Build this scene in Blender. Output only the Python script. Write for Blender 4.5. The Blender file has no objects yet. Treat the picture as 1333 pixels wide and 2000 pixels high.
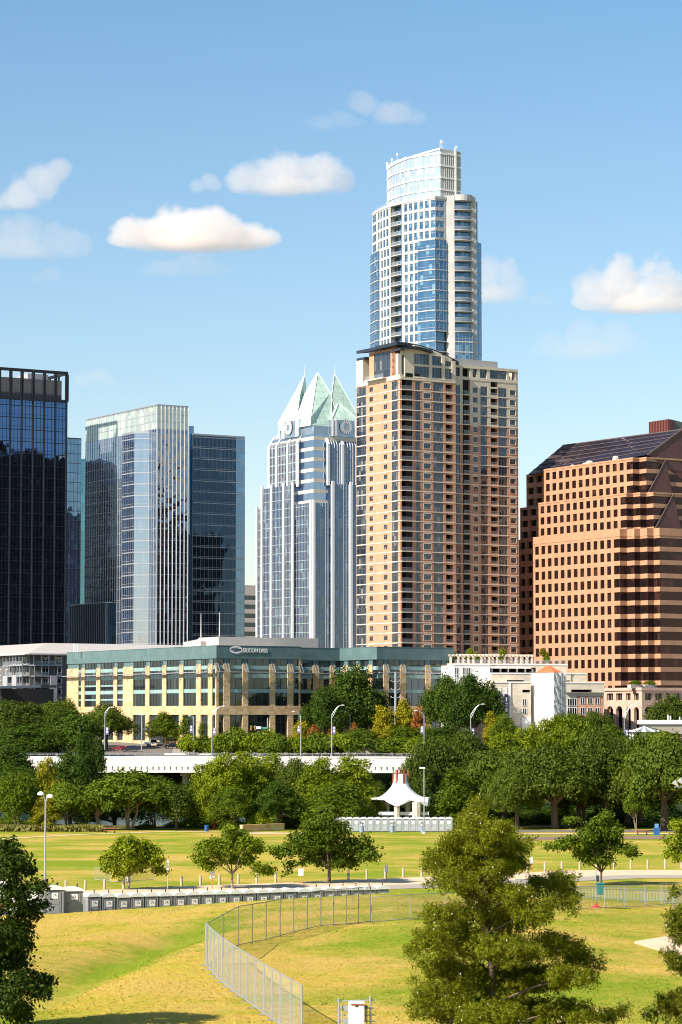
import bpy, math, random
import numpy as np
from mathutils import Vector, Matrix, noise as mnoise
R = math.radians
SC = bpy.context.scene
# ---------------------------------------------------------------- camera
F, CX, CY, ZC = 5400.0, 666.5, 1000.0, 17.5
TH = math.atan(405.0 / F)
cd = bpy.data.cameras.new('camera'); cam = bpy.data.objects.new('camera', cd)
SC.collection.objects.link(cam); SC.camera = cam
cam.location = (0, 0, ZC); cam.rotation_euler = (R(90) + TH, 0, 0)
cd.sensor_fit = 'VERTICAL'; cd.sensor_height = 36; cd.sensor_width = 24; cd.lens = 36 * F / 2000
cd.clip_start = 1; cd.clip_end = 40000
# ---------------------------------------------------------------- light
SUN_AZ, SUN_EL = 231.0, 37.0
W = bpy.data.worlds.new('World'); SC.world = W; W.use_nodes = True
nt = W.node_tree; bg = nt.nodes['Background']
sky = nt.nodes.new('ShaderNodeTexSky'); sky.sky_type = 'NISHITA'; sky.sun_disc = False
sky.sun_elevation = R(SUN_EL); sky.sun_rotation = R(SUN_AZ)
sky.air_density = 1.0; sky.dust_density = 0.5; sky.ozone_density = 1.6
tint = nt.nodes.new('ShaderNodeMix'); tint.data_type = 'RGBA'; tint.blend_type = 'MULTIPLY'; tint.inputs[0].default_value = 1; tc = nt.nodes.new('ShaderNodeTexCoord'); sx = nt.nodes.new('ShaderNodeSeparateXYZ'); nt.links.new(tc.outputs['Generated'], sx.inputs[0])
mr = nt.nodes.new('ShaderNodeMapRange'); nt.links.new(sx.outputs[2], mr.inputs[0]); mr.inputs[1].default_value = 0.0; mr.inputs[2].default_value = 0.27
tg = nt.nodes.new('ShaderNodeMix'); tg.data_type = 'RGBA'; nt.links.new(mr.outputs[0], tg.inputs[0]); tg.inputs[6].default_value = (1.14, 1.04, .99, 1); tg.inputs[7].default_value = (.72, .94, 1.01, 1)   # clear dry air: pale at the horizon, deep blue above
nt.links.new(tg.outputs[2], tint.inputs[7])
nt.links.new(sky.outputs[0], tint.inputs[6]); nt.links.new(tint.outputs[2], bg.inputs[0]); bg.inputs[1].default_value = 0.083
sl = bpy.data.lights.new('sun', 'SUN'); so = bpy.data.objects.new('sun', sl); SC.collection.objects.link(so)
sl.energy = 5.0; sl.angle = R(0.5); sl.color = (1.0, 0.90, 0.78)
sd = Vector((-math.sin(R(SUN_AZ)) * math.cos(R(SUN_EL)), -math.cos(R(SUN_AZ)) * math.cos(R(SUN_EL)), -math.sin(R(SUN_EL))))
so.rotation_euler = sd.to_track_quat('-Z', 'Y').to_euler(); so.location = (-300, -300, 400)
SC.view_settings.view_transform = 'Standard'; SC.view_settings.look = 'None'
SC.view_settings.exposure = 0.88; SC.view_settings.gamma = 1.0
SC.cycles.max_bounces = 8; SC.cycles.diffuse_bounces = 3; SC.cycles.glossy_bounces = 4
SC.cycles.transparent_max_bounces = 24; SC.cycles.volume_bounces = 6
SC.cycles.use_denoising = True; SC.cycles.filter_width = 1.05; SC.cycles.sample_clamp_indirect = 6
SC.cycles.caustics_reflective = False; SC.cycles.caustics_refractive = False
# ---------------------------------------------------------------- pixels of the survey photo -> points of the place
def ray(px, py):
    a = (px - CX) / F; b = -(py - CY) / F
    return Vector((a, math.cos(TH) - b * math.sin(TH), math.sin(TH) + b * math.cos(TH)))
def at(px, py, Y):
    d = ray(px, py); t = Y / d.y
    return Vector((d.x * t, Y, ZC + d.z * t))
def zat(py, Y, px=666): return at(px, py, Y).z
def hit(P, D, px, py):
    """Where the sight line meets the vertical plane through P along D: distance along D, height."""
    r = ray(px, py); det = -D[0] * r.y + r.x * D[1]
    s = (P[0] * r.y - P[1] * r.x) / det
    x, y = P[0] + s * D[0], P[1] + s * D[1]
    t = y / r.y
    return s, ZC + t * r.z
AZ = R(31)
U = Vector((math.cos(AZ), math.sin(AZ))); V = Vector((-math.sin(AZ), math.cos(AZ)))
def sm(a, b, t):
    t = max(0.0, min(1.0, (t - a) / (b - a))); return t * t * (3 - 2 * t)
def tz(x, y):
    """Height of the land."""
    l = 1 - sm(2, 16, x)
    yb = 300 * (1 - l) + 248 * l
    zc = float(np.interp(x, [-60, -23, -8, 4, 26, 60], [1.5, 2.0, 3.0, 3.7, 2.3, 2.0]))
    z = (zc - 0.7 * l) * (1 - sm(222, yb if l < .5 else 233, y)) if y < 310 else 0.0
    z += 0.7 * l * (1 - sm(247, 292, y))
    if y < 224:
        z += (3.3 - zc) * (1 - sm(150, 216, y)) * .9
        if x < 6:
            xs = float(np.interp(y, [120, 143, 172, 200, 215], [-19, -16.0, -13.5, -9.5, -6]))
            w = 2.6; d = (x - xs) / w
            z -= 0.75 * math.exp(-d * d) * sm(128, 146, y) * (1 - sm(186, 208, y))
            z += 0.2 * math.exp(-((x - xs - 6.5) / 4.5) ** 2) * (1 - sm(175, 205, y))
    z -= 0.5 * sm(380, 446, y)
    z -= 3.0 * sm(474, 490, y) * (1 - .72 * sm(628, 645, y) - .28 * sm(668, 690, y))
    z += 8.8 * sm(690, 713, y) + 2.7 * sm(722, 800, y)
    return z
def ground(px, py, y0=90, y1=1000):
    r = ray(px, py); y = y0
    while y < y1:
        t = y / r.y
        if ZC + t * r.z <= tz(t * r.x, y): break
        y += 0.25
    t = y / r.y
    return Vector((t * r.x, y, tz(t * r.x, y)))
# ---------------------------------------------------------------- objects
def link(o): SC.collection.objects.link(o); return o
def tag(o, label=None, cat=None, group=None, kind=None):
    if label: o['label'] = label
    if cat: o['category'] = cat
    if group: o['group'] = group
    if kind: o['kind'] = kind
    return o
def empty(name, loc, label=None, cat=None, group=None):
    o = link(bpy.data.objects.new(name, None)); o.location = loc; o.empty_display_size = .5
    return tag(o, label, cat, group)
class MB:
    def __init__(s): s.v = []; s.f = []; s.m = []; s.uv = []
    def face(s, pts, mi=0, uv=None):
        b = len(s.v); s.v.extend(tuple(p) for p in pts); n = len(pts)
        s.f.append(tuple(range(b, b + n))); s.m.append(mi)
        s.uv.extend(uv if uv else [(p[0] + p[1], p[2]) for p in pts])
    def hexa(s, p, mi=0):
        """p: 8 points, four below then four above, both counterclockwise seen from above."""
        for q in ((3, 2, 1, 0), (4, 5, 6, 7), (0, 1, 5, 4), (1, 2, 6, 5), (2, 3, 7, 6), (3, 0, 4, 7)):
            s.face([p[i] for i in q], mi)
    def box(s, c, d, mi=0, rz=0.0):
        """centre of the base, full size."""
        cs, sn = math.cos(rz), math.sin(rz); P = []
        for z in (c[2], c[2] + d[2]):
            for x, y in ((-.5, -.5), (.5, -.5), (.5, .5), (-.5, .5)):
                x *= d[0]; y *= d[1]
                P.append((c[0] + x * cs - y * sn, c[1] + x * sn + y * cs, z))
        s.hexa(P, mi)
    def beam(s, a, b, w, h, mi=0):
        a, b = Vector(a), Vector(b); d = (b - a).normalized()
        u = d.cross(Vector((0, 0, 1)));
        if u.length < 1e-4: u = Vector((1, 0, 0))
        u.normalize(); n = u.cross(d)
        P = [a - u * w / 2 - n * h / 2, a + u * w / 2 - n * h / 2, b + u * w / 2 - n * h / 2, b - u * w / 2 - n * h / 2]
        s.hexa(P + [p + n * h for p in P], mi)
    def prism(s, poly, z0, z1, mi=0, mt=None):
        n = len(poly)
        for i in range(n):
            a, b = poly[i], poly[(i + 1) % n]; L = math.hypot(b[0] - a[0], b[1] - a[1])
            s.face([(a[0], a[1], z0), (b[0], b[1], z0), (b[0], b[1], z1), (a[0], a[1], z1)], mi, [(0, z0), (L, z0), (L, z1), (0, z1)])
        s.face([(p[0], p[1], z1) for p in poly], mi if mt is None else mt)
        s.face([(p[0], p[1], z0) for p in reversed(poly)], mi)
    def tube(s, a, b, r0, r1, n=8, mi=0, cap=True):
        a, b = Vector(a), Vector(b); d = (b - a).normalized()
        u = d.cross(Vector((0, 0, 1)))
        if u.length < 1e-3: u = Vector((1, 0, 0))
        u.normalize(); w = d.cross(u)
        A = [a + (u * math.cos(t) + w * math.sin(t)) * r0 for t in [2 * math.pi * i / n for i in range(n)]]
        B = [b + (u * math.cos(t) + w * math.sin(t)) * r1 for t in [2 * math.pi * i / n for i in range(n)]]
        for i in range(n): s.face([A[i], A[(i + 1) % n], B[(i + 1) % n], B[i]], mi)
        if cap: s.face(list(reversed(A)), mi); s.face(B, mi)
    def path(s, pts, r, n=6, mi=0):
        rs = r if isinstance(r, (list, tuple)) else [r] * len(pts)
        for i in range(len(pts) - 1): s.tube(pts[i], pts[i + 1], rs[i], rs[i + 1], n, mi)
    def lathe(s, c, prof, n=12, mi=0, sx=1, sy=1):
        ring = [[(c[0] + r * sx * math.cos(2 * math.pi * i / n), c[1] + r * sy * math.sin(2 * math.pi * i / n), c[2] + z) for i in range(n)] for r, z in prof]
        for k in range(len(ring) - 1):
            for i in range(n):
                s.face([ring[k][i], ring[k][(i + 1) % n], ring[k + 1][(i + 1) % n], ring[k + 1][i]], mi)
        s.face(list(reversed(ring[0])), mi); s.face(ring[-1], mi)
    def add(s, o):
        b = len(s.v); s.v += o.v; s.f += [tuple(i + b for i in f) for f in o.f]; s.m += o.m; s.uv += o.uv
    def build(s, name, mats, parent=None, smooth=False, loc=None):
        L = Vector(loc) if loc is not None else (parent_loc(parent) if parent else Vector((0, 0, 0)))
        me = bpy.data.meshes.new(name)
        v = np.array(s.v, dtype=np.float64).reshape(-1, 3) - np.array(L)
        me.from_pydata(v.tolist(), [], s.f)
        if not isinstance(mats, (list, tuple)): mats = [mats]
        for m in mats: me.materials.append(m)
        me.polygons.foreach_set('material_index', s.m)
        u = me.uv_layers.new(name='UVMap'); u.data.foreach_set('uv', np.array(s.uv, dtype=np.float32).ravel())
        if smooth:
            import bmesh
            bm = bmesh.new(); bm.from_mesh(me); bmesh.ops.remove_doubles(bm, verts=bm.verts, dist=1e-4); bm.to_mesh(me); bm.free()
            me.polygons.foreach_set('use_smooth', [True] * len(me.polygons)); me.set_sharp_from_angle(angle=R(40))
        me.update()
        o = link(bpy.data.objects.new(name, me))
        if parent: o.parent = parent
        elif loc is not None: o.location = L
        return o
def parent_loc(p):
    L = Vector(p.location); q = p.parent
    while q: L += Vector(q.location); q = q.parent
    return L
CH = {}
def note_children():
    CH.clear()
    for o in SC.objects:
        if o.parent: CH.setdefault(o.parent.name, []).append(o)
def dup(root, loc, rz=0.0, scale=None, label=None, group=None):
    r = root.copy(); link(r); r.location = loc; r.rotation_euler = (0, 0, rz)
    if scale: r.scale = scale
    if label: r['label'] = label
    if group: r['group'] = group
    for ch in CH.get(root.name, []):
        c = ch.copy(); link(c); c.parent = r
        for g in CH.get(ch.name, []):
            d = g.copy(); link(d); d.parent = c
    return r
def many(name, mbs, mats, root, limit=100):
    """Up to limit parts one by one, the rest as one part marked as stuff."""
    for m in mbs[:limit]: m.build(name, mats, root)
    if len(mbs) > limit:
        r = MB()
        for m in mbs[limit:]: r.add(m)
        tag(r.build(name, mats, root), kind='stuff')
ORD = ['zeroth', 'first', 'second', 'third', 'fourth', 'fifth', 'sixth', 'seventh', 'eighth', 'ninth', 'tenth', 'eleventh', 'twelfth', 'thirteenth', 'fourteenth', 'fifteenth',
       'sixteenth', 'seventeenth', 'eighteenth', 'nineteenth', 'twentieth', 'twenty-first', 'twenty-second', 'twenty-third', 'twenty-fourth', 'twenty-fifth', 'twenty-sixth', 'twenty-seventh', 'twenty-eighth']
# ---------------------------------------------------------------- facades: strips along a plan line walked from the photo's left to its right
class Poly:
    def __init__(s, pts):
        s.p = [Vector((q[0], q[1])) for q in pts]; s.c = [0.0]; s.d = []; s.n = []
        for a, b in zip(s.p, s.p[1:]):
            d = b - a; s.c.append(s.c[-1] + d.length); d = d.normalized(); s.d.append(d); s.n.append(Vector((d.y, -d.x)))
        s.L = s.c[-1]
        s.mit = []
        for i in range(len(s.p)):
            a = s.n[max(0, i - 1)]; b = s.n[min(len(s.n) - 1, i)]; m = (a + b)
            m = m.normalized(); s.mit.append(m / max(.35, m.dot(a)))
    def seg(s, t):
        for i in range(len(s.d)):
            if t <= s.c[i + 1]: return i
        return len(s.d) - 1
    def pt(s, t, off=0.0):
        for i, c in enumerate(s.c):
            if abs(t - c) < 1e-5: return s.p[i] + s.mit[i] * off
        i = s.seg(t)
        return s.p[i] + s.d[i] * (t - s.c[i]) + s.n[i] * off
    def at(s, px, py):
        best = None
        for i in range(len(s.d)):
            k, z = hit(s.p[i], s.d[i], px, py); L = s.c[i + 1] - s.c[i]
            e = max(0, -k, k - L)
            x = s.p[i] + s.d[i] * k
            if x.y < 0: continue
            if best is None or e < best[0] - 1e-6: best = (e, s.c[i] + (k if i in (0, len(s.d) - 1) else min(max(k, 0), L)), z)
        return best[1], best[2]
    def s(s_, px, py): return s_.at(px, py)[0]
    def z(s_, px, py): return s_.at(px, py)[1]
    def cuts(s, a, b): return [a] + [c for c in s.c[1:-1] if a + 1e-4 < c < b - 1e-4] + [b]
    def strip(s, mb, a, b, z0, z1, out=0.0, inn=-.4, mi=0, back=False):
        if b - a < 1e-3 or z1 - z0 < 1e-3: return
        k = s.cuts(a, b)
        Fp = [s.pt(t, out) for t in k]; Bp = [s.pt(t, inn) for t in k]
        for i in range(len(k) - 1):
            f0, f1, b0, b1 = Fp[i], Fp[i + 1], Bp[i], Bp[i + 1]
            mb.face([(*f0, z0), (*f1, z0), (*f1, z1), (*f0, z1)], mi, [(k[i], z0), (k[i + 1], z0), (k[i + 1], z1), (k[i], z1)])
            mb.face([(*f0, z1), (*f1, z1), (*b1, z1), (*b0, z1)], mi); mb.face([(*b0, z0), (*b1, z0), (*f1, z0), (*f0, z0)], mi)
            if back: mb.face([(*b1, z0), (*b0, z0), (*b0, z1), (*b1, z1)], mi)
        for p, q, w in ((Bp[0], Fp[0], 0), (Fp[-1], Bp[-1], 1)):
            mb.face([(*p, z0), (*q, z0), (*q, z1), (*p, z1)], mi)
    def pane(s, mb, a, b, z0, z1, off, mi=0):
        k = s.cuts(a, b)
        for t0, t1 in zip(k, k[1:]):
            f0, f1 = s.pt(t0, off), s.pt(t1, off)
            mb.face([(*f0, z0), (*f1, z0), (*f1, z1), (*f0, z1)], mi, [(t0, z0), (t1, z0), (t1, z1), (t0, z1)])
    def window(s, a, b, z0, z1, off=-.25, nx=2, trans=0.0, fr=.07):
        """One window as its own mesh: glass, frame and glazing bars (materials glass, frame)."""
        m = MB(); s.pane(m, a, b, z0, z1, off, 0)
        for i in range(nx + 1):
            t = a + (b - a) * i / nx; t = min(max(t, a + fr / 2), b - fr / 2)
            s.strip(m, t - fr / 2, t + fr / 2, z0, z1, off + .08, off, 1)
        for z in [z0 + fr / 2, z1 - fr / 2] + ([z0 + (z1 - z0) * trans] if trans else []):
            s.strip(m, a + fr, b - fr, z - fr / 2, z + fr / 2, off + .07, off, 1)
        return m
def corner(C, lpx, rpx, py):
    """Plan line of a block seen over its near corner C: left face along V to lpx, right face along U to rpx."""
    l = hit(C, V, lpx, py)[0]; r = hit(C, U, rpx, py)[0]
    return Poly([Vector(C[:2]) + V * l, Vector(C[:2]), Vector(C[:2]) + U * r])
def block(mb, poly, z0, z1, inset=0.0, mi=0, mt=None, back=None):
    """Solid filling a corner plan line."""
    p = [poly.pt(t, -inset) for t in ([0] + poly.c[1:-1] + [poly.L])]
    e = p[0] + p[-1] - poly.pt(poly.c[1] if len(poly.c) > 2 else 0, -inset) if back is None else None
    mb.prism(p + ([e] if back is None else back), z0, z1, mi, mt)
# ---------------------------------------------------------------- materials
def newmat(name):
    m = bpy.data.materials.new(name); m.use_nodes = True; t = m.node_tree; t.nodes.clear()
    o = t.nodes.new('ShaderNodeOutputMaterial'); return m, t, o
def N(t, typ, **kw):
    n = t.nodes.new(typ)
    for k, v in kw.items():
        if k.startswith('i_'):
            n.inputs[k[2:].replace('_', ' ')].default_value = v
        elif k.startswith('n'): n.inputs[int(k[1:])].default_value = v
        else: setattr(n, k, v)
    return n
def L(t, a, b, oi=0): t.links.new(a.outputs[oi] if not isinstance(a, bpy.types.NodeSocket) else a, b)
def mixc(t, fac, a, b, blend='MIX'):
    n = t.nodes.new('ShaderNodeMix'); n.data_type = 'RGBA'; n.blend_type = blend
    for s, v in ((n.inputs[0], fac), (n.inputs[6], a), (n.inputs[7], b)):
        if isinstance(v, bpy.types.NodeSocket): t.links.new(v, s)
        elif isinstance(v, (int, float)): s.default_value = v
        else: s.default_value = (*v, 1)
    return n.outputs[2]
def math_(t, op, a, b=0.0, c=None):
    n = t.nodes.new('ShaderNodeMath'); n.operation = op
    for i, v in enumerate((a, b) if c is None else (a, b, c)):
        if isinstance(v, bpy.types.NodeSocket): t.links.new(v, n.inputs[i])
        else: n.inputs[i].default_value = v
    return n.outputs[0]
def rng_(t, v, a, b, c=0.0, d=1.0):
    n = t.nodes.new('ShaderNodeMapRange'); t.links.new(v, n.inputs[0])
    for i, x in enumerate((a, b, c, d)): n.inputs[i + 1].default_value = x
    return n.outputs[0]
def noise_(t, vec, scale, detail=4, rough=.55, out=0):
    n = N(t, 'ShaderNodeTexNoise'); n.inputs['Scale'].default_value = scale; n.inputs['Detail'].default_value = detail; n.inputs['Roughness'].default_value = rough
    if vec is not None: t.links.new(vec, n.inputs['Vector'])
    return n.outputs[out]
def scl(t, vec, s):
    n = t.nodes.new('ShaderNodeVectorMath'); n.operation = 'MULTIPLY'; t.links.new(vec, n.inputs[0]); n.inputs[1].default_value = s; return n.outputs[0]
def pos(t): return t.nodes.new('ShaderNodeNewGeometry').outputs['Position']
def plain(name, c, rough=.6, metal=0.0, var=.12, scale=.6, bump=0.0, spec=.4):
    """Painted or cast surface with mottling and weather streaks."""
    m, t, o = newmat(name); p = N(t, 'ShaderNodeBsdfPrincipled'); L(t, p, o.inputs[0])
    P = pos(t); a = noise_(t, P, scale, 5); b = noise_(t, scl(t, P, (3.0, 3.0, .35)), .7, 3)
    f = math_(t, 'ADD', math_(t, 'MULTIPLY', a, .6), math_(t, 'MULTIPLY', b, .4))
    v = rng_(t, f, .3, .7, 1 - var, 1 + var)
    n = t.nodes.new('ShaderNodeVectorMath'); n.operation = 'SCALE'; n.inputs[0].default_value = c; t.links.new(v, n.inputs['Scale'])
    L(t, n, p.inputs['Base Color']); p.inputs['Roughness'].default_value = rough; p.inputs['Metallic'].default_value = metal
    p.inputs['Specular IOR Level'].default_value = spec
    if bump:
        bn = N(t, 'ShaderNodeBump'); bn.inputs['Strength'].default_value = bump; t.links.new(noise_(t, P, scale * 8, 4), bn.inputs['Height']); L(t, bn, p.inputs['Normal'])
    return m
def panels(name, c, pw, ph, var=.1, rough=.6, joint=.75, jw=.03, hue=None, stag=0.0):
    """Cladding in panels, blocks or courses laid out on the facade's own metres (UV)."""
    m, t, o = newmat(name); p = N(t, 'ShaderNodeBsdfPrincipled'); L(t, p, o.inputs[0])
    uv = t.nodes.new('ShaderNodeUVMap').outputs[0]
    b = t.nodes.new('ShaderNodeTexBrick'); t.links.new(uv, b.inputs['Vector']); b.offset = stag
    b.inputs['Scale'].default_value = 1; b.inputs['Brick Width'].default_value = pw; b.inputs['Row Height'].default_value = ph
    b.inputs['Mortar Size'].default_value = jw; b.inputs['Mortar Smooth'].default_value = .2
    lo = tuple(x * (1 - var) for x in (hue or c)); hi = tuple(x * (1 + var) for x in c)
    b.inputs['Color1'].default_value = (*lo, 1); b.inputs['Color2'].default_value = (*hi, 1); b.inputs['Mortar'].default_value = (*(x * joint for x in c), 1)
    v = rng_(t, noise_(t, pos(t), .35, 5), .3, .7, .9, 1.1)
    n = t.nodes.new('ShaderNodeVectorMath'); n.operation = 'SCALE'; L(t, b, n.inputs[0]); t.links.new(v, n.inputs['Scale'])
    L(t, n, p.inputs['Base Color']); p.inputs['Roughness'].default_value = rough; p.inputs['Specular IOR Level'].default_value = .3
    return m
def glass(name, dark, mid, light, refl=.25, tint=(.8, .92, 1.0), pane=(1.5, 3.5), tilt=.006, ripple=.012, rs=.35, blinds=.25, rough=.02):
    """Facade glass: rooms and blinds differ pane by pane behind a reflecting, slightly rippled surface."""
    m, t, o = newmat(name)
    uv = t.nodes.new('ShaderNodeUVMap').outputs[0]
    sn = t.nodes.new('ShaderNodeVectorMath'); sn.operation = 'DIVIDE'; t.links.new(uv, sn.inputs[0]); sn.inputs[1].default_value = (pane[0], pane[1], 1)
    fl = t.nodes.new('ShaderNodeVectorMath'); fl.operation = 'FLOOR'; L(t, sn, fl.inputs[0])
    wn = t.nodes.new('ShaderNodeTexWhiteNoise'); wn.noise_dimensions = '3D'; L(t, fl, wn.inputs['Vector'])
    r = wn.outputs['Value']
    col = mixc(t, rng_(t, r, 0, 1 - blinds), dark, mid)
    col = mixc(t, rng_(t, r, 1 - blinds - .02, 1 - blinds + .02), col, light) if blinds else col
    d = N(t, 'ShaderNodeBsdfPrincipled'); t.links.new(col, d.inputs['Base Color']); d.inputs['Roughness'].default_value = .35; d.inputs['Specular IOR Level'].default_value = .1
    g = N(t, 'ShaderNodeBsdfGlossy'); g.inputs['Color'].default_value = (*tint, 1); g.inputs['Roughness'].default_value = rough
    geo = t.nodes.new('ShaderNodeNewGeometry')
    def off(sock, k):
        a = t.nodes.new('ShaderNodeVectorMath'); a.operation = 'SUBTRACT'; t.links.new(sock, a.inputs[0]); a.inputs[1].default_value = (.5, .5, .5)
        b = t.nodes.new('ShaderNodeVectorMath'); b.operation = 'SCALE'; L(t, a, b.inputs[0]); b.inputs['Scale'].default_value = k * 2; return b.outputs[0]
    a1 = t.nodes.new('ShaderNodeVectorMath'); a1.operation = 'ADD'; t.links.new(geo.outputs['Normal'], a1.inputs[0]); t.links.new(off(wn.outputs['Color'], tilt), a1.inputs[1])
    a2 = t.nodes.new('ShaderNodeVectorMath'); a2.operation = 'ADD'; L(t, a1, a2.inputs[0]); t.links.new(off(noise_(t, uv, rs, 2, .5, 1), ripple), a2.inputs[1])
    nn = t.nodes.new('ShaderNodeVectorMath'); nn.operation = 'NORMALIZE'; L(t, a2, nn.inputs[0]); L(t, nn, g.inputs['Normal'])
    lw = N(t, 'ShaderNodeLayerWeight'); lw.inputs['Blend'].default_value = .5
    fr = math_(t, 'ADD', .04, math_(t, 'MULTIPLY', math_(t, 'POWER', lw.outputs['Facing'], 5.0), .96))
    fac = math_(t, 'MINIMUM', math_(t, 'ADD', math_(t, 'MULTIPLY', fr, 1 - refl), refl), 1.0)
    mx = t.nodes.new('ShaderNodeMixShader'); t.links.new(fac, mx.inputs[0]); L(t, d, mx.inputs[1]); L(t, g, mx.inputs[2]); L(t, mx, o.inputs[0])
    return m
def leafmat(name, c0, c1, c2=None, trans=.3):
    m, t, o = newmat(name)
    at_ = t.nodes.new('ShaderNodeAttribute'); at_.attribute_name = 'shade'
    oi = t.nodes.new('ShaderNodeObjectInfo')
    f = math_(t, 'ADD', at_.outputs['Fac'], math_(t, 'MULTIPLY', math_(t, 'SUBTRACT', oi.outputs['Random'], .5), .35))
    col = mixc(t, f, c0, c1)
    if c2: col = mixc(t, rng_(t, noise_(t, pos(t), .8, 3), .55, .7), col, c2)
    p = N(t, 'ShaderNodeBsdfPrincipled'); t.links.new(col, p.inputs['Base Color']); p.inputs['Roughness'].default_value = .6; p.inputs['Specular IOR Level'].default_value = .12
    tr = N(t, 'ShaderNodeBsdfTranslucent'); t.links.new(mixc(t, 1.0, col, (1.3, 1.25, .5), 'MULTIPLY'), tr.inputs['Color'])
    mx = t.nodes.new('ShaderNodeMixShader'); mx.inputs[0].default_value = trans; L(t, p, mx.inputs[1]); L(t, tr, mx.inputs[2]); L(t, mx, o.inputs[0])
    return m
def seethrough(name, c, alpha, kind='bars', sc=8.0):
    """Woven wire or fine bars: real open holes in the fabric."""
    m, t, o = newmat(name); uv = t.nodes.new('ShaderNodeUVMap').outputs[0]
    sp = t.nodes.new('ShaderNodeSeparateXYZ'); t.links.new(uv, sp.inputs[0])
    def tri(s, k, w): return math_(t, 'LESS_THAN', math_(t, 'FRACT', math_(t, 'MULTIPLY', s, k)), w)
    if kind == 'bars': fac = tri(sp.outputs[0], sc, alpha)
    else:
        fac = math_(t, 'MAXIMUM', tri(math_(t, 'ADD', sp.outputs[0], sp.outputs[1]), sc, alpha / 2), tri(math_(t, 'SUBTRACT', sp.outputs[0], sp.outputs[1]), sc, alpha / 2))
    p = N(t, 'ShaderNodeBsdfPrincipled'); p.inputs['Base Color'].default_value = (*c, 1); p.inputs['Roughness'].default_value = .5; p.inputs['Metallic'].default_value = .3
    tr = N(t, 'ShaderNodeBsdfTransparent'); mx = t.nodes.new('ShaderNodeMixShader')
    t.links.new(fac, mx.inputs[0]); L(t, tr, mx.inputs[1]); L(t, p, mx.inputs[2]); L(t, mx, o.inputs[0])
    return m
M = {}
M['white'] = plain('white_paint', (.74, .73, .71), .5, var=.05)
M['cream'] = plain('cream_concrete', (.62, .55, .43), .7, var=.08)
M['pale'] = panels('pale_precast', (.43, .435, .425), 3.5, 3.55, .05, .65, .85, .03)
M['concrete'] = plain('concrete', (.42, .40, .36), .8, var=.15, bump=.2)
M['bridge'] = plain('bridge_concrete', (.76, .72, .65), .8, var=.26, scale=.25)
M['grey'] = plain('grey_paint', (.34, .34, .35), .6, var=.08)
M['dgrey'] = plain('dark_grey_metal', (.05, .055, .065), .45, var=.15)
M['black'] = plain('black_metal', (.015, .016, .02), .4, var=.1)
M['galv'] = plain('galvanised_steel', (.42, .44, .47), .42, metal=.55, var=.12)
M['dark'] = plain('dark_interior', (.012, .014, .018), .8, var=.2)
M['brick'] = panels('orange_brick', (.52, .275, .17), .9, .32, .10, .8, .9, .02, stag=.5)
M['brick_dark'] = panels('red_brick', (.30, .115, .07), .9, .32, .12, .8, .9, .02, stag=.5)
M['limeband'] = plain('cast_stone_band', (.64, .55, .46), .7, var=.08)
M['granite'] = panels('pink_granite', (.445, .245, .145), 1.5, 1.3, .05, .45, .86, .03)
M['granite_pale'] = panels('pale_pink_stone', (.56, .37, .28), 1.4, 1.1, .06, .6, .86, .03)
M['lime'] = panels('limestone_block', (.60, .53, .42), 1.6, .6, .10, .85, .82, .03, stag=.5)
M['gold'] = panels('golden_limestone', (.61, .455, .265), 1.1, .7, .08, .8, .9, .02, hue=(.52, .34, .15), stag=.5)
M['teal'] = panels('teal_metal_panel', (.10, .165, .165), 1.8, 2.2, .07, .45, .8, .02)
M['tealpale'] = panels('pale_green_spandrel', (.24, .37, .36), 1.3, 1.3, .08, .35, .8, .03)
M['roofgrey'] = plain('grey_metal_roof', (.46, .43, .40), .5, var=.06)
M['slate'] = plain('dark_roof_metal', (.02, .03, .045), .5, var=.15)
M['tile'] = panels('red_roof_tile', (.55, .16, .06), .35, .3, .3, .8, .6, .05)
M['wrap'] = None
M['rust'] = plain('rust_red_paint', (.30, .075, .045), .6, var=.12)
M['stuccogrey'] = plain('grey_stucco', (.13, .135, .13), .8, var=.1)
M['asphalt'] = plain('asphalt', (.17, .15, .13), .9, var=.12, scale=.3)
M['glass_orange'] = glass('apartment_glass', (.012, .015, .02), (.04, .05, .06), (.16, .16, .15), .06, (.75, .85, 1), (1.2, 3.03), blinds=.12)
M['glass_dark'] = glass('dark_brown_glass', (.006, .005, .007), (.014, .012, .017), (.028, .024, .024), .36, (.24, .44, .86), (1.4, 2.1), tilt=.003, ripple=.016, rs=.18, blinds=.06)
M['glass_blue'] = glass('blue_glass', (.015, .04, .08), (.03, .075, .13), (.06, .13, .2), .30, (.50, .74, 1), (1.5, 2.0), tilt=.003, ripple=.015, blinds=.12)
M['glass_cyan'] = glass('cyan_glass', (.02, .12, .17), (.03, .2, .27), (.1, .3, .36), .25, (.5, .9, 1), (1.5, 4), tilt=.004)
M['glass_pale'] = glass('pale_screen_glass', (.34, .42, .40), (.42, .50, .47), (.5, .56, .53), .25, (.95, 1, .95), (1.5, 4), blinds=.2, tilt=.004)
M['glass_mix'] = glass('silver_blue_glass', (.02, .035, .07), (.05, .08, .13), (.14, .2, .25), .36, (.62, .76, 1), (1.5, 2.0), tilt=.004, ripple=.03, rs=.28, blinds=.12)
M['glass_ripple'] = glass('rippled_dark_glass', (.008, .014, .03), (.02, .035, .07), (.10, .14, .2), .30, (.70, .80, 1), (1.5, 2.0), tilt=.02, ripple=.12, rs=.55, blinds=.12)
M['glass_smooth'] = glass('silver_grey_glass', (.02, .032, .06), (.04, .06, .10), (.09, .12, .16), .48, (.66, .78, .96), (1.5, 3.9), tilt=.003, ripple=.008, blinds=.08)
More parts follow.
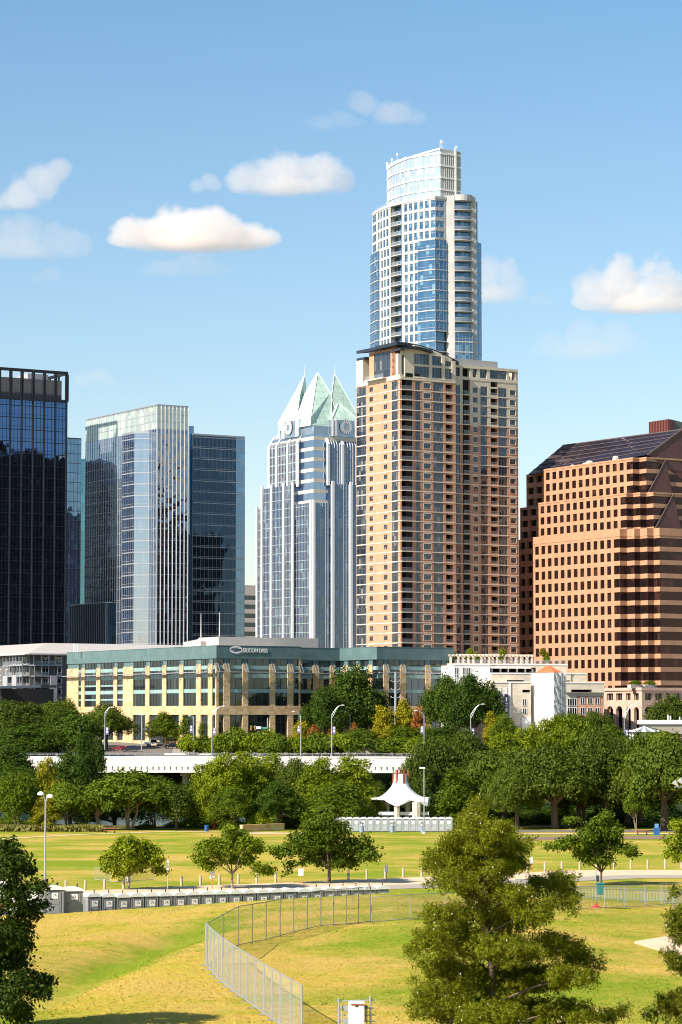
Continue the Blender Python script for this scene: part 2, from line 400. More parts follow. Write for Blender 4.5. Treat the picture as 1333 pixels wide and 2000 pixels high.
M['glass_teal'] = glass('dark_teal_glass', (.004, .012, .018), (.007, .017, .030), (.02, .04, .06), .07, (.28, .46, .75), (1.5, 3.9), tilt=.004, ripple=.012, blinds=.1)
M['glass_navy'] = glass('navy_glass', (.006, .010, .028), (.02, .034, .075), (.10, .14, .17), .17, (.5, .68, 1), (1.2, 3.9), tilt=.006, ripple=.03, blinds=.15)
M['glass_frost'] = panels('crown_glass', (.48, .65, .55), 2.6, 3.0, .05, .22, .70, .10)
M['glass_sky'] = glass('condo_glass', (.012, .04, .085), (.03, .085, .14), (.13, .24, .28), .19, (.48, .74, 1), (1.25, 3.55), tilt=.006, ripple=.02, blinds=.16)
M['glass_crown'] = glass('crown_screen_glass', (.26, .33, .42), (.34, .41, .49), (.46, .52, .57), .30, (.95, .98, 1), (1.2, 3.4), tilt=.008, blinds=.25)
M['glass_red'] = glass('bronze_glass', (.010, .006, .006), (.022, .010, .009), (.05, .022, .016), .05, (.5, .3, .26), (1.6, 3.9), tilt=.003, blinds=.15)
M['glass_roof'] = glass('sloped_roof_glass', (.016, .011, .015), (.022, .016, .021), (.032, .024, .03), .05, (.6, .42, .46), (1.6, 3.2), tilt=.004, ripple=.012, rs=.06, blinds=.1)
M['glass_office'] = glass('office_glass', (.006, .009, .012), (.014, .02, .024), (.04, .05, .05), .07, (.6, .78, .85), (1.6, 4.2), tilt=.006, ripple=.02, blinds=.12)
M['rail'] = seethrough('balcony_railing', (.42, .45, .48), .30, 'bars', 5.0)
M['chain'] = seethrough('chain_link', (.55, .56, .58), .30, 'chain', 12.0)
M['chain_dark'] = seethrough('weathered_chain_link', (.30, .29, .27), .22, 'chain', 12.0)
M['bars'] = seethrough('barrier_bars', (.62, .63, .66), .26, 'bars', 8.0)
# ---------------------------------------------------------------- ground, river, paths
def grassmat(name, straw, yellow, green, k, thr, zones=False):
    m, t, o = newmat(name); p = N(t, 'ShaderNodeBsdfPrincipled'); L(t, p, o.inputs[0]); P = pos(t)
    a = noise_(t, scl(t, P, (.7, 1.0, 1)), .055 * k, 5, .6); b = noise_(t, scl(t, P, (1.0, .8, 1)), .17 * k, 5, .65); c = noise_(t, P, 2.6, 4, .7); e = noise_(t, P, 9.0, 3, .7)
    col = mixc(t, rng_(t, b, .40, .62), straw, yellow)
    h = noise_(t, P, .75 * k, 6, .75)
    f = math_(t, 'ADD', math_(t, 'ADD', math_(t, 'MULTIPLY', a, .54), math_(t, 'MULTIPLY', b, .32)), math_(t, 'MULTIPLY', h, .14))
    col = mixc(t, rng_(t, h, .42, .62, .45, 0), col, tuple(x * y for x, y in zip(straw, (1.12, .95, .8))))
    if zones:                                               # damp green hollow, dry hill crest, watered far lawn
        sp = t.nodes.new('ShaderNodeSeparateXYZ'); t.links.new(P, sp.inputs[0]); X, Yq = sp.outputs[0], sp.outputs[1]
        d = math_(t, 'ADD', math_(t, 'MULTIPLY', math_(t, 'ADD', X, 9.3), .993), math_(t, 'MULTIPLY', math_(t, 'SUBTRACT', Yq, 200), -.113))
        hol = math_(t, 'MULTIPLY', rng_(t, math_(t, 'ABSOLUTE', d), 3.6, .6), rng_(t, Yq, 214, 196)); dry = math_(t, 'MULTIPLY', rng_(t, X, 3, -6), rng_(t, Yq, 250, 228)); farl = math_(t, 'MAXIMUM', rng_(t, Yq, 255, 300), rng_(t, X, 0, 8))
        f = math_(t, 'ADD', f, math_(t, 'ADD', math_(t, 'MULTIPLY', hol, .15), math_(t, 'ADD', math_(t, 'MULTIPLY', dry, -.055), math_(t, 'MULTIPLY', farl, .018))))
    col = mixc(t, rng_(t, f, thr - .03, thr + .11), col, green)
    g = math_(t, 'ADD', math_(t, 'MULTIPLY', c, .55), math_(t, 'MULTIPLY', e, .45))
    col = mixc(t, rng_(t, g, .30, .50, .5, 0.0), col, (.14, .12, .02))
    col = mixc(t, rng_(t, g, .53, .70, 0, .6), col, tuple(x * 1.35 for x in straw))
    t.links.new(col, p.inputs['Base Color']); p.inputs['Roughness'].default_value = .9; p.inputs['Specular IOR Level'].default_value = .05
    bn = N(t, 'ShaderNodeBump'); bn.inputs['Strength'].default_value = .35; bn.inputs['Distance'].default_value = .12; t.links.new(g, bn.inputs['Height']); L(t, bn, p.inputs['Normal'])
    return m
M['lawn'] = grassmat('dry_lawn', (.46, .335, .085), (.37, .33, .032), (.18, .245, .013), 1.0, .475, True)
M['bank'] = grassmat('undergrowth_bank', (.16, .12, .05), (.10, .11, .03), (.05, .075, .015), 1.2, .45)  # dark green undergrowth and dirt colours for the riverbank
M['parkroad'] = plain('sun_bleached_asphalt', (.36, .31, .25), .9, var=.12, scale=.4)
M['dirt'] = plain('bare_dirt', (.22, .15, .09), .95, var=.3, scale=.5)
M['gravel'] = plain('crushed_granite', (.62, .47, .30), .95, var=.12, scale=.4)
M['citypave'] = plain('city_pavement', (.30, .27, .23), .9, var=.15, scale=.1)
xs = [-9000, -3000, -1200, -600, -350, -220, -160] + list(np.arange(-124, -40, 2.0)) + list(np.arange(-40, 40, 1.0)) + list(np.arange(40, 126, 2.0)) + [160, 220, 350, 600, 1200, 3000, 9000]
def sheet(name, ys, mat, dz=0.0):
    mb = MB(); nx = len(xs)
    v = [(x, y, tz(x, y) + dz) for y in ys for x in xs]; mb.v = v
    for j in range(len(ys) - 1):
        for i in range(nx - 1):
            mb.f.append((j * nx + i, j * nx + i + 1, (j + 1) * nx + i + 1, (j + 1) * nx + i)); mb.m.append(0)
    mb.uv = [(0, 0)] * (4 * len(mb.f))
    return tag(mb.build(name, mat, smooth=True), kind='structure')
sheet('lawn', [-4000, -800, -200, -60, 20, 70] + [90, 100, 110] + list(np.arange(118, 250, 1.0)) + list(np.arange(250, 318, 1.7)) + list(np.arange(318, 460, 5)) + [462], M['lawn'])
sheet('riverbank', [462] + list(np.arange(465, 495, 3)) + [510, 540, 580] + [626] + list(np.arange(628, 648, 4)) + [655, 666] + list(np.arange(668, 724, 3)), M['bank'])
sheet('city_ground', list(np.arange(720, 804, 6)) + [804, 900, 1200, 2500, 8000, 30000], M['citypave'])
m, t, o = newmat('river_water'); dw = N(t, 'ShaderNodeBsdfDiffuse'); dw.inputs['Color'].default_value = (.03, .055, .055, 1); p = N(t, 'ShaderNodeBsdfGlossy'); p.inputs['Color'].default_value = (.30, .40, .45, 1); p.inputs['Roughness'].default_value = .06
mx = t.nodes.new('ShaderNodeMixShader'); mx.inputs[0].default_value = .6; L(t, dw, mx.inputs[1]); L(t, p, mx.inputs[2]); L(t, mx, o.inputs[0])
bn = N(t, 'ShaderNodeBump'); bn.inputs['Strength'].default_value = .10; bn.inputs['Distance'].default_value = .2
t.links.new(noise_(t, scl(t, pos(t), (1, .5, 1)), .5, 4), bn.inputs['Height']); L(t, bn, p.inputs['Normal']); M['water'] = m
w = MB(); w.face([(-900, 478, -1.6), (900, 478, -1.6), (900, 690, -1.6), (-900, 690, -1.6)]); tag(w.build('river_water', M['water']), kind='structure')
def ribbon(name, pts, o0, o1, mat, dz, step=2.0):
    """Sheet along a ground line between two sideways offsets, following the land."""
    pl = Poly(pts); mb = MB(); n = max(2, int(pl.L / step)); k = max(1, int(abs(o1 - o0) / 2))
    for i in range(n):
        for j in range(k):
            q = []
            for a, b in ((i, j), (i + 1, j), (i + 1, j + 1), (i, j + 1)):
                s_ = pl.L * a / n; g_ = pl.seg(s_); u_ = (s_ - pl.c[g_]) / (pl.c[g_ + 1] - pl.c[g_]); c = pl.p[g_] + pl.d[g_] * (s_ - pl.c[g_]) + pl.mit[g_].lerp(pl.mit[g_ + 1], u_) * (o1 + (o0 - o1) * b / k)
                q.append((c.x, c.y, tz(c.x, c.y) + dz))
            mb.face(q)
    return tag(mb.build(name, mat), kind='structure')
BOL = [ground(129, 1740.5, 250), ground(355, 1731, 250), ground(681, 1718.5, 250), ground(788, 1714, 250), ground(1133, 1699.5, 280), ground(1300, 1696.5, 280), ground(1420, 1696, 280)]
a0 = BOL[0] + (BOL[0] - BOL[1]).normalized() * 40
LINE = [a0, BOL[0], BOL[1], BOL[2], BOL[4], Vector((110, 327, 0))]
ribbon('path', [p.xy for p in LINE], 0.7, 11.0, M['gravel'], .03)
ribbon('road', [p.xy for p in LINE], 11.0, 17.0, M['parkroad'], .035)
far = [ground(-90, 1644, 350), ground(18, 1638, 350), ground(150, 1630.5, 350), ground(325, 1624.5, 350), ground(480, 1626, 350), ground(660, 1629, 350)]
ribbon('trail', [p.xy for p in far], -.9, .9, M['gravel'], .04)
ribbon('trail', [(-18, 437), (-2, 440)], -3.0, 2.0, M['gravel'], .05)
ribbon('dirt_ground', [(24, 412), (40, 418), (95, 420)], -9.0, 6.0, M['dirt'], .04)
ribbon('road', [(20, 448), (60, 449), (130, 452)], -4, 4, M['asphalt'], .05)
ribbon('path', [(20, 436), (60, 437.5), (130, 440)], -2.0, 2.0, M['gravel'], .05)
pad = MB(); c = [ground(*q) for q in ((1240, 1843), (1340, 1834), (1420, 1856), (1325, 1868))]
pad.hexa([Vector((q.x, q.y, tz(q.x, q.y) - .2)) for q in (c[3], c[2], c[1], c[0])] + [Vector((q.x, q.y, max(tz(q.x, q.y) for q in c) + .06)) for q in (c[3], c[2], c[1], c[0])])
tag(pad.build('concrete_pad', M['gravel'], loc=c[3]), 'pale concrete pad lying in the grass by the cypress at the frame edge', 'pad')
# ---------------------------------------------------------------- downtown towers
def bars(poly, mb, s0, s1, step, z0, z1, w, out, inn, mi=0, n=None):
    n = n or max(1, round((s1 - s0) / step))
    for i in range(n + 1):
        t = min(max(s0 + (s1 - s0) * i / n, s0 + w / 2), s1 - w / 2)
        poly.strip(mb, t - w / 2, t + w / 2, z0, z1, out, inn, mi)
def lines(poly, mb, s0, s1, z0, z1, step, h, out, inn, mi=0):
    z = z0
    while z <= z1 + 1e-3:
        poly.strip(mb, s0, s1, z - h / 2, z + h / 2, out, inn, mi); z += step
# ---- black framed tower with the open crown
def black_tower():
    C = at(127, 1405, 963); root = empty('office_tower', (C.x, C.y, 11), 'near-black glass office tower with an open framed crown at the photo\'s left edge', 'office tower')
    A = Vector(C.xy) - U * 62; P = Poly([A, C.xy]); S = lambda px: P.s(px, 900)
    zt = P.z(127, 726); zg = P.z(127, 784)
    b = MB(); p = [P.pt(0), P.pt(P.L)]; b.prism(p + [p[1] + V * 38, p[0] + V * 38], 8, zg, 0, 1); b.build('curtain_wall', [M['glass_dark'], M['dgrey']], root)
    f = MB(); sp = S(62.5) - S(40.5); s = P.L - .25
    fs = []
    while s > 0: fs.append(s); s -= sp
    for s in fs: P.strip(f, s - .2, s + .2, 8, zg, .5, .02, 0)
    for s in fs:
        for k in (1, 2): P.strip(f, s - sp * k / 3 - .05, s - sp * k / 3 + .05, 8, zg, .1, .02, 0)
    lines(P, f, 0, P.L, 14, zg, 4.15, .22, .12, .02); lines(P, f, 0, P.L, 15.2, zg, 4.15, .08, .1, .02)
    f.build('mullions', M['black'], root)
    cr = MB()
    for s in fs:
        for d in (-.32, .32): P.strip(cr, s + d - .17, s + d + .17, zg, zt - 1.0, .45, -.35, 0, True)
    P.strip(cr, 0, P.L, zt - 1.0, zt, .5, -.5, 0, True); P.strip(cr, 0, P.L, zg - .5, zg + .5, .5, .02)
    q0, q1 = P.pt(P.L, -.5), P.pt(P.L, -.5) + V * 37
    Q = Poly([q1, q0])
    for k in range(6): Q.strip(cr, Q.L * k / 5.01 + .1, Q.L * k / 5.01 + .6, zg, zt - 1, .0, -.6, 0, True)
    Q.strip(cr, 0, Q.L, zt - 1, zt, 0, -.6, 0, True)
    B = Poly([P.pt(0) + V * 37, P.pt(P.L) + V * 37]); B.strip(cr, 0, B.L, zt - 1, zt, 0, -.8, 0, True)
    bars(B, cr, 0, B.L, sp, zg, zt - 1, .7, 0, -.6)
    cr.build('roof_frame', M['black'], root)
    sc = MB(); z1 = P.z(100, 741)
    P.strip(sc, 0, P.L - 1.2, zg, z1, -2.0, -2.4, 0, True)
    sc.build('roof_screen', plain('slate_grey_screen', (.13, .135, .15), .6), root)
    mc = MB(); c = P.pt(S(75)) + V * 16; mc.box((c.x, c.y, zg), (9, 8, zat(743, c.y) - zg), 0, AZ); c = P.pt(S(110)) + V * 20; mc.box((c.x, c.y, zg), (8, 9, zat(733, c.y) - zg), 0, AZ)
    mc.build('roof_plant', M['grey'], root)
black_tower()
def slab_tower(name, label, lpx, rpx, top, Y, gm, mm, side='R', floor=4.0, bay=1.6, depth=26, out=.1, top_l=None):
    C = at(rpx if side == 'R' else lpx, 1405, Y)
    if side == 'R': r = hit(C, U, lpx, 1100)[0]; P = Poly([Vector(C.xy) + U * r, C.xy])
    root = empty(name, (C.x, C.y, 11), label, 'office tower'); zt = P.z(rpx, top)
    b = MB(); p = [P.pt(0), P.pt(P.L)]; b.prism(p + [p[1] + V * depth, p[0] + V * depth], 8, zt, 0, 1); b.build('curtain_wall', [gm, M['dgrey']], root)
    f = MB(); bars(P, f, 0, P.L, bay, 8, zt, .10, out, .01); lines(P, f, 0, P.L, 12, zt, floor, .22, out * .8, .01); P.strip(f, 0, P.L, zt, zt + .5, .1, -.4)
    f.build('mullions', mm, root); return root, P, zt
slab_tower('glass_tower', 'slim bright blue glass tower tucked against the black framed tower', 100, 155.5, 858, 1150, M['glass_blue'], M['dgrey'])
slab_tower('glass_tower', 'narrow cyan glass tower showing in the gap beside the silver tower', 140, 176, 899, 1210, M['glass_cyan'], M['glass_cyan'])
# ---- silver tower: tall screen wall, faceted bay on the long side
def silver_tower():
    C = at(304.5, 1405, 950); P = corner(C, 167.5, 368, 900); c = P.c[1]
    root = empty('office_tower', (C.x, C.y, 11), 'silver glass office tower with white fins and a pale screen wall on top', 'office tower')
    S = lambda px, py=1000: P.s(px, py); zt = P.z(304.5, 792); zs = P.z(304.5, 838)
    b = MB(); e = P.pt(0) + P.pt(P.L) - P.pt(c)
    b.prism([P.pt(0), P.pt(c), P.pt(P.L), e], 8, zs, 0, 2)
    P.pane(b, 0, c, zs, zt, 0, 1); P.pane(b, c, P.L, zs, zt, 0, 1); b.m[0] = 3; b.m[1] = 4
    inn = [P.pt(0, -.5), P.pt(c, -.5), P.pt(P.L, -.5)]
    Q = Poly([inn[2], inn[1], inn[0]])
    b2 = MB(); b2.prism([P.pt(0, -2.5) , P.pt(c, -2.5), P.pt(P.L, -2.5), e - (U + V) * 3], zs, zt - 5, 0); b2.build('roof_plant', M['cream'], root)
    b.build('curtain_wall', [M['glass_mix'], M['glass_pale'], M['dgrey'], M['glass_smooth'], M['glass_ripple']], root)
    f = MB()
    bars(P, f, .1, c - .1, 1.9, 8, zt, .06, .16, .01, 0); bars(P, f, c, P.L, 0, 8, zt, .15, .34, .01, 0, n=8)
    f.build('fins', M['white'], root)
    g = MB(); lines(P, g, 0, P.L, 12, zs, 3.95, .14, .05, .01, 0); lines(P, g, 0, P.L, zs, zt, 3.95 / 1.5, .14, .07, .01, 0); P.strip(g, 0, P.L, zt, zt + .35, .2, -.3)
    g.build('floor_bands', M['galv'], root)
    # bay
    s0, s1 = S(238.5, 1000), S(291, 1000); sm_ = S(266, 1000); zb = P.z(266, 849)
    n = P.n[0]; B = Poly([P.pt(s0, .02), P.pt(sm_ - 2.5, 0) + n * 4.2, P.pt(s1 - 3, 0) + n * 4.2, P.pt(s1, .02)])
    k = MB(); k.prism([tuple(q) for q in B.p], 8, zb, 0, 1); k.build('bay', [M['glass_smooth'], M['galv']], root)
    k = MB(); lines(B, k, 0, B.L, 12, zb, 3.95, .42, .12, .01); lines(B, k, 0, B.L, 13, zb, 3.95, .12, .12, .01); bars(B, k, 0, B.L, 1.5, 8, zb, .08, .08, .01); B.strip(k, 0, B.L, zb - .5, zb + .3, .15, -.2)
    k.build('bay_frame', M['galv'], root)
    lb = MB(); Lp = Poly([P.pt(P.s(155, 1100)), P.pt(P.s(228, 1100))])
    z2 = P.z(160, 1183); Lp.strip(lb, 0, Lp.L - 1, 8, z2, 3.5, 0.02, 0); Lp.strip(lb, 0, Lp.L - 1, z2, z2 + .3, 3.6, .02, 1); bars(Lp, lb, 0, Lp.L - 1, 1.5, 8, z2, .1, 3.62, 3.5, 1)
    lb.build('podium', [M['glass_teal'], M['galv']], root)
silver_tower()
r_, P_, z_ = slab_tower('office_tower', 'dark teal glass office tower standing right behind the silver finned tower', 376, 477.5, 855, 985, M['glass_teal'], M['galv'], floor=3.9, bay=200)
def teal_extra():
    f = MB(); lines(P_, f, 0, P_.L, 12.6, z_, 3.9, .08, .09, .01); bars(P_, f, 0, P_.L, 1.6, 8, z_, .05, .05, .01)
    f.build('sun_shades', M['galv'], r_)
    P = P_; s0, s1 = P.s(360, 1000), P.s(381, 1000); z = P.z(370, 831)
    b = MB(); q0, q1 = P.pt(s0, -1), P.pt(s1, -1); b.prism([q0, q1, q1 + V * 12, q0 + V * 12], 8, z, 0, 1); b.build('stair_core', [M['glass_blue'], M['galv']], r_)
    e = MB(); s = P.s(461, 1000); P.pane(e, s, P.L, 8, z_, .04, 0); e.build('corner_glazing', [M['glass_blue']], r_)
    e = MB(); lines(P, e, s, P.L, 12, z_, 3.9, .25, .12, .01); e.build('corner_bands', M['galv'], r_)
teal_extra()
def tan_block():
    C = at(497, 1405, 1350); l = hit(C, U, 470, 1200)[0]; P = Poly([Vector(C.xy) + U * l, Vector(C.xy) + U * 20]); zt = P.z(488, 1143)
    root = empty('office_block', (C.x, C.y, 11), 'tan stone office block far off between teal tower and jagged crown tower', 'office block')
    w = MB(); p = [P.pt(0), P.pt(P.L)]; w.prism([p[0] - P.n[0] * .6, p[1] - P.n[0] * .6, p[1] + V * 25, p[0] + V * 25], 8, zt, 0)
    z = zt; ws = []
    k = 0
    while z > 12:
        h = 2.2 if k else 5.0
        P.strip(w, 0, P.L, z - h, z, 0, -.6, 0); m = MB(); P.pane(m, 0, P.L, z - h - 2.2, z - h, -.5, 0); ws.append(m); z -= h + 2.2; k += 1
    w.build('wall', M['limeband'], root); many('window_band', ws, M['glass_office'], root)
tan_block()
# ---- white finned tower with folded glass crown and clocks
M['glass_drum'] = glass('grey_blue_drum_glass', (.12, .16, .20), (.16, .20, .24), (.24, .28, .31), .25, (.85, .93, 1), (2.2, 1.6), tilt=.004, blinds=.2)
def crown_tower():
    Y = 1205; cx = lambda x: 480 + x / 3.45; cy = lambda y: 700 + y / 3.4483
    C = at(cx(449), 1405, Y); C2 = Vector(C.xy); py = 1050
    root = empty('crown_tower', (C.x, C.y, 11), 'white finned tower with jagged pale green folded glass crown and clock faces', 'skyscraper')
    hv = lambda px, y=py: hit(C, V, cx(px), y)[0]; hu = lambda px, y=py: hit(C, U, cx(px), y)[0]
    zv = lambda px, y: hit(C, V, cx(px), cy(y))[1]; zu = lambda px, y: hit(C, U, cx(px), cy(y))[1]
    G, Wt, Sp = MB(), MB(), MB()
    def mass(a0, a1, b0, b1, zt, z0=8, mi=0):
        """Block between a (along U) and b (along V) from the near corner."""
        q = lambda a, b: C2 + U * a + V * b
        G.prism([q(a0, b1), q(a0, b0), q(a1, b0), q(a1, b1)], z0, zt, mi, 1)
        return Poly([q(a0, b1), q(a0, b0)]), Poly([q(a0, b0), q(a1, b0)])
    def dress(P, z0, zt, piers, fine, pw=1.25, white=True, bandh=.22):
        n = len(piers)
        for t in piers: P.strip(Wt, max(0, t - pw / 2), min(P.L, t + pw / 2), z0, zt + 1.2, .75, .01, 0)
        bars(P, Wt, 0, P.L, fine, z0, zt, .07, .12, .01, 0)
        lines(P, Sp, 0, P.L, 12, zt, 3.95, bandh, .08, .01, 0)
    b1 = hv(118); b0 = hv(338); a1 = hu(568); B = hv(50)
    S = 40
    # side masses
    zL, zR = zv(300, 856), zu(600, 846)
    Lp, _ = mass(-.8, S, b0, b1, zL); dress(Lp, 8, zL, [1.2, Lp.L * .33, Lp.L * .70, Lp.L - .8], 1.3)
    _, Rp = mass(a1, a1 + 34, -.8, S * .8, zR); dress(Rp, 8, zR, [.9, Rp.L * .30, Rp.L * .62, Rp.L - 1], 1.3)
    # far shoulder
    z = zv(80, 1012); Fp, _ = mass(2.2, S, b1 + .01, B, z); dress(Fp, 8, z, [.6], 1.1, 1.0)
    # corner mass
    z = zu(500, 972); Lc, Rc = mass(0, a1 + 3, 0, b0 + 3, z); dress(Lc, 8, z, [Lc.L - .7], 1.3, 1.3); dress(Rc, 8, z, [.6], 1.3, 1.1)
    # banded core above the corner
    zc = zv(400, 512); Lk, Rk = mass(1.5, S - 2, 1.5, S - 2, zc, 8, 2)
    for zz in np.arange(zL - 9, zc, 3.95 * 1.18): Lk.strip(Sp, 0, Lk.L, zz, zz + 1.5, .12, .01, 1); Rk.strip(Sp, 0, Rk.L, zz, zz + 1.5, .12, .01, 1)
    # upper side masses with sloping shoulders
    def upper(side, p0, p1, ztop, zlow, piers):
        if side == 'L':
            q0, q1 = hv(p0), hv(p1); P, _ = mass(.3, S - 1, q1, q0, zlow, zL - 1)
        else:
            q0, q1 = hu(p0), hu(p1); _, P = mass(q0, q1, .3, S - 1, zlow, zR - 1)
        z0 = zL - 1
        for t in piers: P.strip(Wt, max(0, t - .6), min(P.L, t + .6), z0, zlow, .7, .01, 0)
        bars(P, Wt, 0, P.L, 1.35, z0, zlow, .14, .25, .01, 0); lines(P, Sp, 0, P.L, z0 + 3, zlow, 3.95, .4, .08, .01, 0)
        ins = 3.4; a, b = P.pt(0), P.pt(P.L); n = P.n[0]
        G.face([(*a, zlow), (*b, zlow), (*(b - n * ins), ztop), (*(a - n * ins), ztop)], 0, [(0, zlow), (P.L, zlow), (P.L, ztop), (0, ztop)])
        for q in (a, b): G.face([(*q, zlow), (*(q - n * ins), ztop), (*(q - n * ins), zlow)], 0)
        for t in piers:
            u = P.pt(min(max(t, .6), P.L - .6)); Wt.beam((*(u + n * .5), zlow - .2), (*(u - n * (ins - .4)), ztop + .3), 1.2, .9, 0)
        for i in range(1, int(P.L / 1.35)):
            u = P.pt(i * 1.35); Wt.beam((*(u + n * .15), zlow), (*(u - n * (ins - .1)), ztop), .14, .3, 0)
        return P
    PL = upper('L', 150, 356, zv(250, 517), zv(250, 590), [.7, (hv(150) - hv(210)), (hv(150) - hv(284)), hv(150) - hv(350)])
    PR = upper('R', 548, 900, zu(640, 512), zu(640, 582), [.7, hu(655) - hu(548), hu(775) - hu(548), hu(895) - hu(548)])
    G.build('curtain_wall', [M['glass_navy'], M['grey'], M['glass_smooth']], root)
    Wt.build('fins', M['white'], root); Sp.build('spandrels', [M['tealpale'], M['cream']], root)
    # crown base (glass drum under the folds)
    D = MB(); k = 1.8; z1 = zv(455, 408)
    q = lambda a, b: C2 + U * a + V * b
    sd = 32
    D.prism([q(k, sd), q(k, k), q(sd, k), q(sd, sd)], zc, zv(360, 462), 0, 1); D.build('crown_base', [M['glass_drum'], M['grey']], root)
    z0 = zv(360, 462)
    q = lambda a, b: C2 + U * (a - 1.0) + V * (b + .9)
    su, sv = 27.5, 31.0
    # folded glass pieces: near, left, right and far corner of the drum
    zp = hit(C2 + (U + V) * 10, V, cx(490), cy(95))[1]
    mid = sd / 2 + .9
    def piece(ca, cb, sa, sb, pk, w=15.6):
        m = MB(); r = MB()
        c_ = q(ca, cb); p_ = q(*pk); la = q(ca, cb + sb * w); ra = q(ca + sa * w, cb)
        lm = q(ca + sa * 4.2, cb + sb * 12.4); rm = q(ca + sa * 12.4, cb + sb * 4.2)
        zt = z0 + (zp - z0) * .0
        Cb, Pk = Vector((*c_, z1 + 1)), Vector((*p_, zp))
        La, Ra = Vector((*la, z0 + 0)), Vector((*ra, z0 + 0))
        Lm, Rm = Vector((*lm, z0 + (zp - z0) * .62)), Vector((*rm, z0 + (zp - z0) * .62))
        C0 = Vector((*c_, z0))
        I = Vector((*q(ca + sa * 8.6, cb + sb * 8.6), z0))
        for fc in ([C0, La, Lm], [C0, Lm, Cb], [Cb, Lm, Pk], [C0, Ra, Rm], [C0, Rm, Cb], [Cb, Rm, Pk]):
            m.face(fc, 0, [((v - C0).xy.length, v.z) for v in fc])
        m.face([La, Lm, Pk, I], 0); m.face([I, Pk, Rm, Ra], 0); m.face([La, I, C0], 0); m.face([C0, I, Ra], 0)
        o = m.build('crown_fold', M['glass_frost'], root)
        for a, b in ((Cb, Pk), (Pk, Lm), (Lm, La), (Pk, Rm), (Rm, Ra)): r.beam(a, b, .26, .26)
        r.build('crown_edge', M['white'], o)
        return o
    piece(k, k, 1, 1, (10.2, 10.2)); piece(k, sv, 1, -1, (10.2, sv - 9.4)); piece(su, k, -1, 1, (su - 8.6, 10.2)); piece(su, sv, -1, -1, (su - 9, sv - 9))
    # clock gables on both sides
    def gable(side, pc, p0, p1, yb, yt, pt_, ypk):
        h = hv if side == 'L' else hu; zf = zv if side == 'L' else zu
        t0, t1, tc, tp = h(p0), h(p1), h(pc), h(pt_)
        D_ = V if side == 'L' else U; n = -U if side == 'L' else -V
        o = C2 - n * .6
        P = Poly([o + D_ * t0, o + D_ * t1]) if side == 'R' else Poly([o + D_ * t1, o + D_ * t0])
        m = MB(); zb, zt, zk = zf(pc, yb), zf(pc, yt), zf(pt_, ypk)
        P.strip(m, 0, P.L, zb - 1, zt, 0, -6, 0, True)
        m.build('clock_panel', M['glass_drum'], root)
        g = MB(); a, b = P.pt(0), P.pt(P.L); pk = (P.pt(P.L * .42) - n * 4.5)
        for A_, B_, K in (((*a, zt), (*b, zt), (*pk, zk)),): g.face([A_, B_, K], 0, [(0, zt), (P.L, zt), (P.L * .42, zk)])
        a2, b2 = a - n * 6, b - n * 6
        g.face([(*b, zt), (*b2, zt), (*pk, zk)]); g.face([(*a2, zt), (*a, zt), (*pk, zk)]); g.face([(*b2, zt), (*a2, zt), (*pk, zk)])
        o_ = g.build('gable_roof', M['glass_frost'], root)
        e = MB(); e.beam((*a, zt), (*pk, zk), .4, .4); e.beam((*b, zt), (*pk, zk), .4, .4); e.build('roof_edge', M['white'], o_)
        w = MB()
        for t in (0.4, P.L * .14, P.L * .86, P.L - .4): w = MB(); P.strip(w, max(0, t - .5), min(P.L, t + .5), zb - 1, zt, .4, .01, 0); w.build('clock_pier', M['white'], root)
        c = Vector((*(o + D_ * tc + n * .5), (zb + zt) / 2 + .3)); rad = min(zt - zb, P.L) * .46
        ck = MB(); ct = MB()
        for i in range(16):
            an = 2 * math.pi * i / 16; d1 = Vector((*(D_ * math.cos(an)), math.sin(an))); d2 = Vector((*(D_ * -math.sin(an)), math.cos(an)))
            r0, r1 = rad * .48, rad; w0, w1 = rad * .07, rad * .13
            ck.face([c + d1 * r0 - d2 * w0, c + d1 * r1 - d2 * w1, c + d1 * r1 * 1.06, c + d1 * r1 + d2 * w1, c + d1 * r0 + d2 * w0])
        ck.build('clock_marks', M['white'], root)
        N3 = Vector((*n, 0)); dk = MB(); ring = [c - N3 * .2 + Vector((*(D_ * math.cos(2 * math.pi * i / 24)), math.sin(2 * math.pi * i / 24))) * rad * 1.12 for i in range(24)]
        dk.face(ring if (ring[1] - ring[0]).cross(ring[2] - ring[1]).dot(N3) > 0 else ring[::-1]); dk.build('clock_face', M['glass_drum'], root)
    gable('L', 285, 352, 238, 520, 424, 290, 312); gable('R', 680, 586, 776, 513, 416, 742, 300)
    # far side gable seen over the shoulder
    m = MB(); tb = hv(160); o = C2 + V * tb + U * 3
    a, b = o - V * 6.5, o + V * 2.5; zb, zt2 = zv(190, 560), zv(190, 453)
    m.face([(*b, zb), (*a, zb), (*(a + U * 1), zv(220, 478)), (*(b + U * 3 - V * 3), zt2)]); m.face([(*a, zb), (*(a + U * 9), zb), (*(a + U * 6), zv(220, 478)), (*(a + U * 1), zv(220, 478))]); m.face([(*b, zb), (*(b + U * 3 - V * 3), zt2), (*(a + U * 6), zv(220, 478)), (*(b + U * 10), zb)])
    m.build('gable_roof', M['glass_frost'], root)
    for pq in ((10.2, sv - 9.4), (su - 8.6, 10.2)): mm = MB(); mm.tube((*q(*pq), zp), (*q(*pq), zp + 4), .12, .05, 5); mm.build('mast', M['white'], root)
crown_tower()

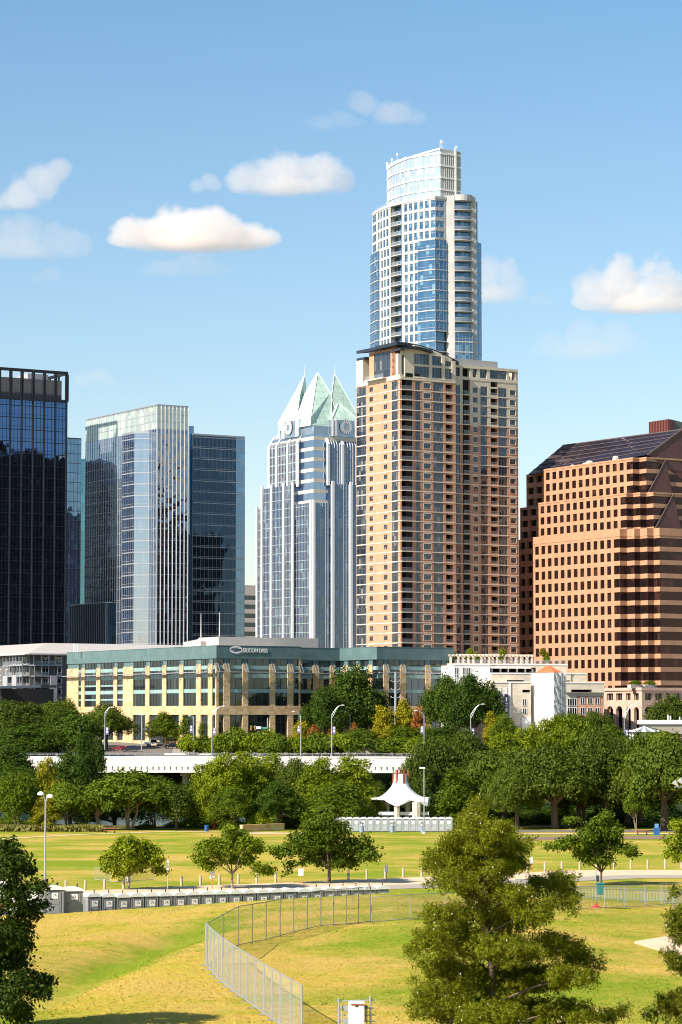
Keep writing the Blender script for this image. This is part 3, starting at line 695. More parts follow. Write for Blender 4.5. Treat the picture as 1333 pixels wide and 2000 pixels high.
# ---- tower beyond the frame whose image fills the silver tower's long side
def mirrored_tower():
    c = Vector((-196, 1060)); root = empty('office_tower', (c.x, c.y, 11), 'dark round-topped office tower seen only as reflection in the silver tower', 'office tower')
    m = MB(); w = MB(); n = 20
    q = [c + (U * math.cos(2 * math.pi * i / n) * 12 + V * math.sin(2 * math.pi * i / n) * 10) for i in range(n)]
    m.prism(q, 8, 112, 0); m.lathe((c.x, c.y, 112), [(10, 0), (9, 5), (6, 9), (.5, 11)], 20, 0); m.build('curtain_wall', M['glass_office'], root)
    z = 14
    while z < 112: w.prism([c + (a - c) * 1.006 for a in q], z, z + .7, 0); z += 4
    w.build('floor_bands', M['dgrey'], root)
    r2 = empty('office_block', (-215, 1030, 11), 'dark stone office block seen only as reflection in the silver tower', 'office block'); m = MB(); w = MB(); k = Vector((-212, 1012)); p = [k, k + U * 24, k + U * 24 + V * 34, k + V * 34]; m.prism(p, 8, 84, 0); m.build('wall', M['stuccogrey'], r2)
    for z in np.arange(14, 82, 4): w.prism([a + (a - (k + U * 12 + V * 17)) * .006 for a in p], z, z + 2.2, 0)
    w.build('window_band', M['glass_office'], r2)
mirrored_tower()
M['maroon'] = panels('maroon_panel', (.12, .06, .055), 1.6, 2.0, .08, .4, .8, .04); M['framegrey'] = plain('grey_window_frame', (.11, .11, .115), .5); M['ribs'] = plain('dim_bronze_ribs', (.12, .09, .08), .5)
# ---- tall curved glass condominium tower
def curved_tower():
    cx = lambda x: 680 + x / 4.347; cy = lambda y: 260 + y / 4.347
    Y = 965; K = at(cx(752), 1405, Y); pyr = cy(1000)
    root = empty('condo_tower', (K.x, K.y, 11), 'tallest tower, curved blue glass and white concrete with a slanted glass crown', 'skyscraper')
    def arc(px0, n=16, f0=33, f1=84):
        """Plan curve from the near corner back to the silhouette at px0."""
        X0 = at(cx(px0), pyr, Y + 32).x * (Y + 33) / (Y + 32); want = K.x - X0
        fs = [f0 + (f1 - f0) * (i + .5) / n for i in range(n)]; ds = want / sum(math.cos(R(f)) for f in fs)
        p = [Vector(K.xy)]
        for f in fs: p.append(p[-1] + Vector((-math.cos(R(f)), math.sin(R(f)))) * ds)
        return p
    A = arc(203)
    E0 = Vector(K.xy); r = lambda px, D, P: P + D * hit(P, D, cx(px), pyr)[0]
    G1 = r(836, U, E0)                                    # corner glass
    D2 = Vector((math.cos(R(-8)), math.sin(R(-8)))); G2 = r(905, D2, G1)      # bright pier
    G3 = r(1056, Vector((math.cos(R(14)), math.sin(R(14)))), G2)              # balconies
    G4 = r(1086, Vector((math.cos(R(30)), math.sin(R(30)))), G3)
    G5 = r(1131, Vector((math.cos(R(60)), math.sin(R(60)))), G4)
    PL = Poly(list(reversed(A))); PR = Poly([E0, G1, G2, G3, G4, G5])
    zr = lambda y: PL.z(cx(752), cy(y))
    ztop = zr(532); fl = (zr(532) - zr(1703)) / 14.0 if False else 3.62
    sL = lambda x, y=1000: PL.s(cx(x), cy(y)); sR = lambda x, y=1000: PR.s(cx(x), cy(y))
    zf = [ztop - .9 - fl * (i + 1) for i in range(60)]; zf = [z for z in zf if z > 12]
    zcut = zr(905)                                          # below this the glass bays come forward
    wall, gl, ws, bal = MB(), MB(), [], []
    # body
    back = [Vector(G5) + Vector((-1.5, 16)), Vector(A[-1]) + Vector((6, 14))]
    body = [PL.pt(t, -1.9) for t in PL.c] + [PR.pt(t, -1.9) for t in PR.c[1:]] + back
    zmd = PR.z(cx(1100), cy(950)); gl.prism(body, 8, zmd, 0, 1); body2 = [PL.pt(t, -1.9) for t in PL.c[1:]] + [PR.pt(t, -1.9) for t in PR.c[1:-1]] + [Vector(G4) + Vector((1, 16)), Vector(A[-1]) + Vector((7, 14))]; gl.prism(body2, zmd, ztop - .4, 0, 1)
    cols_hi = [(225, 240, 'W'), (254, 268, 'W'), (275, 290, 'W'), (300, 316, 'W'), (326, 344, 'W'), (364, 457, 'K'), (478, 505, 'W'), (518, 547, 'W'), (562, 591, 'W'), (608, 638, 'W'), (655, 687, 'W'), (704, 741, 'W')]
    cols_lo = [(203, 268, 'G'), (283, 297, 'W'), (306, 322, 'W'), (333, 352, 'W'), (366, 459, 'K'), (482, 508, 'W'), (525, 553, 'W'), (567, 596, 'W'), (600, 750, 'G')]
    hi = [(sL(a, 800) if a > 230 else 2.0, sL(b, 800), k) for a, b, k in cols_hi]
    lo = [(max(0.0, sL(a, 1300)), sL(b, 1300), k) for a, b, k in cols_lo]
    zl = PL.z(cx(260), cy(1020))
    sh = 1.6
    for z in zf:
        up = z + 1 > zcut
        cols = list(hi if up else lo)
        if not up and z > zl - 2.2: cols = hi[1:5] + lo[4:]; cols = [hi[0]] + cols
        z1 = z + fl
        prev = 0.0 if not up else 1.0
        for a, b, k in cols:
            PL.strip(wall, prev, a, z, z1, 0, -.6, 0)
            if k == 'W':
                PL.strip(wall, a, b, z, z + .55, 0, -.6, 0); PL.strip(wall, a, b, z1 - .45, z1, 0, -.6, 0)
                ws.append(PL.window(a, b, z + .55, z1 - .45, -.22, 1 if b - a < 2 else 2, .72, .09))
            elif k == 'G':
                PL.strip(wall, a, b, z - .16, z + .16, .75, -.3, 0)
                ws.append(PL.window(a, b, z + .16, z1 - .16, .55, 2 if b - a < 8 else 6, .3, .09))
            else:
                m = MB(); PL.strip(m, a, b, z - .14, z + .14, .35, -1.85, 0); PL.pane(m, a + .1, b - .1, z + .14, z + 1.2, .28, 1); PL.strip(m, a, b, z + 1.16, z + 1.24, .32, .24, 0); bal.append(m)
                PL.strip(wall, a - .12, a, z, z1, .1, -1.85, 0); PL.strip(wall, b, b + .12, z, z1, .1, -1.85, 0)
            prev = b
        PL.strip(wall, prev, PL.L - .02, z, z1, 0, -.6, 0)
        # right-hand sides
        a, b = .02, sR(836)
        if up:
            PR.strip(wall, a, b, z, z + .75, 0, -.6, 0); PR.strip(wall, a, b, z1 - .55, z1, 0, -.6, 0)
            ws.append(PR.window(a, b - .9, z + .75, z1 - .55, -.2, 2, .72, .09)); PR.strip(wall, b - .9, b, z + .75, z1 - .55, 0, -.6, 0)
        elif z > zr(1760):
            PR.strip(wall, a, b, z - .16, z + .16, .6, -.3, 0); ws.append(PR.window(a, b - .1, z + .16, z1 - .16, .4, 3, .3, .09))
        else:
            PR.strip(wall, a, b, z - .16, z + .16, .6, -.3, 0); ws.append(PR.window(a, b - .1, z + .16, z1 - .16, -.8, 3, .3, .09))
        s2, s3, s4 = sR(905), sR(1056), sR(1086)
        if z > zr(1690):
            m = MB(); n = 8; k = [s2 + (s3 - s2) * i / n for i in range(n + 1)]
            bul = lambda i: .2 + 1.1 * math.sin(math.pi * min(1, (i / n) * .8 + .1))
            f = [PR.pt(t if 0 < i < n else t + (.01 if i == 0 else -.01), bul(i)) for i, t in enumerate(k)]; bk = [PR.pt(k[0] + .01, -1.85), PR.pt(k[-1] - .01, -1.85)]
            m.prism(f + [bk[1], bk[0]], z - .12, z + .12, 0)
            for i in range(n):
                m.face([(*f[i], z + .2), (*f[i + 1], z + .2), (*f[i + 1], z + 1.25), (*f[i], z + 1.25)], 1, [(i, 0), (i + 1, 0), (i + 1, 1), (i, 1)])
                m.beam((*f[i], z + 1.25), (*f[i + 1], z + 1.25), .08, .08, 0)
            bal.append(m)
        else:
            PR.strip(wall, s2, s3, z - .16, z + .16, .5, -.4, 0); ws.append(PR.window(s2, s3, z + .16, z1 - .16, .3, 5, .3, .1))
        a = s4; b = PR.L if z < zr(950) else s4 + (PR.L - s4) * .3
        PR.strip(wall, a, b, z - .16, z + .16, .2, -.4, 0); ws.append(PR.window(a, b, z + .16, z1 - .16, 0, 2, .3, .1))
    p1, p2, p3, p4 = sR(836), sR(905), sR(1056), sR(1086)
    PR.strip(wall, p1, p2, 8, ztop + .6, 0, -2.6, 1); PR.strip(wall, p3, p4, 8, ztop + .6, 0, -2.6, 1)
    PL.strip(wall, 1.0, PL.L - .02, zf[0] + fl, ztop, .15, -1.5, 0); PR.strip(wall, .02, p1 - .02, zf[0] + fl, ztop, .15, -1.5, 0)
    n = 6; f = [PR.pt(p2 + (p3 - p2) * (.02 + .96 * i / n), .2 + 1.2 * math.sin(math.pi * i / n)) for i in range(n + 1)]
    wall.prism(f + [PR.pt(p3 - .1, -2), PR.pt(p2 + .1, -2)], zf[0] + fl - .3, ztop + .9, 0)
    gl.build('core', [M['glass_sky'], M['roofgrey']], root)
    wall.build('wall', [M['pale'], M['pale']], root)
    ws.sort(key=lambda m: -len(m.v)); vis = [m for m in ws if m.v[0][2] > 60]; hid = [m for m in ws if m.v[0][2] <= 60]
    many('window', vis + hid, [M['glass_sky'], M['galv']], root)
    bal.sort(key=lambda m: -m.v[0][2]); many('balcony', bal, [M['pale'], M['rail']], root)
    # slanted crown: curved screen on the left, flat wall on the right
    sx = lambda x, Yq, y: at(cx(x), cy(y), Yq)
    Kc = at(cx(786), cy(540), Y + 3.5); X0 = at(cx(336), cy(560), Y + 26).x; want = Kc.x - X0; n = 18
    fs = [22 + (92 - 22) * (i + .5) / n for i in range(n)]; ds = want / sum(math.cos(R(q)) for q in fs)
    p = [Vector(Kc.xy)]
    for q in fs: p.append(p[-1] + Vector((-math.cos(R(q)), math.sin(R(q)))) * ds)
    Cv = Poly(list(reversed(p)))
    ztr = hit(Kc, U, cx(786), cy(132))[1]; ztl = zat(cy(258), p[-1].y, cx(336)); dip = zat(cy(318), p[-2].y)
    Rr = Vector(Kc.xy) + U * hit(Kc, U, cx(958), cy(300))[0]; Pc = Poly([Kc.xy, Rr])
    zb = ztop - 1
    def topz(t):
        u = t / Cv.L                                        # 0 far left .. 1 corner: the scooped rim
        return dip + (ztr - dip) * (max(0, (u - .10) / .90) ** 2.1) if u > .10 else dip + (ztl - dip) * (1 - u / .10)
    g, b = MB(), MB(); c = [Cv.L * i / 36 for i in range(37)]
    for t0, t1 in zip(c, c[1:]):
        q0, q1 = Cv.pt(t0), Cv.pt(t1)
        g.face([(*q0, zb), (*q1, zb), (*q1, topz(t1)), (*q0, topz(t0))], 0, [(t0, zb), (t1, zb), (t1, topz(t1)), (t0, topz(t0))])
        i0, i1 = Cv.pt(t0, -.4), Cv.pt(t1, -.4)
        g.face([(*i1, zb), (*i0, zb), (*i0, topz(t0)), (*i1, topz(t1))], 0, [(t0, zb), (t1, zb), (t1, zb), (t0, zb)])
        b.beam((*q0, topz(t0)), (*q1, topz(t1)), .6, .6)
    for k in range(24):
        t = Cv.L * (k + .5) / 24; Cv.strip(b, t - .035, t + .035, zb, topz(t), .12, .01)
    for z in np.arange(zb + 4, ztr, 4.3):
        ts = [t for t in c if topz(t) > z + .4]
        if len(ts) > 1: Cv.strip(b, ts[0], ts[-1], z - .3, z + .3, .25, .01)
    g.build('crown_screen', [M['glass_crown']], root)
    # rear rim: straight sloping beam with the roof behind the scoop
    lq, rq = Cv.pt(0), Cv.pt(Cv.L)
    rim0, rim1 = Vector((*(lq + Vector((1.5, 5))), ztl)), Vector((*(rq + Vector((0, 3))), ztr + .2))
    b.beam(rim0, rim1, 1.0, 1.0); b.beam((*lq, ztl), rim0, .9, .9)
    rf = MB()
    for i in range(18):
        u0, u1 = i / 18, (i + 1) / 18; r0, r1 = rim0.lerp(rim1, u0), rim0.lerp(rim1, u1); q0, q1 = Cv.pt(Cv.L * u0, -.5), Cv.pt(Cv.L * u1, -.5)
        rf.face([(*q0, topz(Cv.L * u0) - .3), (*q1, topz(Cv.L * u1) - .3), (r1.x, r1.y, r1.z - .3), (r0.x, r0.y, r0.z - .3)], 0, [(u0 * 30, 0), (u1 * 30, 0), (u1 * 30, 6), (u0 * 30, 6)])
    rf.build('crown_roof', [plain('blue_grey_louvres', (.10, .13, .18), .6)], root)
    w = MB(); zt2 = hit(Kc, U, cx(958), cy(160))[1]; e = Pc.L
    w.face([(*Pc.pt(0), zb), (*Pc.pt(e), zb), (*Pc.pt(e), zt2), (*Pc.pt(0), ztr)]); q = Pc.pt(e) + V * 14; w.face([(*Pc.pt(e), zb), (*q, zb), (*q, zt2 - 2), (*Pc.pt(e), zt2)])
    w.face([(*Pc.pt(0), ztr), (*Pc.pt(e), zt2), (*q, zt2 - 2), (rim0.x, rim0.y, ztl)])
    w.build('crown_wall', [M['pale']], root)
    v = MB(); a0, a1 = Pc.s(cx(820), cy(300)), Pc.s(cx(905), cy(300))
    for y0, y1 in ((165, 270), (282, 385), (400, 480)): Pc.pane(v, a0, a1, zr(y1) * 1.0, zr(y0), .12, 0)
    v.build('louvre', [M['grey']], root)
    for z in np.arange(zb + 4, zt2, 4.3): Pc.strip(b, 0, e, z - .3, z + .3, .3, .01)
    s = Pc.s(cx(911), cy(300)); Pc.strip(b, s - .3, s + .3, zb, zt2 + 1.2, .5, .01)
    bars(Pc, b, a0, a1, .9, zb, zt2 - 1, .1, .25, .13)
    b.build('crown_frame', [M['white']], root)
    an = MB()
    for x, y0, y1, dY in ((783, 120, 68, 2), (792, 125, 62, 3), (808, 130, 66, 4), (920, 145, 112, 6), (912, 150, 125, 6), (372, 240, 218, 20), (418, 230, 172, 18), (482, 210, 195, 14), (494, 205, 192, 13), (570, 185, 178, 10)):
        p0 = at(cx(x), cy(y0), Y + dY + 6); p1 = at(cx(x), cy(y1), Y + dY + 6); an.tube(p0 - Vector((0, 0, 2)), p1, .09, .07, 5)
        if x in (792, 920, 418, 372): an.box((p1.x, p1.y, p1.z - .8), (.6, .4, .9))
    an.build('antenna', [M['white']], root)
    rl = MB(); Q = Poly([PL.pt(t, -.6) for t in PL.c]); Q.pane(rl, 1, Q.L, ztop, ztop + 1.2, 0); rl.build('roof_railing', [M['rail']], root)
curved_tower()
# ---- orange brick apartment tower
def brick_tower():
    cx = lambda x: 680 + x / 3.703; cy = lambda y: 650 + y / 3.703
    Y = 830; C = at(cx(383), 1405, Y); C2 = Vector(C.xy)
    root = empty('apartment_tower', (C.x, C.y, 11), 'orange brick apartment tower with balconies and a curved dark penthouse roof', 'apartment tower')
    py = cy(900)
    l = hit(C, V, cx(62), py)[0]; PL = Poly([C2 + V * l, C2])
    r = hit(C, U, cx(781), py)[0]; PR = Poly([C2, C2 + U * r])
    set_ = 1.7; o = C2 + V * set_; r2 = hit(o, U, cx(1231), py)[0]; PB = Poly([o + U * r, o + U * r2])
    sL = lambda x, y=900: PL.s(cx(x), cy(y)); sR = lambda x, y=900: PR.s(cx(x), cy(y)); sB = lambda x, y=900: PB.s(cx(x), cy(y))
    zt = PL.z(cx(383), cy(322)); fl = (PL.z(cx(383), cy(390)) - PL.z(cx(395), cy(1090))) / 9.55
    fl = 3.06
    zb = PB.z(cx(1200), cy(352)); ztB = PB.z(cx(1200), cy(268)); ztBl = ztB
    zs = []; z = zt - .55 - fl
    while z > 11: zs.append(z); z -= fl
    brick, cream, band, ws, bal, back = MB(), MB(), MB(), [], [], MB()
    zc = zs[3] - .1
    def side(P, cols, mb, top, mb2=None, zsw=None):
        prev = 0.0
        for a, b, k in cols + [(P.L, P.L, 'E')]:
            for m_, z0, z1 in ((mb, 8, top if mb2 is None else zsw), (mb2, zsw, top)):
                if m_ is None: continue
                P.strip(m_, prev, a, z0, z1, 0, -.5, 0)
                if k == 'E': continue
                for z in zs:
                    if not (z0 - .2 <= z < z1 - .5): continue
                    if k in 'WN':
                        h0, h1 = (.85, 2.45) if k == 'W' else (.95, 2.35)
                        P.strip(m_, a, b, z, z + h0, 0, -.5, 0); P.strip(m_, a, b, z + h1, z + fl, 0, -.5, 0)
                        if k == 'W':
                            P.strip(band, a - .15, b + .15, z + h1, z + h1 + .4, .05, -.02, 0); P.strip(band, a - .15, b + .15, z + h0 - .14, z + h0, .08, -.02, 0)
                            for e0, e1 in ((a - .14, a), (b, b + .14)): P.strip(band, e0, e1, z + h0, z + h1, .04, -.02, 0)
                        ws.append(P.window(a, b, z + h0, z + h1, -.22, 2, .0, .09))
                    elif k == 'B':
                        P.strip(m_, a, b, z + fl - .25, z + fl, -.1, -.5, 0); ws.append(P.window(a, b, z + .12, z + fl - .25, -.14, 3 if b - a > 3 else 2, .68, .10))
                    elif k in 'Kk':
                        m = MB(); out = .5 if k == 'K' else .02
                        P.strip(m, a, b, z - .14, z + .14, out, -1.9, 0)
                        if k == 'k': P.strip(m_, a, b, z + .1, z + .45, 0, -.3, 0); P.strip(m_, a, b, z + fl - .55, z + fl, 0, -.3, 0)
                        P.pane(m, a + .05, b - .05, z + .14, z + 1.15, out - .06, 1); P.strip(m, a, b, z + 1.12, z + 1.2, out, out - .08, 2)
                        if k == 'K': P.strip(m, a + (b - a) * .55, a + (b - a) * .55 + .09, z + .1, z + fl - .1, -1.2, -1.3, 2)
                        bal.append(m)
            if k in 'Kk':
                P.pane(back, a - .1, b + .1, 8, top, -1.88, 1); P.strip(mb, a - .02, a, 8, top, 0, -1.9, 0); P.strip(mb, b, b + .02, 8, top, 0, -1.9, 0)
            if k in 'WNB' and zs[0] + fl < top - .05: P.strip(mb2 or mb, a, b, zs[0] + fl, top, 0, -.5, 0)
            prev = b
        for z in zs:
            if z < top - 1:
                prev = 0.0
                for a, b, k in cols + [(P.L, P.L, 'E')]:
                    if k in 'Kk' or k == 'E': P.strip(band, prev, a, z - .14, z + .14, .09, -.02, 0); prev = b
    cl = [(0.15, sL(131), 'B'), (sL(156), sL(181), 'N'), (sL(259), sL(285), 'N'), (sL(318), PL.L - .12, 'B')]
    side(PL, cl, brick, zt)
    cr = [(.15, sR(466), 'K'), (sR(489), sR(524), 'B'), (sR(547), sR(600), 'W'), (sR(618), sR(690), 'B'), (sR(708), sR(760), 'k')]
    side(PR, cr, brick, zt)
    cb = [(.05, sB(812), 'B'), (sB(832), sB(882), 'K'), (sB(905), sB(939), 'W'), (sB(960), sB(1011), 'B'), (sB(1034), sB(1085), 'k'), (sB(1089), sB(1151), 'B'), (sB(1172), sB(1214), 'W')]
    cb2 = []
    side(PB, cb, brick, zb, cream, zc)
    # rear and inside
    rear = [PB.pt(PB.L, -2) + V * 24, C2 + V * (l - .3)]
    back.prism([PL.pt(.1, -2.0), PL.pt(PL.L, -2.0), PR.pt(PR.L, -2.0), PB.pt(PB.L - .1, -2.0), PB.pt(PB.L - .1) + V * 24, C2 + V * (l - .3) + U * 10], 8, zb - .1, 0, 2)
    eR = Poly([PB.pt(PB.L), PB.pt(PB.L) + V * 24]); eR.strip(brick, 0, 24, 8, zc, 0, -.5); eR.strip(cream, 0, 24, zc, ztB, 0, -.5)
    PL.strip(cream, 0, PL.L, zt - .5, zt + .9, .2, -1.2, 0); PR.strip(cream, 0, PR.L, zt - .55, zt + .3, .1, -1.2, 0)
    # two-storey penthouse on the front section, loggia on the set-back section
    P2 = Poly([PR.pt(sR(378), -1.0) , PR.pt(PR.L, -1.0)]) if False else PR
    zh = PR.z(cx(560), cy(105)); n = 24
    ph0, ph1 = sR(440), PR.L
    def arcz(t):                                            # underside of the big curved roof along the front
        x = (t - ph0) / (PR.L + 1.5 - ph0); pk = PR.z(cx(470), cy(78)); lo_ = PR.z(cx(800), cy(214))
        return pk + (lo_ - pk) * max(0, x) ** 1.75
    zmid = PR.z(cx(540), cy(236))
    pent = [(sR(485), sR(592)), (sR(612), sR(684)), (sR(706), sR(757))]
    PR.strip(cream, ph0 - 1.2, pent[0][0], zt, arcz(sR(470)) - 1.6, -.3, -1.2, 0)
    edges = pent + [(PR.L, PR.L)]
    for (a, b), nx in zip(pent, edges[1:]):
        ztp = PR.z(cx(540), cy(152)) if a == pent[0][0] else arcz(b) - 1.0
        PR.strip(cream, a, b, zt, zt + .7, -.3, -1.2, 0); PR.strip(cream, a, b, zmid - .35, zmid + .35, -.3, -1.2, 0)
        ws.append(PR.window(a, b, zt + .7, zmid - .35, -.6, 4, .5, .1)); ws.append(PR.window(a, b, zmid + .35, max(zmid + .8, ztp), -.6, 4, .5, .1))
        PR.strip(cream, b, nx[0], zt, arcz(nx[0] if nx[0] < PR.L else PR.L) - .3, -.1, -1.2, 0)
        for i in range(6):
            t0, t1 = a + (b - a) * i / 6, a + (b - a) * (i + 1) / 6; PR.strip(cream, t0, t1, max(zmid + .8, ztp), arcz(t1) - .1, -.3, -1.2, 0)
    PR.strip(cream, ph0 - 1.2, PR.L, zt, zt + .2, .1, -1.2, 0)
    a, b = sR(396), sR(442); PR.strip(cream, a - 1.2, a, zt, PR.z(cx(400), cy(150)), -.6, -2.0, 0); PR.strip(cream, a, b, PR.z(cx(400), cy(160)), PR.z(cx(400), cy(125)), -.6, -1.4); ws.append(PR.window(a, b, zt + .6, PR.z(cx(400), cy(160)), -.9, 3, .5, .1)); PR.strip(cream, b, ph0, zt, PR.z(cx(400), cy(130)), -.6, -1.4)
    # brick drum of the penthouse on the left side
    zp = PL.z(cx(200), cy(128)); t0, t1, t2 = sL(118), sL(311), PL.L
    o2 = -1.6
    PL.strip(brick, sL(122), sL(157), zt + .9, zp, o2, -6); PL.strip(brick, sL(277), t1, zt + .9, zp, o2, -6)
    PL.strip(brick, sL(157), sL(277), zp - .6, zp, o2, -6); ws.append(PL.window(sL(157), sL(277), zt + .9, zp - .6, o2 - .2, 4, .35, .12))
    q = PL.pt(t1, o2); Pd = Poly([q, q + U * 9]); Pd.strip(brick, 0, hit(q, U, cx(382), cy(200))[0], zt + .2, PL.z(cx(310), cy(96)), 0, -2)
    Pd.strip(band, 0, hit(q, U, cx(382), cy(200))[0], PL.z(cx(310), cy(238)) - .2, PL.z(cx(310), cy(238)) + .2, .06, -.1)
    m = MB(); PL.strip(m, sL(150), sL(285), zt + .5, zt + .9, 1.5, -1.6, 0); PL.pane(m, sL(150), sL(285), zt + .9, zt + 2.0, 1.4, 1); bal.insert(0, m)
    # roofs: a curved shell as deep as the tower front, a lower one over the corner
    roof = MB(); th = 1.0
    def shell(prof, d0, d1, th):
        """prof: (along-U distance from corner, height); laid from depth d0 (towards viewer) to d1."""
        for (s0, z0), (s1, z1) in zip(prof, prof[1:]):
            p = lambda s, d, z: (*(C2 + U * s + V * d), z)
            roof.hexa([p(s0, d0, z0 - th), p(s1, d0, z1 - th), p(s1, d1, z1 - th), p(s0, d1, z0 - th), p(s0, d0, z0), p(s1, d0, z1), p(s1, d1, z1), p(s0, d1, z0)])
    zpk = PL.z(cx(383), cy(72)); zl = PL.z(cx(68), cy(128)); zr_ = PR.z(cx(802), cy(205))
    ur = PR.L + 2.0; prof = []
    for i in range(n + 1):
        x = i / n; s = -.6 + (ur + .6) * x
        prof.append((s, zpk + 0.5 - (zpk - zr_ + .5) * max(0, (x - .10) / .90) ** 1.9))
    shell(prof, 1.2, 13.5, th)
    lz = PL.z(cx(360), cy(128)) + .4
    prof2 = [(-.8 + (sR(600) + .8) * i / 10, lz + 1.3 * math.sin(math.pi * (i / 10 * .8 + .12)) - .4) for i in range(11)]
    shell(prof2, -1.4, 3, .7)
    # left flank eaves running back along V
    e0, e1 = PL.pt(sL(66), 0), PL.pt(t1, 0)
    for zz0, zz1, oo, ww in ((PL.z(cx(68), cy(131)), PL.z(cx(311), cy(82)), .2, 6),):
        a = PL.pt(max(-4, sL(66)), oo); roof.hexa([(*PL.pt(t1 + 1.0, oo), zz1 - .9), (*PL.pt(t1 + 1.0, -5), zz1 - .2), (*(a + U * (oo + 5)), zz0 - .2), (*a, zz0 - .9), (*PL.pt(t1 + 1.0, oo), zz1), (*PL.pt(t1 + 1.0, -5), zz1 + .7), (*(a + U * (oo + 5)), zz0 + .7), (*a, zz0)])
    a = Vector(PL.p[0]) - V * 0; z = PL.z(cx(75), cy(195)); roof.box((*(PL.pt(.6, -.5) + U * 3.4 - V * .5), z), (6, 5, .7), 0, AZ)
    w2 = MB(); w2.box((*(PL.pt(1.2, -2.5) + V * 1), zt), (3, 4, z - zt), 0, AZ); w2.build('penthouse_annex', M['cream'], root)
    roof.build('roof', M['slate'], root)
    dk = MB(); dk.prism([PL.pt(sL(157), o2 - .6), PL.pt(sL(277), o2 - .6), PL.pt(t1, -3), PR.pt(PR.L - .5, -1.3), PR.pt(PR.L - .5, -13), PL.pt(sL(157), -12)], zt - .6, PR.z(cx(700), cy(215)), 0); dk.build('penthouse_core', M['glass_orange'], root)
    # loggia with square posts
    zl0, zl1 = zb + .2, ztB
    PB.strip(cream, 0, PB.L, zb - .6, zb + .35, .1, -3, 0); PB.strip(cream, 0, PB.L, zl1 - .6, zl1 + .2, .15, -3, 0)
    for x0, x1 in ((778, 783), (812, 831), (882, 904), (936, 957), (1008, 1030), (1150, 1170), (1212, 1231)): PB.strip(cream, max(0, sB(x0)), sB(x1), zb + .35, zl1 - .6, 0, -1.2, 0, True)
    for x0, x1 in ((783, 812), (904, 936), (957, 1008), (1030, 1150)): ws.append(PB.window(sB(x0), sB(x1), zb + .35, zl1 - .6, -.5, 3 if x1 - x0 < 90 else 6, .5, .1))
    back.prism([PB.pt(0, -2), PB.pt(sB(1160), -2), PB.pt(sB(1160), -16), PB.pt(0, -16)], zb, zl1 - .3, 0, 2)
    m = MB(); PB.strip(m, sB(800), sB(1128), zl1 + .1, zl1 + 2.6, -3.2, -7, 0, True); m.build('roof_screen', M['grey'], root)
    brick.build('wall', M['brick'], root); cream.build('wall', M['cream'], root); band.build('floor_band', M['limeband'], root); back.build('core', [M['dark'], M['glass_orange'], M['roofgrey']], root)
    ws.sort(key=lambda m: -max(v[2] for v in m.v)); many('window', ws, [M['glass_orange'], M['framegrey']], root)
    bal.sort(key=lambda m: -m.v[0][2]); many('balcony', bal, [M['limeband'], M['rail'], M['galv']], root)
brick_tower()
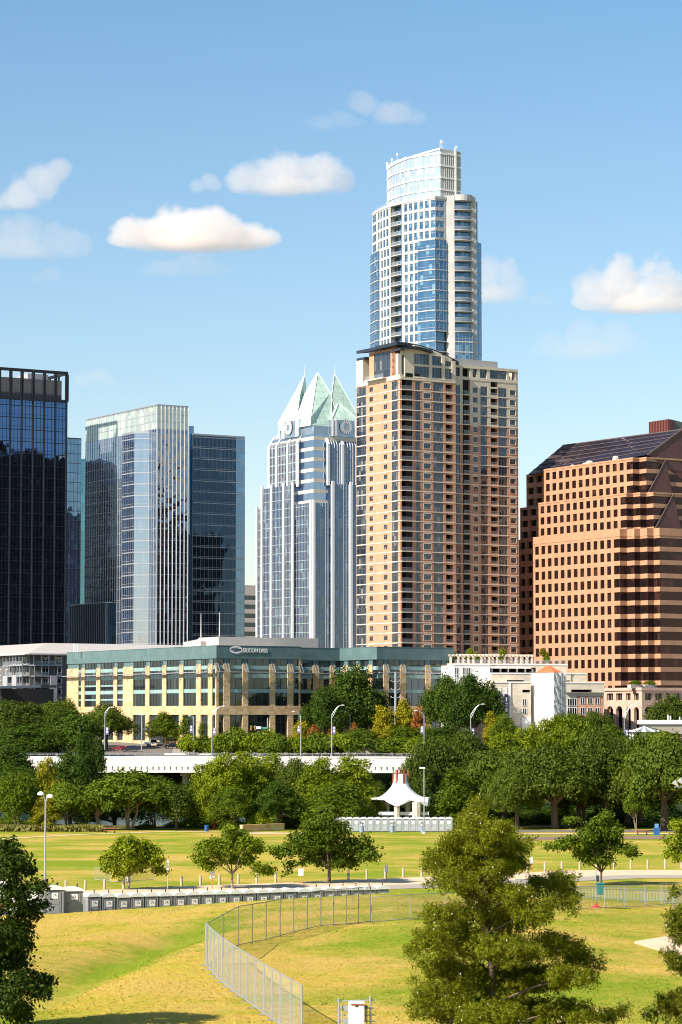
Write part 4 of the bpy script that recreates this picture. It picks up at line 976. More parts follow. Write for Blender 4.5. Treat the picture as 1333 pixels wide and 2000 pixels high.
# ---- pink granite tower with sloped glass roof and sawtooth corner
def granite_tower():
    cx = lambda x: 1000 + x / 3.3333; cy = lambda y: 800 + y / 3.3333
    Y = 815; C = at(cx(972), 1405, Y); C2 = Vector(C.xy)
    root = empty('office_tower', (C.x, C.y, 11), 'pink granite office tower with bronze glass, sawtooth corner and sloping glass roof', 'office tower')
    py = cy(1100)
    def saw(xl, xs, yref, base, right=60):
        """Plan line: long lit face to xs[0], then alternating recess/return pieces to the near corner, then the right face."""
        p = [base]; d = [V, -U]  # walk from the near corner back to the left
        out = [base]
        for i, x in enumerate(reversed(xs)):
            D = V if i % 2 == 0 else -U
            s = hit(out[-1], D, x, yref)[0]; out.append(out[-1] + D * s)
        s = hit(out[-1], V, xl, yref)[0]; out.append(out[-1] + V * s)
        return Poly(list(reversed(out)) + [base + U * right])
    z = lambda x, y: hit(C2, V, cx(x), cy(y))[1]
    P1 = saw(cx(136), [cx(v) for v in (705, 752, 800, 838, 884, 926)], py, C2)
    zt1 = P1.z(cx(400), cy(806)); fl = 3.95
    tiers = []
    base2 = C2 + V * 3.0 + (-U) * 0
    k = [cx(v) for v in (748, 790, 836, 882)]
    b2 = P1.pt(P1.c[-4]) ; b3 = P1.pt(P1.c[-6]) if len(P1.c) > 6 else b2
    P2 = saw(cx(170), [cx(v) for v in (747, 790, 836, 878)], cy(600), C2 + V * hit(C2, V, cx(922), cy(600))[0])
    P3 = saw(cx(205), [cx(v) for v in (788, 832)], cy(400), C2 + V * hit(C2, V, cx(876), cy(400))[0])
    zt2 = P2.z(cx(400), cy(592)); zt3 = P3.z(cx(500), cy(360))
    wall, ws, core, rib = MB(), [], MB(), []
    def tier(P, z0, z1, nrow, ncol, first):
        c1 = P.c[1]; h = (z1 - z0) / nrow
        e = P.pt(P.L) + V * 40
        core.prism([P.pt(c, -.9) for c in P.c] + [e, P.pt(0) + U * 40], 8 if first else z0 - .2, z1 - .1, 0, 1)
        sc = (c1 - 1.0) / ncol
        ww = sc * .58
        for r in range(nrow):
            a, b = z0 + r * h, z0 + (r + 1) * h; w0, w1 = a + h * .15, a + h * .80
            if r == nrow - 1: b -= 0; 
            P.strip(wall, 0, P.L, a, w0, 0, -.9, 0); P.strip(wall, 0, P.L, w1, b, 0, -.9, 0)
            prev = 0.0
            for i in range(ncol):
                t = .9 + sc * i + (sc - ww) * .35
                last = i == ncol - 1
                t1 = c1 if last else t + ww
                P.strip(wall, prev, t, w0, w1, 0, -.9, 0); ws.append(P.window(t, t1, w0, w1, -.25, 1, 0, .05)); prev = t1
            m = MB()
            for i in range(1, len(P.c) - 1):
                P.pane(m, P.c[i], P.c[i + 1], w0, w1, -.12, 0)
            for i in range(2, len(P.c) - 1): P.strip(m, P.c[i] - .06, P.c[i] + .06, w0, w1, -.02, -.12, 1)
            rib.append(m)
        P.strip(wall, 0, P.L, z1 - .02, z1 + .5, .1, -1.0, 0)
    zbase = 11.0
    tier(P1, zt1 - fl * 13 - 33 + 33 - (0), zt1 - 1.6, 13, 13, False) if False else None
    n1 = int((zt1 - 2.0 - zbase) / fl); tier(P1, zt1 - 2.2 - n1 * fl, zt1 - 2.2, n1, 13, True); P1.strip(wall, 0, P1.L, zt1 - 2.2, zt1, .02, -.9, 0)
    h2 = zt2 - zt1; tier(P2, zt1, zt2, 3, 13, False)
    tier(P3, zt2, zt3, 3, 13, False)
    # darker far wing stepping back on the left
    for P, za, zb2, xo in ((P1, 8, zt1, 46), (P2, zt1, zt2, 56), (P3, zt2, zt3, 98)):
        o = P.pt(0) + U * 3.0 + V * .05; s = hit(o, V, cx(xo), py)[0]
        if s < 1: continue
        Q = Poly([o + V * s, o]); core.prism([Q.pt(0, -.9), Q.pt(Q.L, -.9), Q.pt(Q.L) + U * 25, Q.pt(0) + U * 25], za, zb2 - .1, 0, 1)
        k = za if za > 8 else zt1 - 2.2 - n1 * fl; nr = int(round((zb2 - k) / fl)); h = (zb2 - k) / nr
        for r in range(nr):
            a = k + r * h; Q.strip(wall, 0, Q.L, a, a + h * .2, 0, -.9); Q.strip(wall, 0, Q.L, a + h * .76, a + h, 0, -.9)
            n = 3
            for i in range(n + 1): t = Q.L * i / n; Q.strip(wall, max(0, t - .5), min(Q.L, t + .5), a + h * .2, a + h * .76, 0, -.9)
    # sloped roofs: a wedge of glass behind each parapet, gabled on the right end
    zr = P3.z(cx(560), cy(150))
    rl = P3.pt(0); 
    near3 = P3.p[-2]
    f0 = P3.p[0] + U * .6; xl = hit(f0, V, cx(102), cy(405))[0]; L0 = f0 + V * xl
    L1 = near3 + U * .6
    run = 13.0
    ridge0z = zr; rs = (L1 - L0)
    A0, A1 = Vector((*L0, zt3 - .5)), Vector((*L1, zt3 + 1.2)); B0, B1 = Vector((*(L0 + U * run - V * 1.0), zr)), Vector((*(L1 + U * run), zr))
    D0, D1 = Vector((*(L0 + U * run * 2.2), zt3 - .5)), Vector((*(L1 + U * run * 2.6), zt2 - 6))
    rm = MB(); d = (A1 - A0).normalized(); UVq = lambda v: ((v - A0).dot(d), v.z)
    lw = rs.length
    rm.face([A0, A1, B1, B0], 0, [UVq(v) for v in (A0, A1, B1, B0)])
    rm.face([A1, D1, B1], 1); rm.face([D0, A0, B0], 0); rm.face([D1, D0, B0, B1], 0)
    ro = rm.build('roof', [M['glass_roof'], M['maroon']], root)
    tr = MB(); nrm = (A1 - A0).cross(B0 - A0).normalized()
    tr.beam(A1, B1, .45, .45); tr.beam(B0, B1, .3, .3)
    for i in range(1, 6):
        u = i / 6; tr.beam(A0.lerp(B0, u) + nrm * .1, A1.lerp(B1, u) + nrm * .1, .14, .14)
    for i in range(1, 8):
        u = i / 8; tr.beam(A0.lerp(A1, u) + nrm * .03, B0.lerp(B1, u) + nrm * .03, .05, .05)
    tr.build('roof_ribs', M['ribs'], ro)
    # plant behind the parapet
    pl = MB()
    for x, w_, h_ in ((470, 2.4, 1.5), (440, 1.8, 1.1), (640, 2.0, 1.9), (360, 1.6, 1.0)):
        pl = MB(); t = P3.s(cx(x), cy(370)); q = P3.pt(min(t, P3.c[1] - 3), -2.2); pl.lathe((q.x, q.y, zt3), [(w_ / 2, 0), (w_ / 2, h_ * .7), (w_ / 3, h_)], 8); pl.build('roof_plant', M['limeband'], root)
    # the two smaller glass wedges stepping down the right face
    for pts in (((878, 550), (955, 326), (1003, 325), (1062, 600)), ((926, 778), (1003, 552), (1052, 551), (1125, 800))):
        zl, zh = z(pts[0][0], pts[0][1]), z(pts[1][0], pts[1][1])
        o = C2 + V * hit(C2, V, cx(pts[0][0]), cy(pts[0][1]))[0] - V * .4
        s0 = 0.0; s1 = hit(o, U, cx(pts[2][0]), cy(pts[2][1]))[0]; s2 = hit(o, U, cx(pts[3][0]) , cy(pts[3][1]))[0]
        zl = hit(o, U, cx(pts[0][0]), cy(pts[0][1]))[1]; zh = hit(o, U, cx(pts[2][0]), cy(pts[2][1]))[1]
        o_ = o - V * 0; bk = o + V * 7.5
        a0, a1, a2 = Vector((*o, zl)), Vector((*(o + U * s1), zh)), Vector((*(o + U * s2), zl - 4))
        b0, b1, b2 = Vector((*bk, zl)), Vector((*(bk + U * s1), zh)), Vector((*(bk + U * s2), zl - 4))
        w = MB(); w.face([a0, a2, a1], 1, [(0, 0), (9, 0), (5, 9)]); w.face([b0, a0, a1, b1], 0, [(8, 0), (0, 0), (0, 12), (8, 12)]); w.face([a2, b2, b1, a1], 0); w.face([b0, b1, b2], 0); w.face([a0, b0, b2, a2], 0)
        r = w.build('roof', [M['glass_roof'], M['maroon']], root); e = MB(); e.beam(a0, a1, .22, .22); e.beam(a0 + V.to_3d() * 7.4, b1, .22, .22); e.beam(a1, b1, .3, .3); e.build('roof_ribs', M['ribs'], r)
    core.build('core', [M['dark'], M['roofgrey']], root); wall.build('wall', M['granite'], root)
    ws.sort(key=lambda m: -m.v[0][2]); many('window', ws, [M['glass_red'], M['black']], root)
    many('window_ribbon', rib, [M['glass_red'], M['black']], root)
    an = MB(); q = B0.lerp(B1, .5); an.tube(q, q + Vector((0, 0, 5)), .08, .04, 5); an.build('mast', M['galv'], root)
granite_tower()
def far_right():
    C = at(1311, 1405, 980); C2 = Vector(C.xy)
    root = empty('office_tower', (C.x, C.y, 11), 'red-brown and blue glass tower rising behind the pink granite tower', 'office tower')
    z = lambda x, y: hit(C2, U, x, y)[1]
    l = hit(C2, V, 1269, 830)[0]; zt = z(1311, 819)
    b = MB(); b.prism([C2 + V * l, C2, C2 + U * 1.2, C2 + V * l + U * 20], 8, zt); P = Poly([C2 + V * l, C2]); bars(P, b, 0, P.L, .9, 60, zt, .3, .3, .01)
    b.build('wall', plain('dark_red_brown_panel', (.15, .05, .042), .6), root)
    o = C2 + U * 1.2 + V * 1.5; e = o + U * 40; P = Poly([o, e]); zg = P.z(1322, 870); z2 = P.z(1325, 824)
    g = MB(); g.prism([o, e, e + V * 5, o + V * 5], 8, zg, 0); g.build('curtain_wall', M['glass_blue'], root)
    u = MB(); u.prism([P.pt(0, .2), P.pt(P.L, .2), e + V * 4.6, o + V * 4.6], zg, z2, 0); u.build('upper_wall', M['stuccogrey'], root)
    f = MB(); lines(P, f, 0, P.L, 14, zg, 4, .4, .2, .01); bars(P, f, 0, P.L, 2.2, 8, zg, .12, .2, .01); f.build('mullions', M['white'], root)
far_right()
# ---------------------------------------------------------------- mid-rise buildings along the river
def teal_office():
    C = at(423, 1405, 742); C2 = Vector(C.xy); g0 = 10.8
    root = empty('office_building', (C.x, C.y, g0), 'long teal and golden limestone office building with white lettering near its roof corner', 'office building')
    cx7 = lambda x: x / 2.7771; cy7 = lambda y: 1220 + y / 2.7786; cx8 = lambda x: 440 + x / 2.7771
    l = hit(C2, V, 131, 1330)[0]; P = Poly([C2 + V * l, C2, C2 + U * hit(C2, U, 588, 1330)[0]])
    c = P.c[1]; S = lambda px: P.s(px, 1330); z = lambda y: P.z(423, y)
    zt, zb = z(1261), z(1299)                        # teal parapet band
    stone, teal, ws, sps, can = MB(), MB(), [], [], MB()
    floors = [g0, g0 + 5.2, z(1392), z(1392) + 3.85, z(1392) + 7.7, z(1392) + 11.55, zt - 1.0]
    zst = z(1296); zs0 = z(1379)
    LEFT = [None]
    def wing(P, piers, tealends, stone_ends=[]):
        """piers: (s0, s1) stone piers; glass between."""
        P.strip(teal, 0, P.L, zt - 3.4, zt, .05, -.7, 0)
        P.strip(stone, 0, P.L, zs0 - 2.3, zs0 + .1, .05, -.7, 0)
        cut = [0.0]
        for a, b in piers: cut += [a, b]
        cut.append(P.L); bays = [(cut[i], cut[i + 1]) for i in range(0, len(cut), 2) if cut[i + 1] - cut[i] > .3]
        for a, b in piers:
            P.strip(stone, a, b, g0 - 3, zst, .0, -.7, 0); P.strip(teal, a + .1, b - .1, zst, zt - 3.4, -.25, -.7, 0)
            m = (a + b) / 2
            for d in (-.55, .25): q = P.pt(m + d, .0); w = P.pt(m + d, 1.5); can.beam((*q, zst + .2), (*w, z(1313)), .12, .12)
            q = P.pt(m, .0); can.beam((*q, z(1313) - 2.0), (*P.pt(m, 1.2), z(1313)), .12, .12)
        for a, b in bays:
            nx = max(1, round((b - a) / 2.0))
            hs = [zs0 + .1, zs0 + 4.1, zs0 + 8.1, zst - 1.0, zt - 3.4]
            for i, (h0, h1) in enumerate(zip(hs, hs[1:])):
                ws.append(P.window(a, b, h0 + (.0 if i == 0 else .55), h1 - (.45 if i < 3 else 0), -.35, nx, 0, .08))
                
                if i < 3: sp = MB(); sps.append(sp); P.strip(sp, a, b, h1 - .45, h1 + .55, -.22, -.6, 0)
                if i < 3 and P is LEFT[0] and a < P.L * .38: sp = MB(); sps.append(sp); P.strip(sp, a, b, h0 + 1.75, h0 + 2.2, -.28, -.4, 0)
            ws.append(P.window(a, b, g0 + .8, zs0 - 2.3, -.5, nx, .7, .1)); P.strip(stone, a, b, g0 - 3, g0 + .8, -.1, -.7, 0)
    body = MB(); body.prism([P.pt(0, -.75), P.pt(c, -.75), P.pt(P.L, -.75), P.pt(P.L) + V * 50, P.pt(0) + U * 45], g0 - 3, zt - 1.2, 0, 1)
    SL = lambda x: S(cx7(x)); SR = lambda x: S(cx8(x))
    Lf = Poly([P.p[0], P.p[1]]); Rf = Poly([P.p[1], P.p[2]]); R_ = lambda x: Rf.s(cx8(x), 1330); L_ = lambda x: Lf.s(cx7(x), 1330)
    LEFT[0] = Lf
    wing(Lf, [(0.0, L_(426)), (L_(441), L_(459)), (L_(523), L_(543)), (L_(617), L_(635)), (L_(668), L_(722)), (L_(790), L_(811)), (L_(880), L_(902)), (L_(972), L_(994)), (L_(1065), L_(1089)), (L_(1129), L_(1152)), (Lf.L - .15, Lf.L)], [])
    wing(Rf, [(0.0, .15), (R_(-6), R_(28)), (R_(95), R_(126)), (R_(244), R_(273)), (R_(340), R_(371)), (Rf.L - .3, Rf.L)], [])
    # recessed middle, then the second wing
    D0 = hit(C2, U, 588, 1330)[0]; o = C2 + U * D0 + V * 9; d1 = hit(o, U, 664, 1330)[0]
    Mf = Poly([o, o + U * d1]); M_ = lambda x: Mf.s(cx8(x), 1320)
    k2 = at(736.5, 1405, 742 + 40); 
    E = o + U * d1; s = hit(E, -V, 736.5, 1330)[0]; K = E - V * s
    if s < 0: K = E
    Wl = Poly([E, K]); W_ = lambda x: Wl.s(cx8(x), 1320); Wr = Poly([K, K + U * hit(K, U, 886, 1330)[0]]); X_ = lambda x: Wr.s(cx8(x), 1320)
    wing(Mf, [(M_(478), M_(510)), (M_(571), M_(602))], [])
    wing(Wl, [(W_(640), W_(664)), (W_(706), W_(730)), (W_(774), W_(797))], [])
    wing(Wr, [(X_(861), X_(890)), (X_(951), X_(981)), (X_(1087), X_(1117)), (X_(1176), X_(1206))], [])
    body.prism([Mf.pt(0, -.75), Mf.pt(Mf.L, -.75), Mf.pt(Mf.L) + V * 30, Mf.pt(0) + V * 30], g0 - 3, zt - 1.2, 0, 1)
    WW = Poly([E, K, Wr.p[-1]]); body.prism([WW.pt(0, -.75), WW.pt(WW.c[1], -.75), WW.pt(WW.L, -.75), Wr.pt(Wr.L) + V * 40, Wl.pt(0) + V * 20], g0 - 3, zt - 1.4, 0, 1)
    for a, b in ((P.pt(P.L), P.pt(P.L) + V * 9.7),): Q = Poly([a, b]); Q.strip(teal, 0, Q.L, zt - 3.4, zt, 0, -.7); Q.strip(stone, 0, Q.L, g0, zt - 3.4, 0, -.7)
    for Q, a, b in ((Lf, 0, Lf.L), (Rf, 0, Rf.L), (Mf, 0, Mf.L), (Wl, 0, Wl.L), (Wr, 0, Wr.L)):
        Q.strip(can, a, b, z(1313), z(1313) + .22, 1.6, .9, 0, True); Q.strip(can, a, b, z(1313) + .02, z(1313) + .16, .85, .5, 0, True)
        Q.strip(teal, a, b, zt, zt + .12, .12, -.8, 0)
    body.build('core', [M['dark'], M['roofgrey']], root); stone.build('stone_wall', M['gold'], root); teal.build('parapet_panel', M['teal'], root)
    many('spandrel', sps, M['tealpale'], root); can.build('sunshade_canopy', M['galv'], root)
    many('window', ws, [M['glass_office'], M['dgrey']], root)
    # penthouse plant rooms
    pb = MB(); k0 = C2 + U * 6.6 + V * 11; l0 = hit(k0, V, 388, 1262)[0]; e = hit(k0, U, 622, 1262)[0]; zz = zat(1243.5, k0.y)
    pb.prism([k0 + V * l0, k0, k0 + U * e, k0 + U * e + V * 12, k0 + V * l0 + U * 12], zt - 1.3, zz, 0)
    pb.build('roof_plant', M['roofgrey'], root)
    pv = MB(); a = C2 + V * hit(C2, V, 345, 1262)[0] + U * 10; za, zk = zat(1254, a.y), zat(1244.5, a.y)
    w = 5.2; q = [a + (-U - V) * w, a + (U - V) * w, a + (U + V) * w, a + (V - U) * w]; pv.prism(q, zt - 1, za, 0)
    for i in range(4): pv.face([(*q[i], za), (*q[(i + 1) % 4], za), (*a, zk)])
    pv.build('roof_pavilion', M['roofgrey'], root)
    for px, y0, y1 in ((429, 1243, 1196), (393, 1245, 1198)): an = MB(); an.tube(at(px, y0, 790), at(px, y1, 790), .14, .06, 5); an.build('mast', M['white'], root)
    for px in (144.5, 147.5, 152.5): an = MB(); an.tube(at(px, 1274, 812), at(px, 1257, 812), .14, .14, 6); an.build('vent_stack', M['white'], root)
    # lettering and emblem on the teal band
    ss = Rf.s(cx8(95), 1268); ln = Rf.s(cx8(228), 1268) - ss
    cu = bpy.data.curves.new('sign_lettering', 'FONT'); cu.body = 'SILICON LABS'; cu.extrude = .06; cu.size = 2.0; cu.offset = .035; cu.materials.append(M['white'])
    to = bpy.data.objects.new('sign_lettering', cu); link(to); bpy.context.view_layer.update()
    k = ln / to.dimensions.x; h = to.dimensions.y
    zz = z(1269 + 4.2); q = Rf.pt(ss, .2); to.parent = root; to.location = Vector((q.x, q.y, zz)) - Vector(root.location); to.rotation_euler = (R(90), 0, AZ); hh = (z(1265) - z(1273.0)) / h; to.scale = (k, hh, 1); bpy.context.view_layer.update(); me = bpy.data.meshes.new_from_object(to.evaluated_get(bpy.context.evaluated_depsgraph_get())); t2 = link(bpy.data.objects.new('sign_lettering', me)); t2.parent = root; t2.location = to.location.copy(); t2.rotation_euler = to.rotation_euler.copy(); t2.scale = to.scale.copy(); bpy.data.objects.remove(to); t2.name = 'sign_lettering'
    em = MB(); D3 = Vector((*U, 0)); c0 = Vector((*Rf.pt(Rf.s(cx8(58), 1268), .2), z(1268.5)))
    N3 = Vector((*Rf.n[0], 0))
    for sg in (1, -1):                                     # two opposed swooshes round a centre
        pts = []
        for i in range(15):
            an_ = R(15 + 165 * i / 14); pts.append((math.cos(an_), math.sin(an_), .15 + .55 * math.sin(math.pi * i / 14)))
        for (x0, y0, w0), (x1, y1, w1) in zip(pts, pts[1:]):
            f = lambda x, y, k_: c0 + D3 * sg * x * 1.9 * k_ + Vector((0, 0, 1)) * sg * y * .95 * k_
            em.face([f(x0, y0, 1.08), f(x1, y1, 1.08), f(x1, y1, 1.08 - w1 * .7), f(x0, y0, 1.08 - w0 * .7)][::1 if sg else -1])
        for i in range(6):
            t0, t1 = i / 6, (i + 1) / 6; g_ = lambda t: c0 + D3 * sg * (1.9 - 1.6 * t) + Vector((0, 0, 1)) * sg * (.05 + .35 * math.sin(t * 2.6)); w = .22 * (1 - t0)
            em.face([g_(t0) - Vector((0, 0, w)), g_(t1) - Vector((0, 0, .22 * (1 - t1))), g_(t1) + Vector((0, 0, .22 * (1 - t1))), g_(t0) + Vector((0, 0, w))])
    em.build('sign_emblem', M['white'], root)
teal_office()
def grey_apartments():
    cx = lambda x: x / 5.554; cy = lambda y: 1230 + y / 5.554
    C = at(cx(322), 1405, 845); C2 = Vector(C.xy); g0 = 11
    root = empty('apartment_block', (C.x, C.y, g0), 'grey apartment block with pale metal hip roof and white balcony frames', 'apartment block')
    l = hit(C2, V, cx(112), 1280)[0]; r = hit(C2, U, cx(735), 1300)[0]; P = Poly([C2 + V * l, C2, C2 + U * r]); c = P.c[1]; z = lambda y: P.z(cx(322), cy(y))
    ze = z(258); w = MB(); w.prism([P.pt(0), P.pt(c), P.pt(P.L), P.pt(P.L) + V * 25, P.pt(0) + U * 25], g0 - 3, ze, 0); w.build('wall', M['stuccogrey'], root)
    o2 = P.pt(0) + V * .1 + U * 3; Q = Poly([o2 + V * 26, o2]); w = MB(); w.prism([Q.pt(0), Q.pt(Q.L), Q.pt(Q.L) + U * 15, Q.pt(0) + U * 15], g0 - 3, z(310), 0); w.build('wall', M['stuccogrey'], root)
    ft = 3.3; lev = [ze - 3.6 - ft * i for i in range(7)]
    ws = []
    for zz in lev:
        for s in np.arange(2, P.L - 2, 4.2):
            if abs(s - c) > 1.5: ws.append(P.window(s, s + 2.2, zz + .3, zz + 2.6, .05, 2, 0, .1))
        for s in (3, 8, 13, 18, 23): ws.append(Q.window(Q.L - s - 1.6, Q.L - s, zz + .6, zz + 2.5, .05, 2, 0, .12))
    many('window', ws, [M['glass_office'], M['white']], root)
    bl = []
    sA, sB_ = P.s(cx(105), 1310), P.s(cx(640), 1310)
    SX = lambda x: P.s(cx(x), 1310)
    for i, zz in enumerate(lev[:6]):
        spans = [(max(.1, SX(105)), c - .1), (c + .1, SX(330 + 165)), (SX(500), sB_)] if i < 1 else [(SX(165), SX(215)), (SX(265), c - .1), (c + .3, SX(497)), (SX(585), sB_)]
        for a, b in spans:
            m = MB(); P.strip(m, a, b, zz - .15, zz + .15, 2.6, .02, 0, True); P.pane(m, a + .05, b - .05, zz + .15, zz + 1.2, 2.5, 1); P.strip(m, a, b, zz + 1.15, zz + 1.25, 2.6, 2.45, 0, True)
            n = max(1, round((b - a) / 2.4))
            for j in range(n + 1): t = min(max(a + (b - a) * j / n, a + .12), b - .12); P.strip(m, t - .1, t + .1, zz, zz + ft if i else zz + 3.1, 2.5, 2.3, 0, True)
            bl.append(m)
    many('balcony', bl, [M['galv'], M['rail']], root)
    cn = MB(); P.strip(cn, SX(105), SX(660), lev[0] + 3.1, lev[0] + 3.4, 3.3, .02, 0, True); P.strip(cn, SX(512), SX(582), g0, lev[1] + .2, 2.7, .02, 0, True); P.strip(cn, SX(120), SX(165), g0, lev[1] + .2, 2.7, .02, 0, True); P.strip(cn, SX(218), SX(266), g0, lev[1] + .2, 2.7, .02, 0, True)
    cn.build('concrete_frame', M['grey'], root)
    rf = MB(); ov = .9
    e = [Q.pt(0, ov) , Q.pt(Q.L, ov) , P.pt(0, ov), P.pt(c, ov), P.pt(P.L, ov) + U * 40, P.pt(P.L) + U * 44 + V * 30]
    h0 = z(255); hr = zat(cy(143), C.y + 16)
    r0 = P.pt(c) + (U + V) * 13 - U * 1.5; r1 = r0 + U * 75; rL = r0 + V * 45
    A3 = lambda q, h: Vector((*q, h))
    rf.face([A3(e[3], h0), A3(e[4], h0), A3(r1, hr), A3(r0, hr)]); rf.face([A3(P.pt(0, ov) + V * 30, h0 - 1.0), A3(e[2], h0), A3(e[3], h0), A3(r0, hr), A3(rL, hr)])
    rf.face([A3(e[3], h0 - .5), A3(e[4], h0 - .5), A3(e[4], h0), A3(e[3], h0)]); rf.face([A3(e[2] + V * 30, h0 - .5), A3(e[3], h0 - .5), A3(e[3], h0), A3(e[2] + V * 30, h0)])
    rf.face([A3(r0, hr), A3(r1, hr), A3(r1 + V * 12, h0), A3(rL + U * 13, h0), A3(rL, hr)])
    q0, q1 = Q.pt(0, ov), Q.pt(Q.L + 1, ov); hq = z(306); rf.face([A3(q0, hq), A3(q1, hq), A3(q1 + U * 9, hq + 4.2), A3(q0 + U * 9, hq + 4.2)])
    rf.build('roof', M['roofgrey'], root)
    # black awning roof in front of the block
    a = at(0, 1326, 790); b = at(40, 1338, 800)
    o = Vector(at(cx(445), cy(600), 795).xy); s = hit(o, V, -90, 1330)[0]; r2 = empty('market_building', (o.x, o.y, 10), 'low dark building with black flat roof in front of grey apartment block', 'building')
    d = MB(); zz0 = zat(cy(600), o.y); zz1 = zz0
    d.prism([o + V * s, o, o + U * 5, o + V * s + U * 5], zz0 - .7, zz0, 0); d.build('roof', M['slate'], r2)
    d = MB(); d.prism([o + V * s + U * 3, o + V * 34 + U * 3, o + V * 34 + U * 20, o + V * s + U * 20], 7, zz0 - .7, 0); d.build('wall', M['dark'], r2)
    d = MB(); Qm = Poly([o + V * s + U * 2.95, o + V * 34 + U * 2.95])
    for i in range(5): t = Qm.L * (i + .2) / 5; Qm.pane(d, t, t + Qm.L * .13, 9, zz0 - 1.2, .02)
    d.build('window', M['glass_office'], r2)
grey_apartments()
def car_park():
    cx = lambda x: 860 + x / 2.818; cy = lambda y: 1230 + y / 2.818; g0 = 10
    C = at(cx(500), 1405, 745); C2 = Vector(C.xy)
    root = empty('parking_garage', (C.x, C.y, g0), 'pale limestone parking garage in stepped tiers with a planted pergola roof', 'parking garage')
    lime, dk, ws, wh = MB(), MB(), [], MB()
    def tier(x0, x1, ytop, ybot, Yoff, mat=lime, depth=14, slot=None, D=U):
        o = C2 + V * Yoff; s0 = hit(o, D, cx(x0), cy(ytop))[0]; s1 = hit(o, D, cx(x1), cy(ytop))[0]
        P = Poly([o + D * s0, o + D * s1]); zt = P.z(cx((x0 + x1) / 2), cy(ytop)); zb = P.z(cx((x0 + x1) / 2), cy(ybot)) if ybot else g0 - 3
        m = mat
        if slot:
            a, b = P.s(cx(slot[0]), cy(slot[2])), P.s(cx(slot[1]), cy(slot[2])); h1, h0 = P.z(cx(slot[0]), cy(slot[2])), P.z(cx(slot[0]), cy(slot[3]))
            for e0, e1, k0, k1 in ((0, a, zb, zt), (b, P.L, zb, zt), (a, b, zb, h0), (a, b, h1, zt)): P.strip(m, e0, e1, k0, k1, 0, -depth, 0)
            dk = MB(); P.pane(dk, a, b, h0, h1, -3.5); dk.build('deck_shade_sheet', M['dark'], root)  # near-black sheet stands in for the shade inside the open level
            P.strip(m, a, b, h0 - .05, h0, -.1, -4)
        else: P.strip(m, 0, P.L, zb, zt, 0, -depth, 0)
        P.strip(wh, 0, P.L, zt, zt + .35, .15, -.5)
        return P, zt, zb
    fr = U.lerp(Vector((1, 0)), .55).normalized()
    P, zt, zb = tier(285, 500, 292, None, 0, depth=20, slot=(453, 497, 330, 345), D=fr)
    for y0, y1 in ((380, 420), (431, 465)): ws.append(P.window(P.s(cx(452), cy(400)), P.s(cx(475), cy(400)), P.z(cx(460), cy(y1)), P.z(cx(460), cy(y0)), .06, 2, 0, .1))
    pn = MB()
    for xx in (286, 318, 350):
        for y0, y1 in ((318, 358), (372, 412), (430, 470)): P.strip(pn, P.s(cx(xx), cy(340)), P.s(cx(xx + 19), cy(340)), P.z(cx(300), cy(y1)), P.z(cx(300), cy(y0)), .12, .0)
    pn.build('wall_panel', M['white'], root)
    P.strip(wh, P.s(cx(380), cy(300)), P.s(cx(388), cy(300)), g0 - 3, zt, .25, 0); P.strip(wh, P.s(cx(448), cy(480)), P.s(cx(500), cy(480)), P.z(cx(460), cy(560)), P.z(cx(460), cy(485)), .2, 0)
    ba = MB(); P.strip(ba, P.s(cx(351), cy(400)), P.s(cx(371), cy(400)), P.z(cx(360), cy(466)), P.z(cx(360), cy(356)), .7, .55, 0, True)
    for y0, y1, w0 in ((372, 398, 4), (404, 410, 6), (416, 424, 5), (430, 452, 6)):
        P.strip(ba, P.s(cx(361 - w0), cy(400)), P.s(cx(361 + w0), cy(400)), P.z(cx(360), cy(y1)), P.z(cx(360), cy(y0)), .72, .7, 1)
    P.strip(ba, P.s(cx(353), cy(400)), P.s(cx(369), cy(400)), P.z(cx(360), cy(354)), P.z(cx(360), cy(352)), .75, 0, 2)
    bo = ba.build('banner', [plain('navy_banner', (.03, .035, .14), .6), M['white'], M['galv']]); tag(bo, 'tall navy banner hanging on the limestone wall of the parking garage', 'banner')
    P, zt, zb = tier(690, 905, 295, 345, 9, slot=(722, 836, 329, 344), D=fr, depth=18)
    P2, zt2, zb2 = tier(690, 900, 350, None, 10, D=fr, depth=16)
    for a, b, y0, y1, n in ((700, 752, 378, 420, 4), (770, 797, 373, 410, 2), (811, 838, 373, 410, 2), (851, 879, 373, 410, 2), (700, 752, 428, 468, 4), (770, 797, 428, 468, 2), (811, 838, 428, 468, 2), (851, 879, 428, 468, 2)):
        ws.append(P2.window(P2.s(cx(a), cy(400)), P2.s(cx(b), cy(400)), P2.z(cx(780), cy(y1)), P2.z(cx(780), cy(y0)), .08, n, 0, .1))
    bk = MB(); P2.strip(bk, P2.s(cx(755), cy(400)), P2.s(cx(895), cy(400)), g0, P2.z(cx(780), cy(365)), .05, 0); bk.build('brick_wall', M['brick'], root)
    P3, zt3, z_ = tier(280, 805, 244, 300, 12, slot=(368, 462, 277, 291), D=fr, depth=26)
    P3b, a_, b_ = tier(690, 720, 244, 300, 11.7, slot=(692, 717, 277, 290), D=fr, depth=6)
    P4, zt4, z_ = tier(180, 700, 195, 244, 17, slot=(236, 530, 207, 240), D=fr, depth=30)
    for x in (286, 333, 376, 425, 470, 510): P4.strip(wh, P4.s(cx(x), cy(220)), P4.s(cx(x + 7), cy(220)), P4.z(cx(300), cy(240)), P4.z(cx(300), cy(214)), -.6, -1.4)
    P4.strip(wh, P4.s(cx(232), cy(210)), P4.s(cx(500), cy(210)), P4.z(cx(300), cy(213)), P4.z(cx(300), cy(205)), .3, -1)
    P5, zt5, z_ = tier(75, 275, 196, None, 15, mat=wh, D=fr, depth=25)
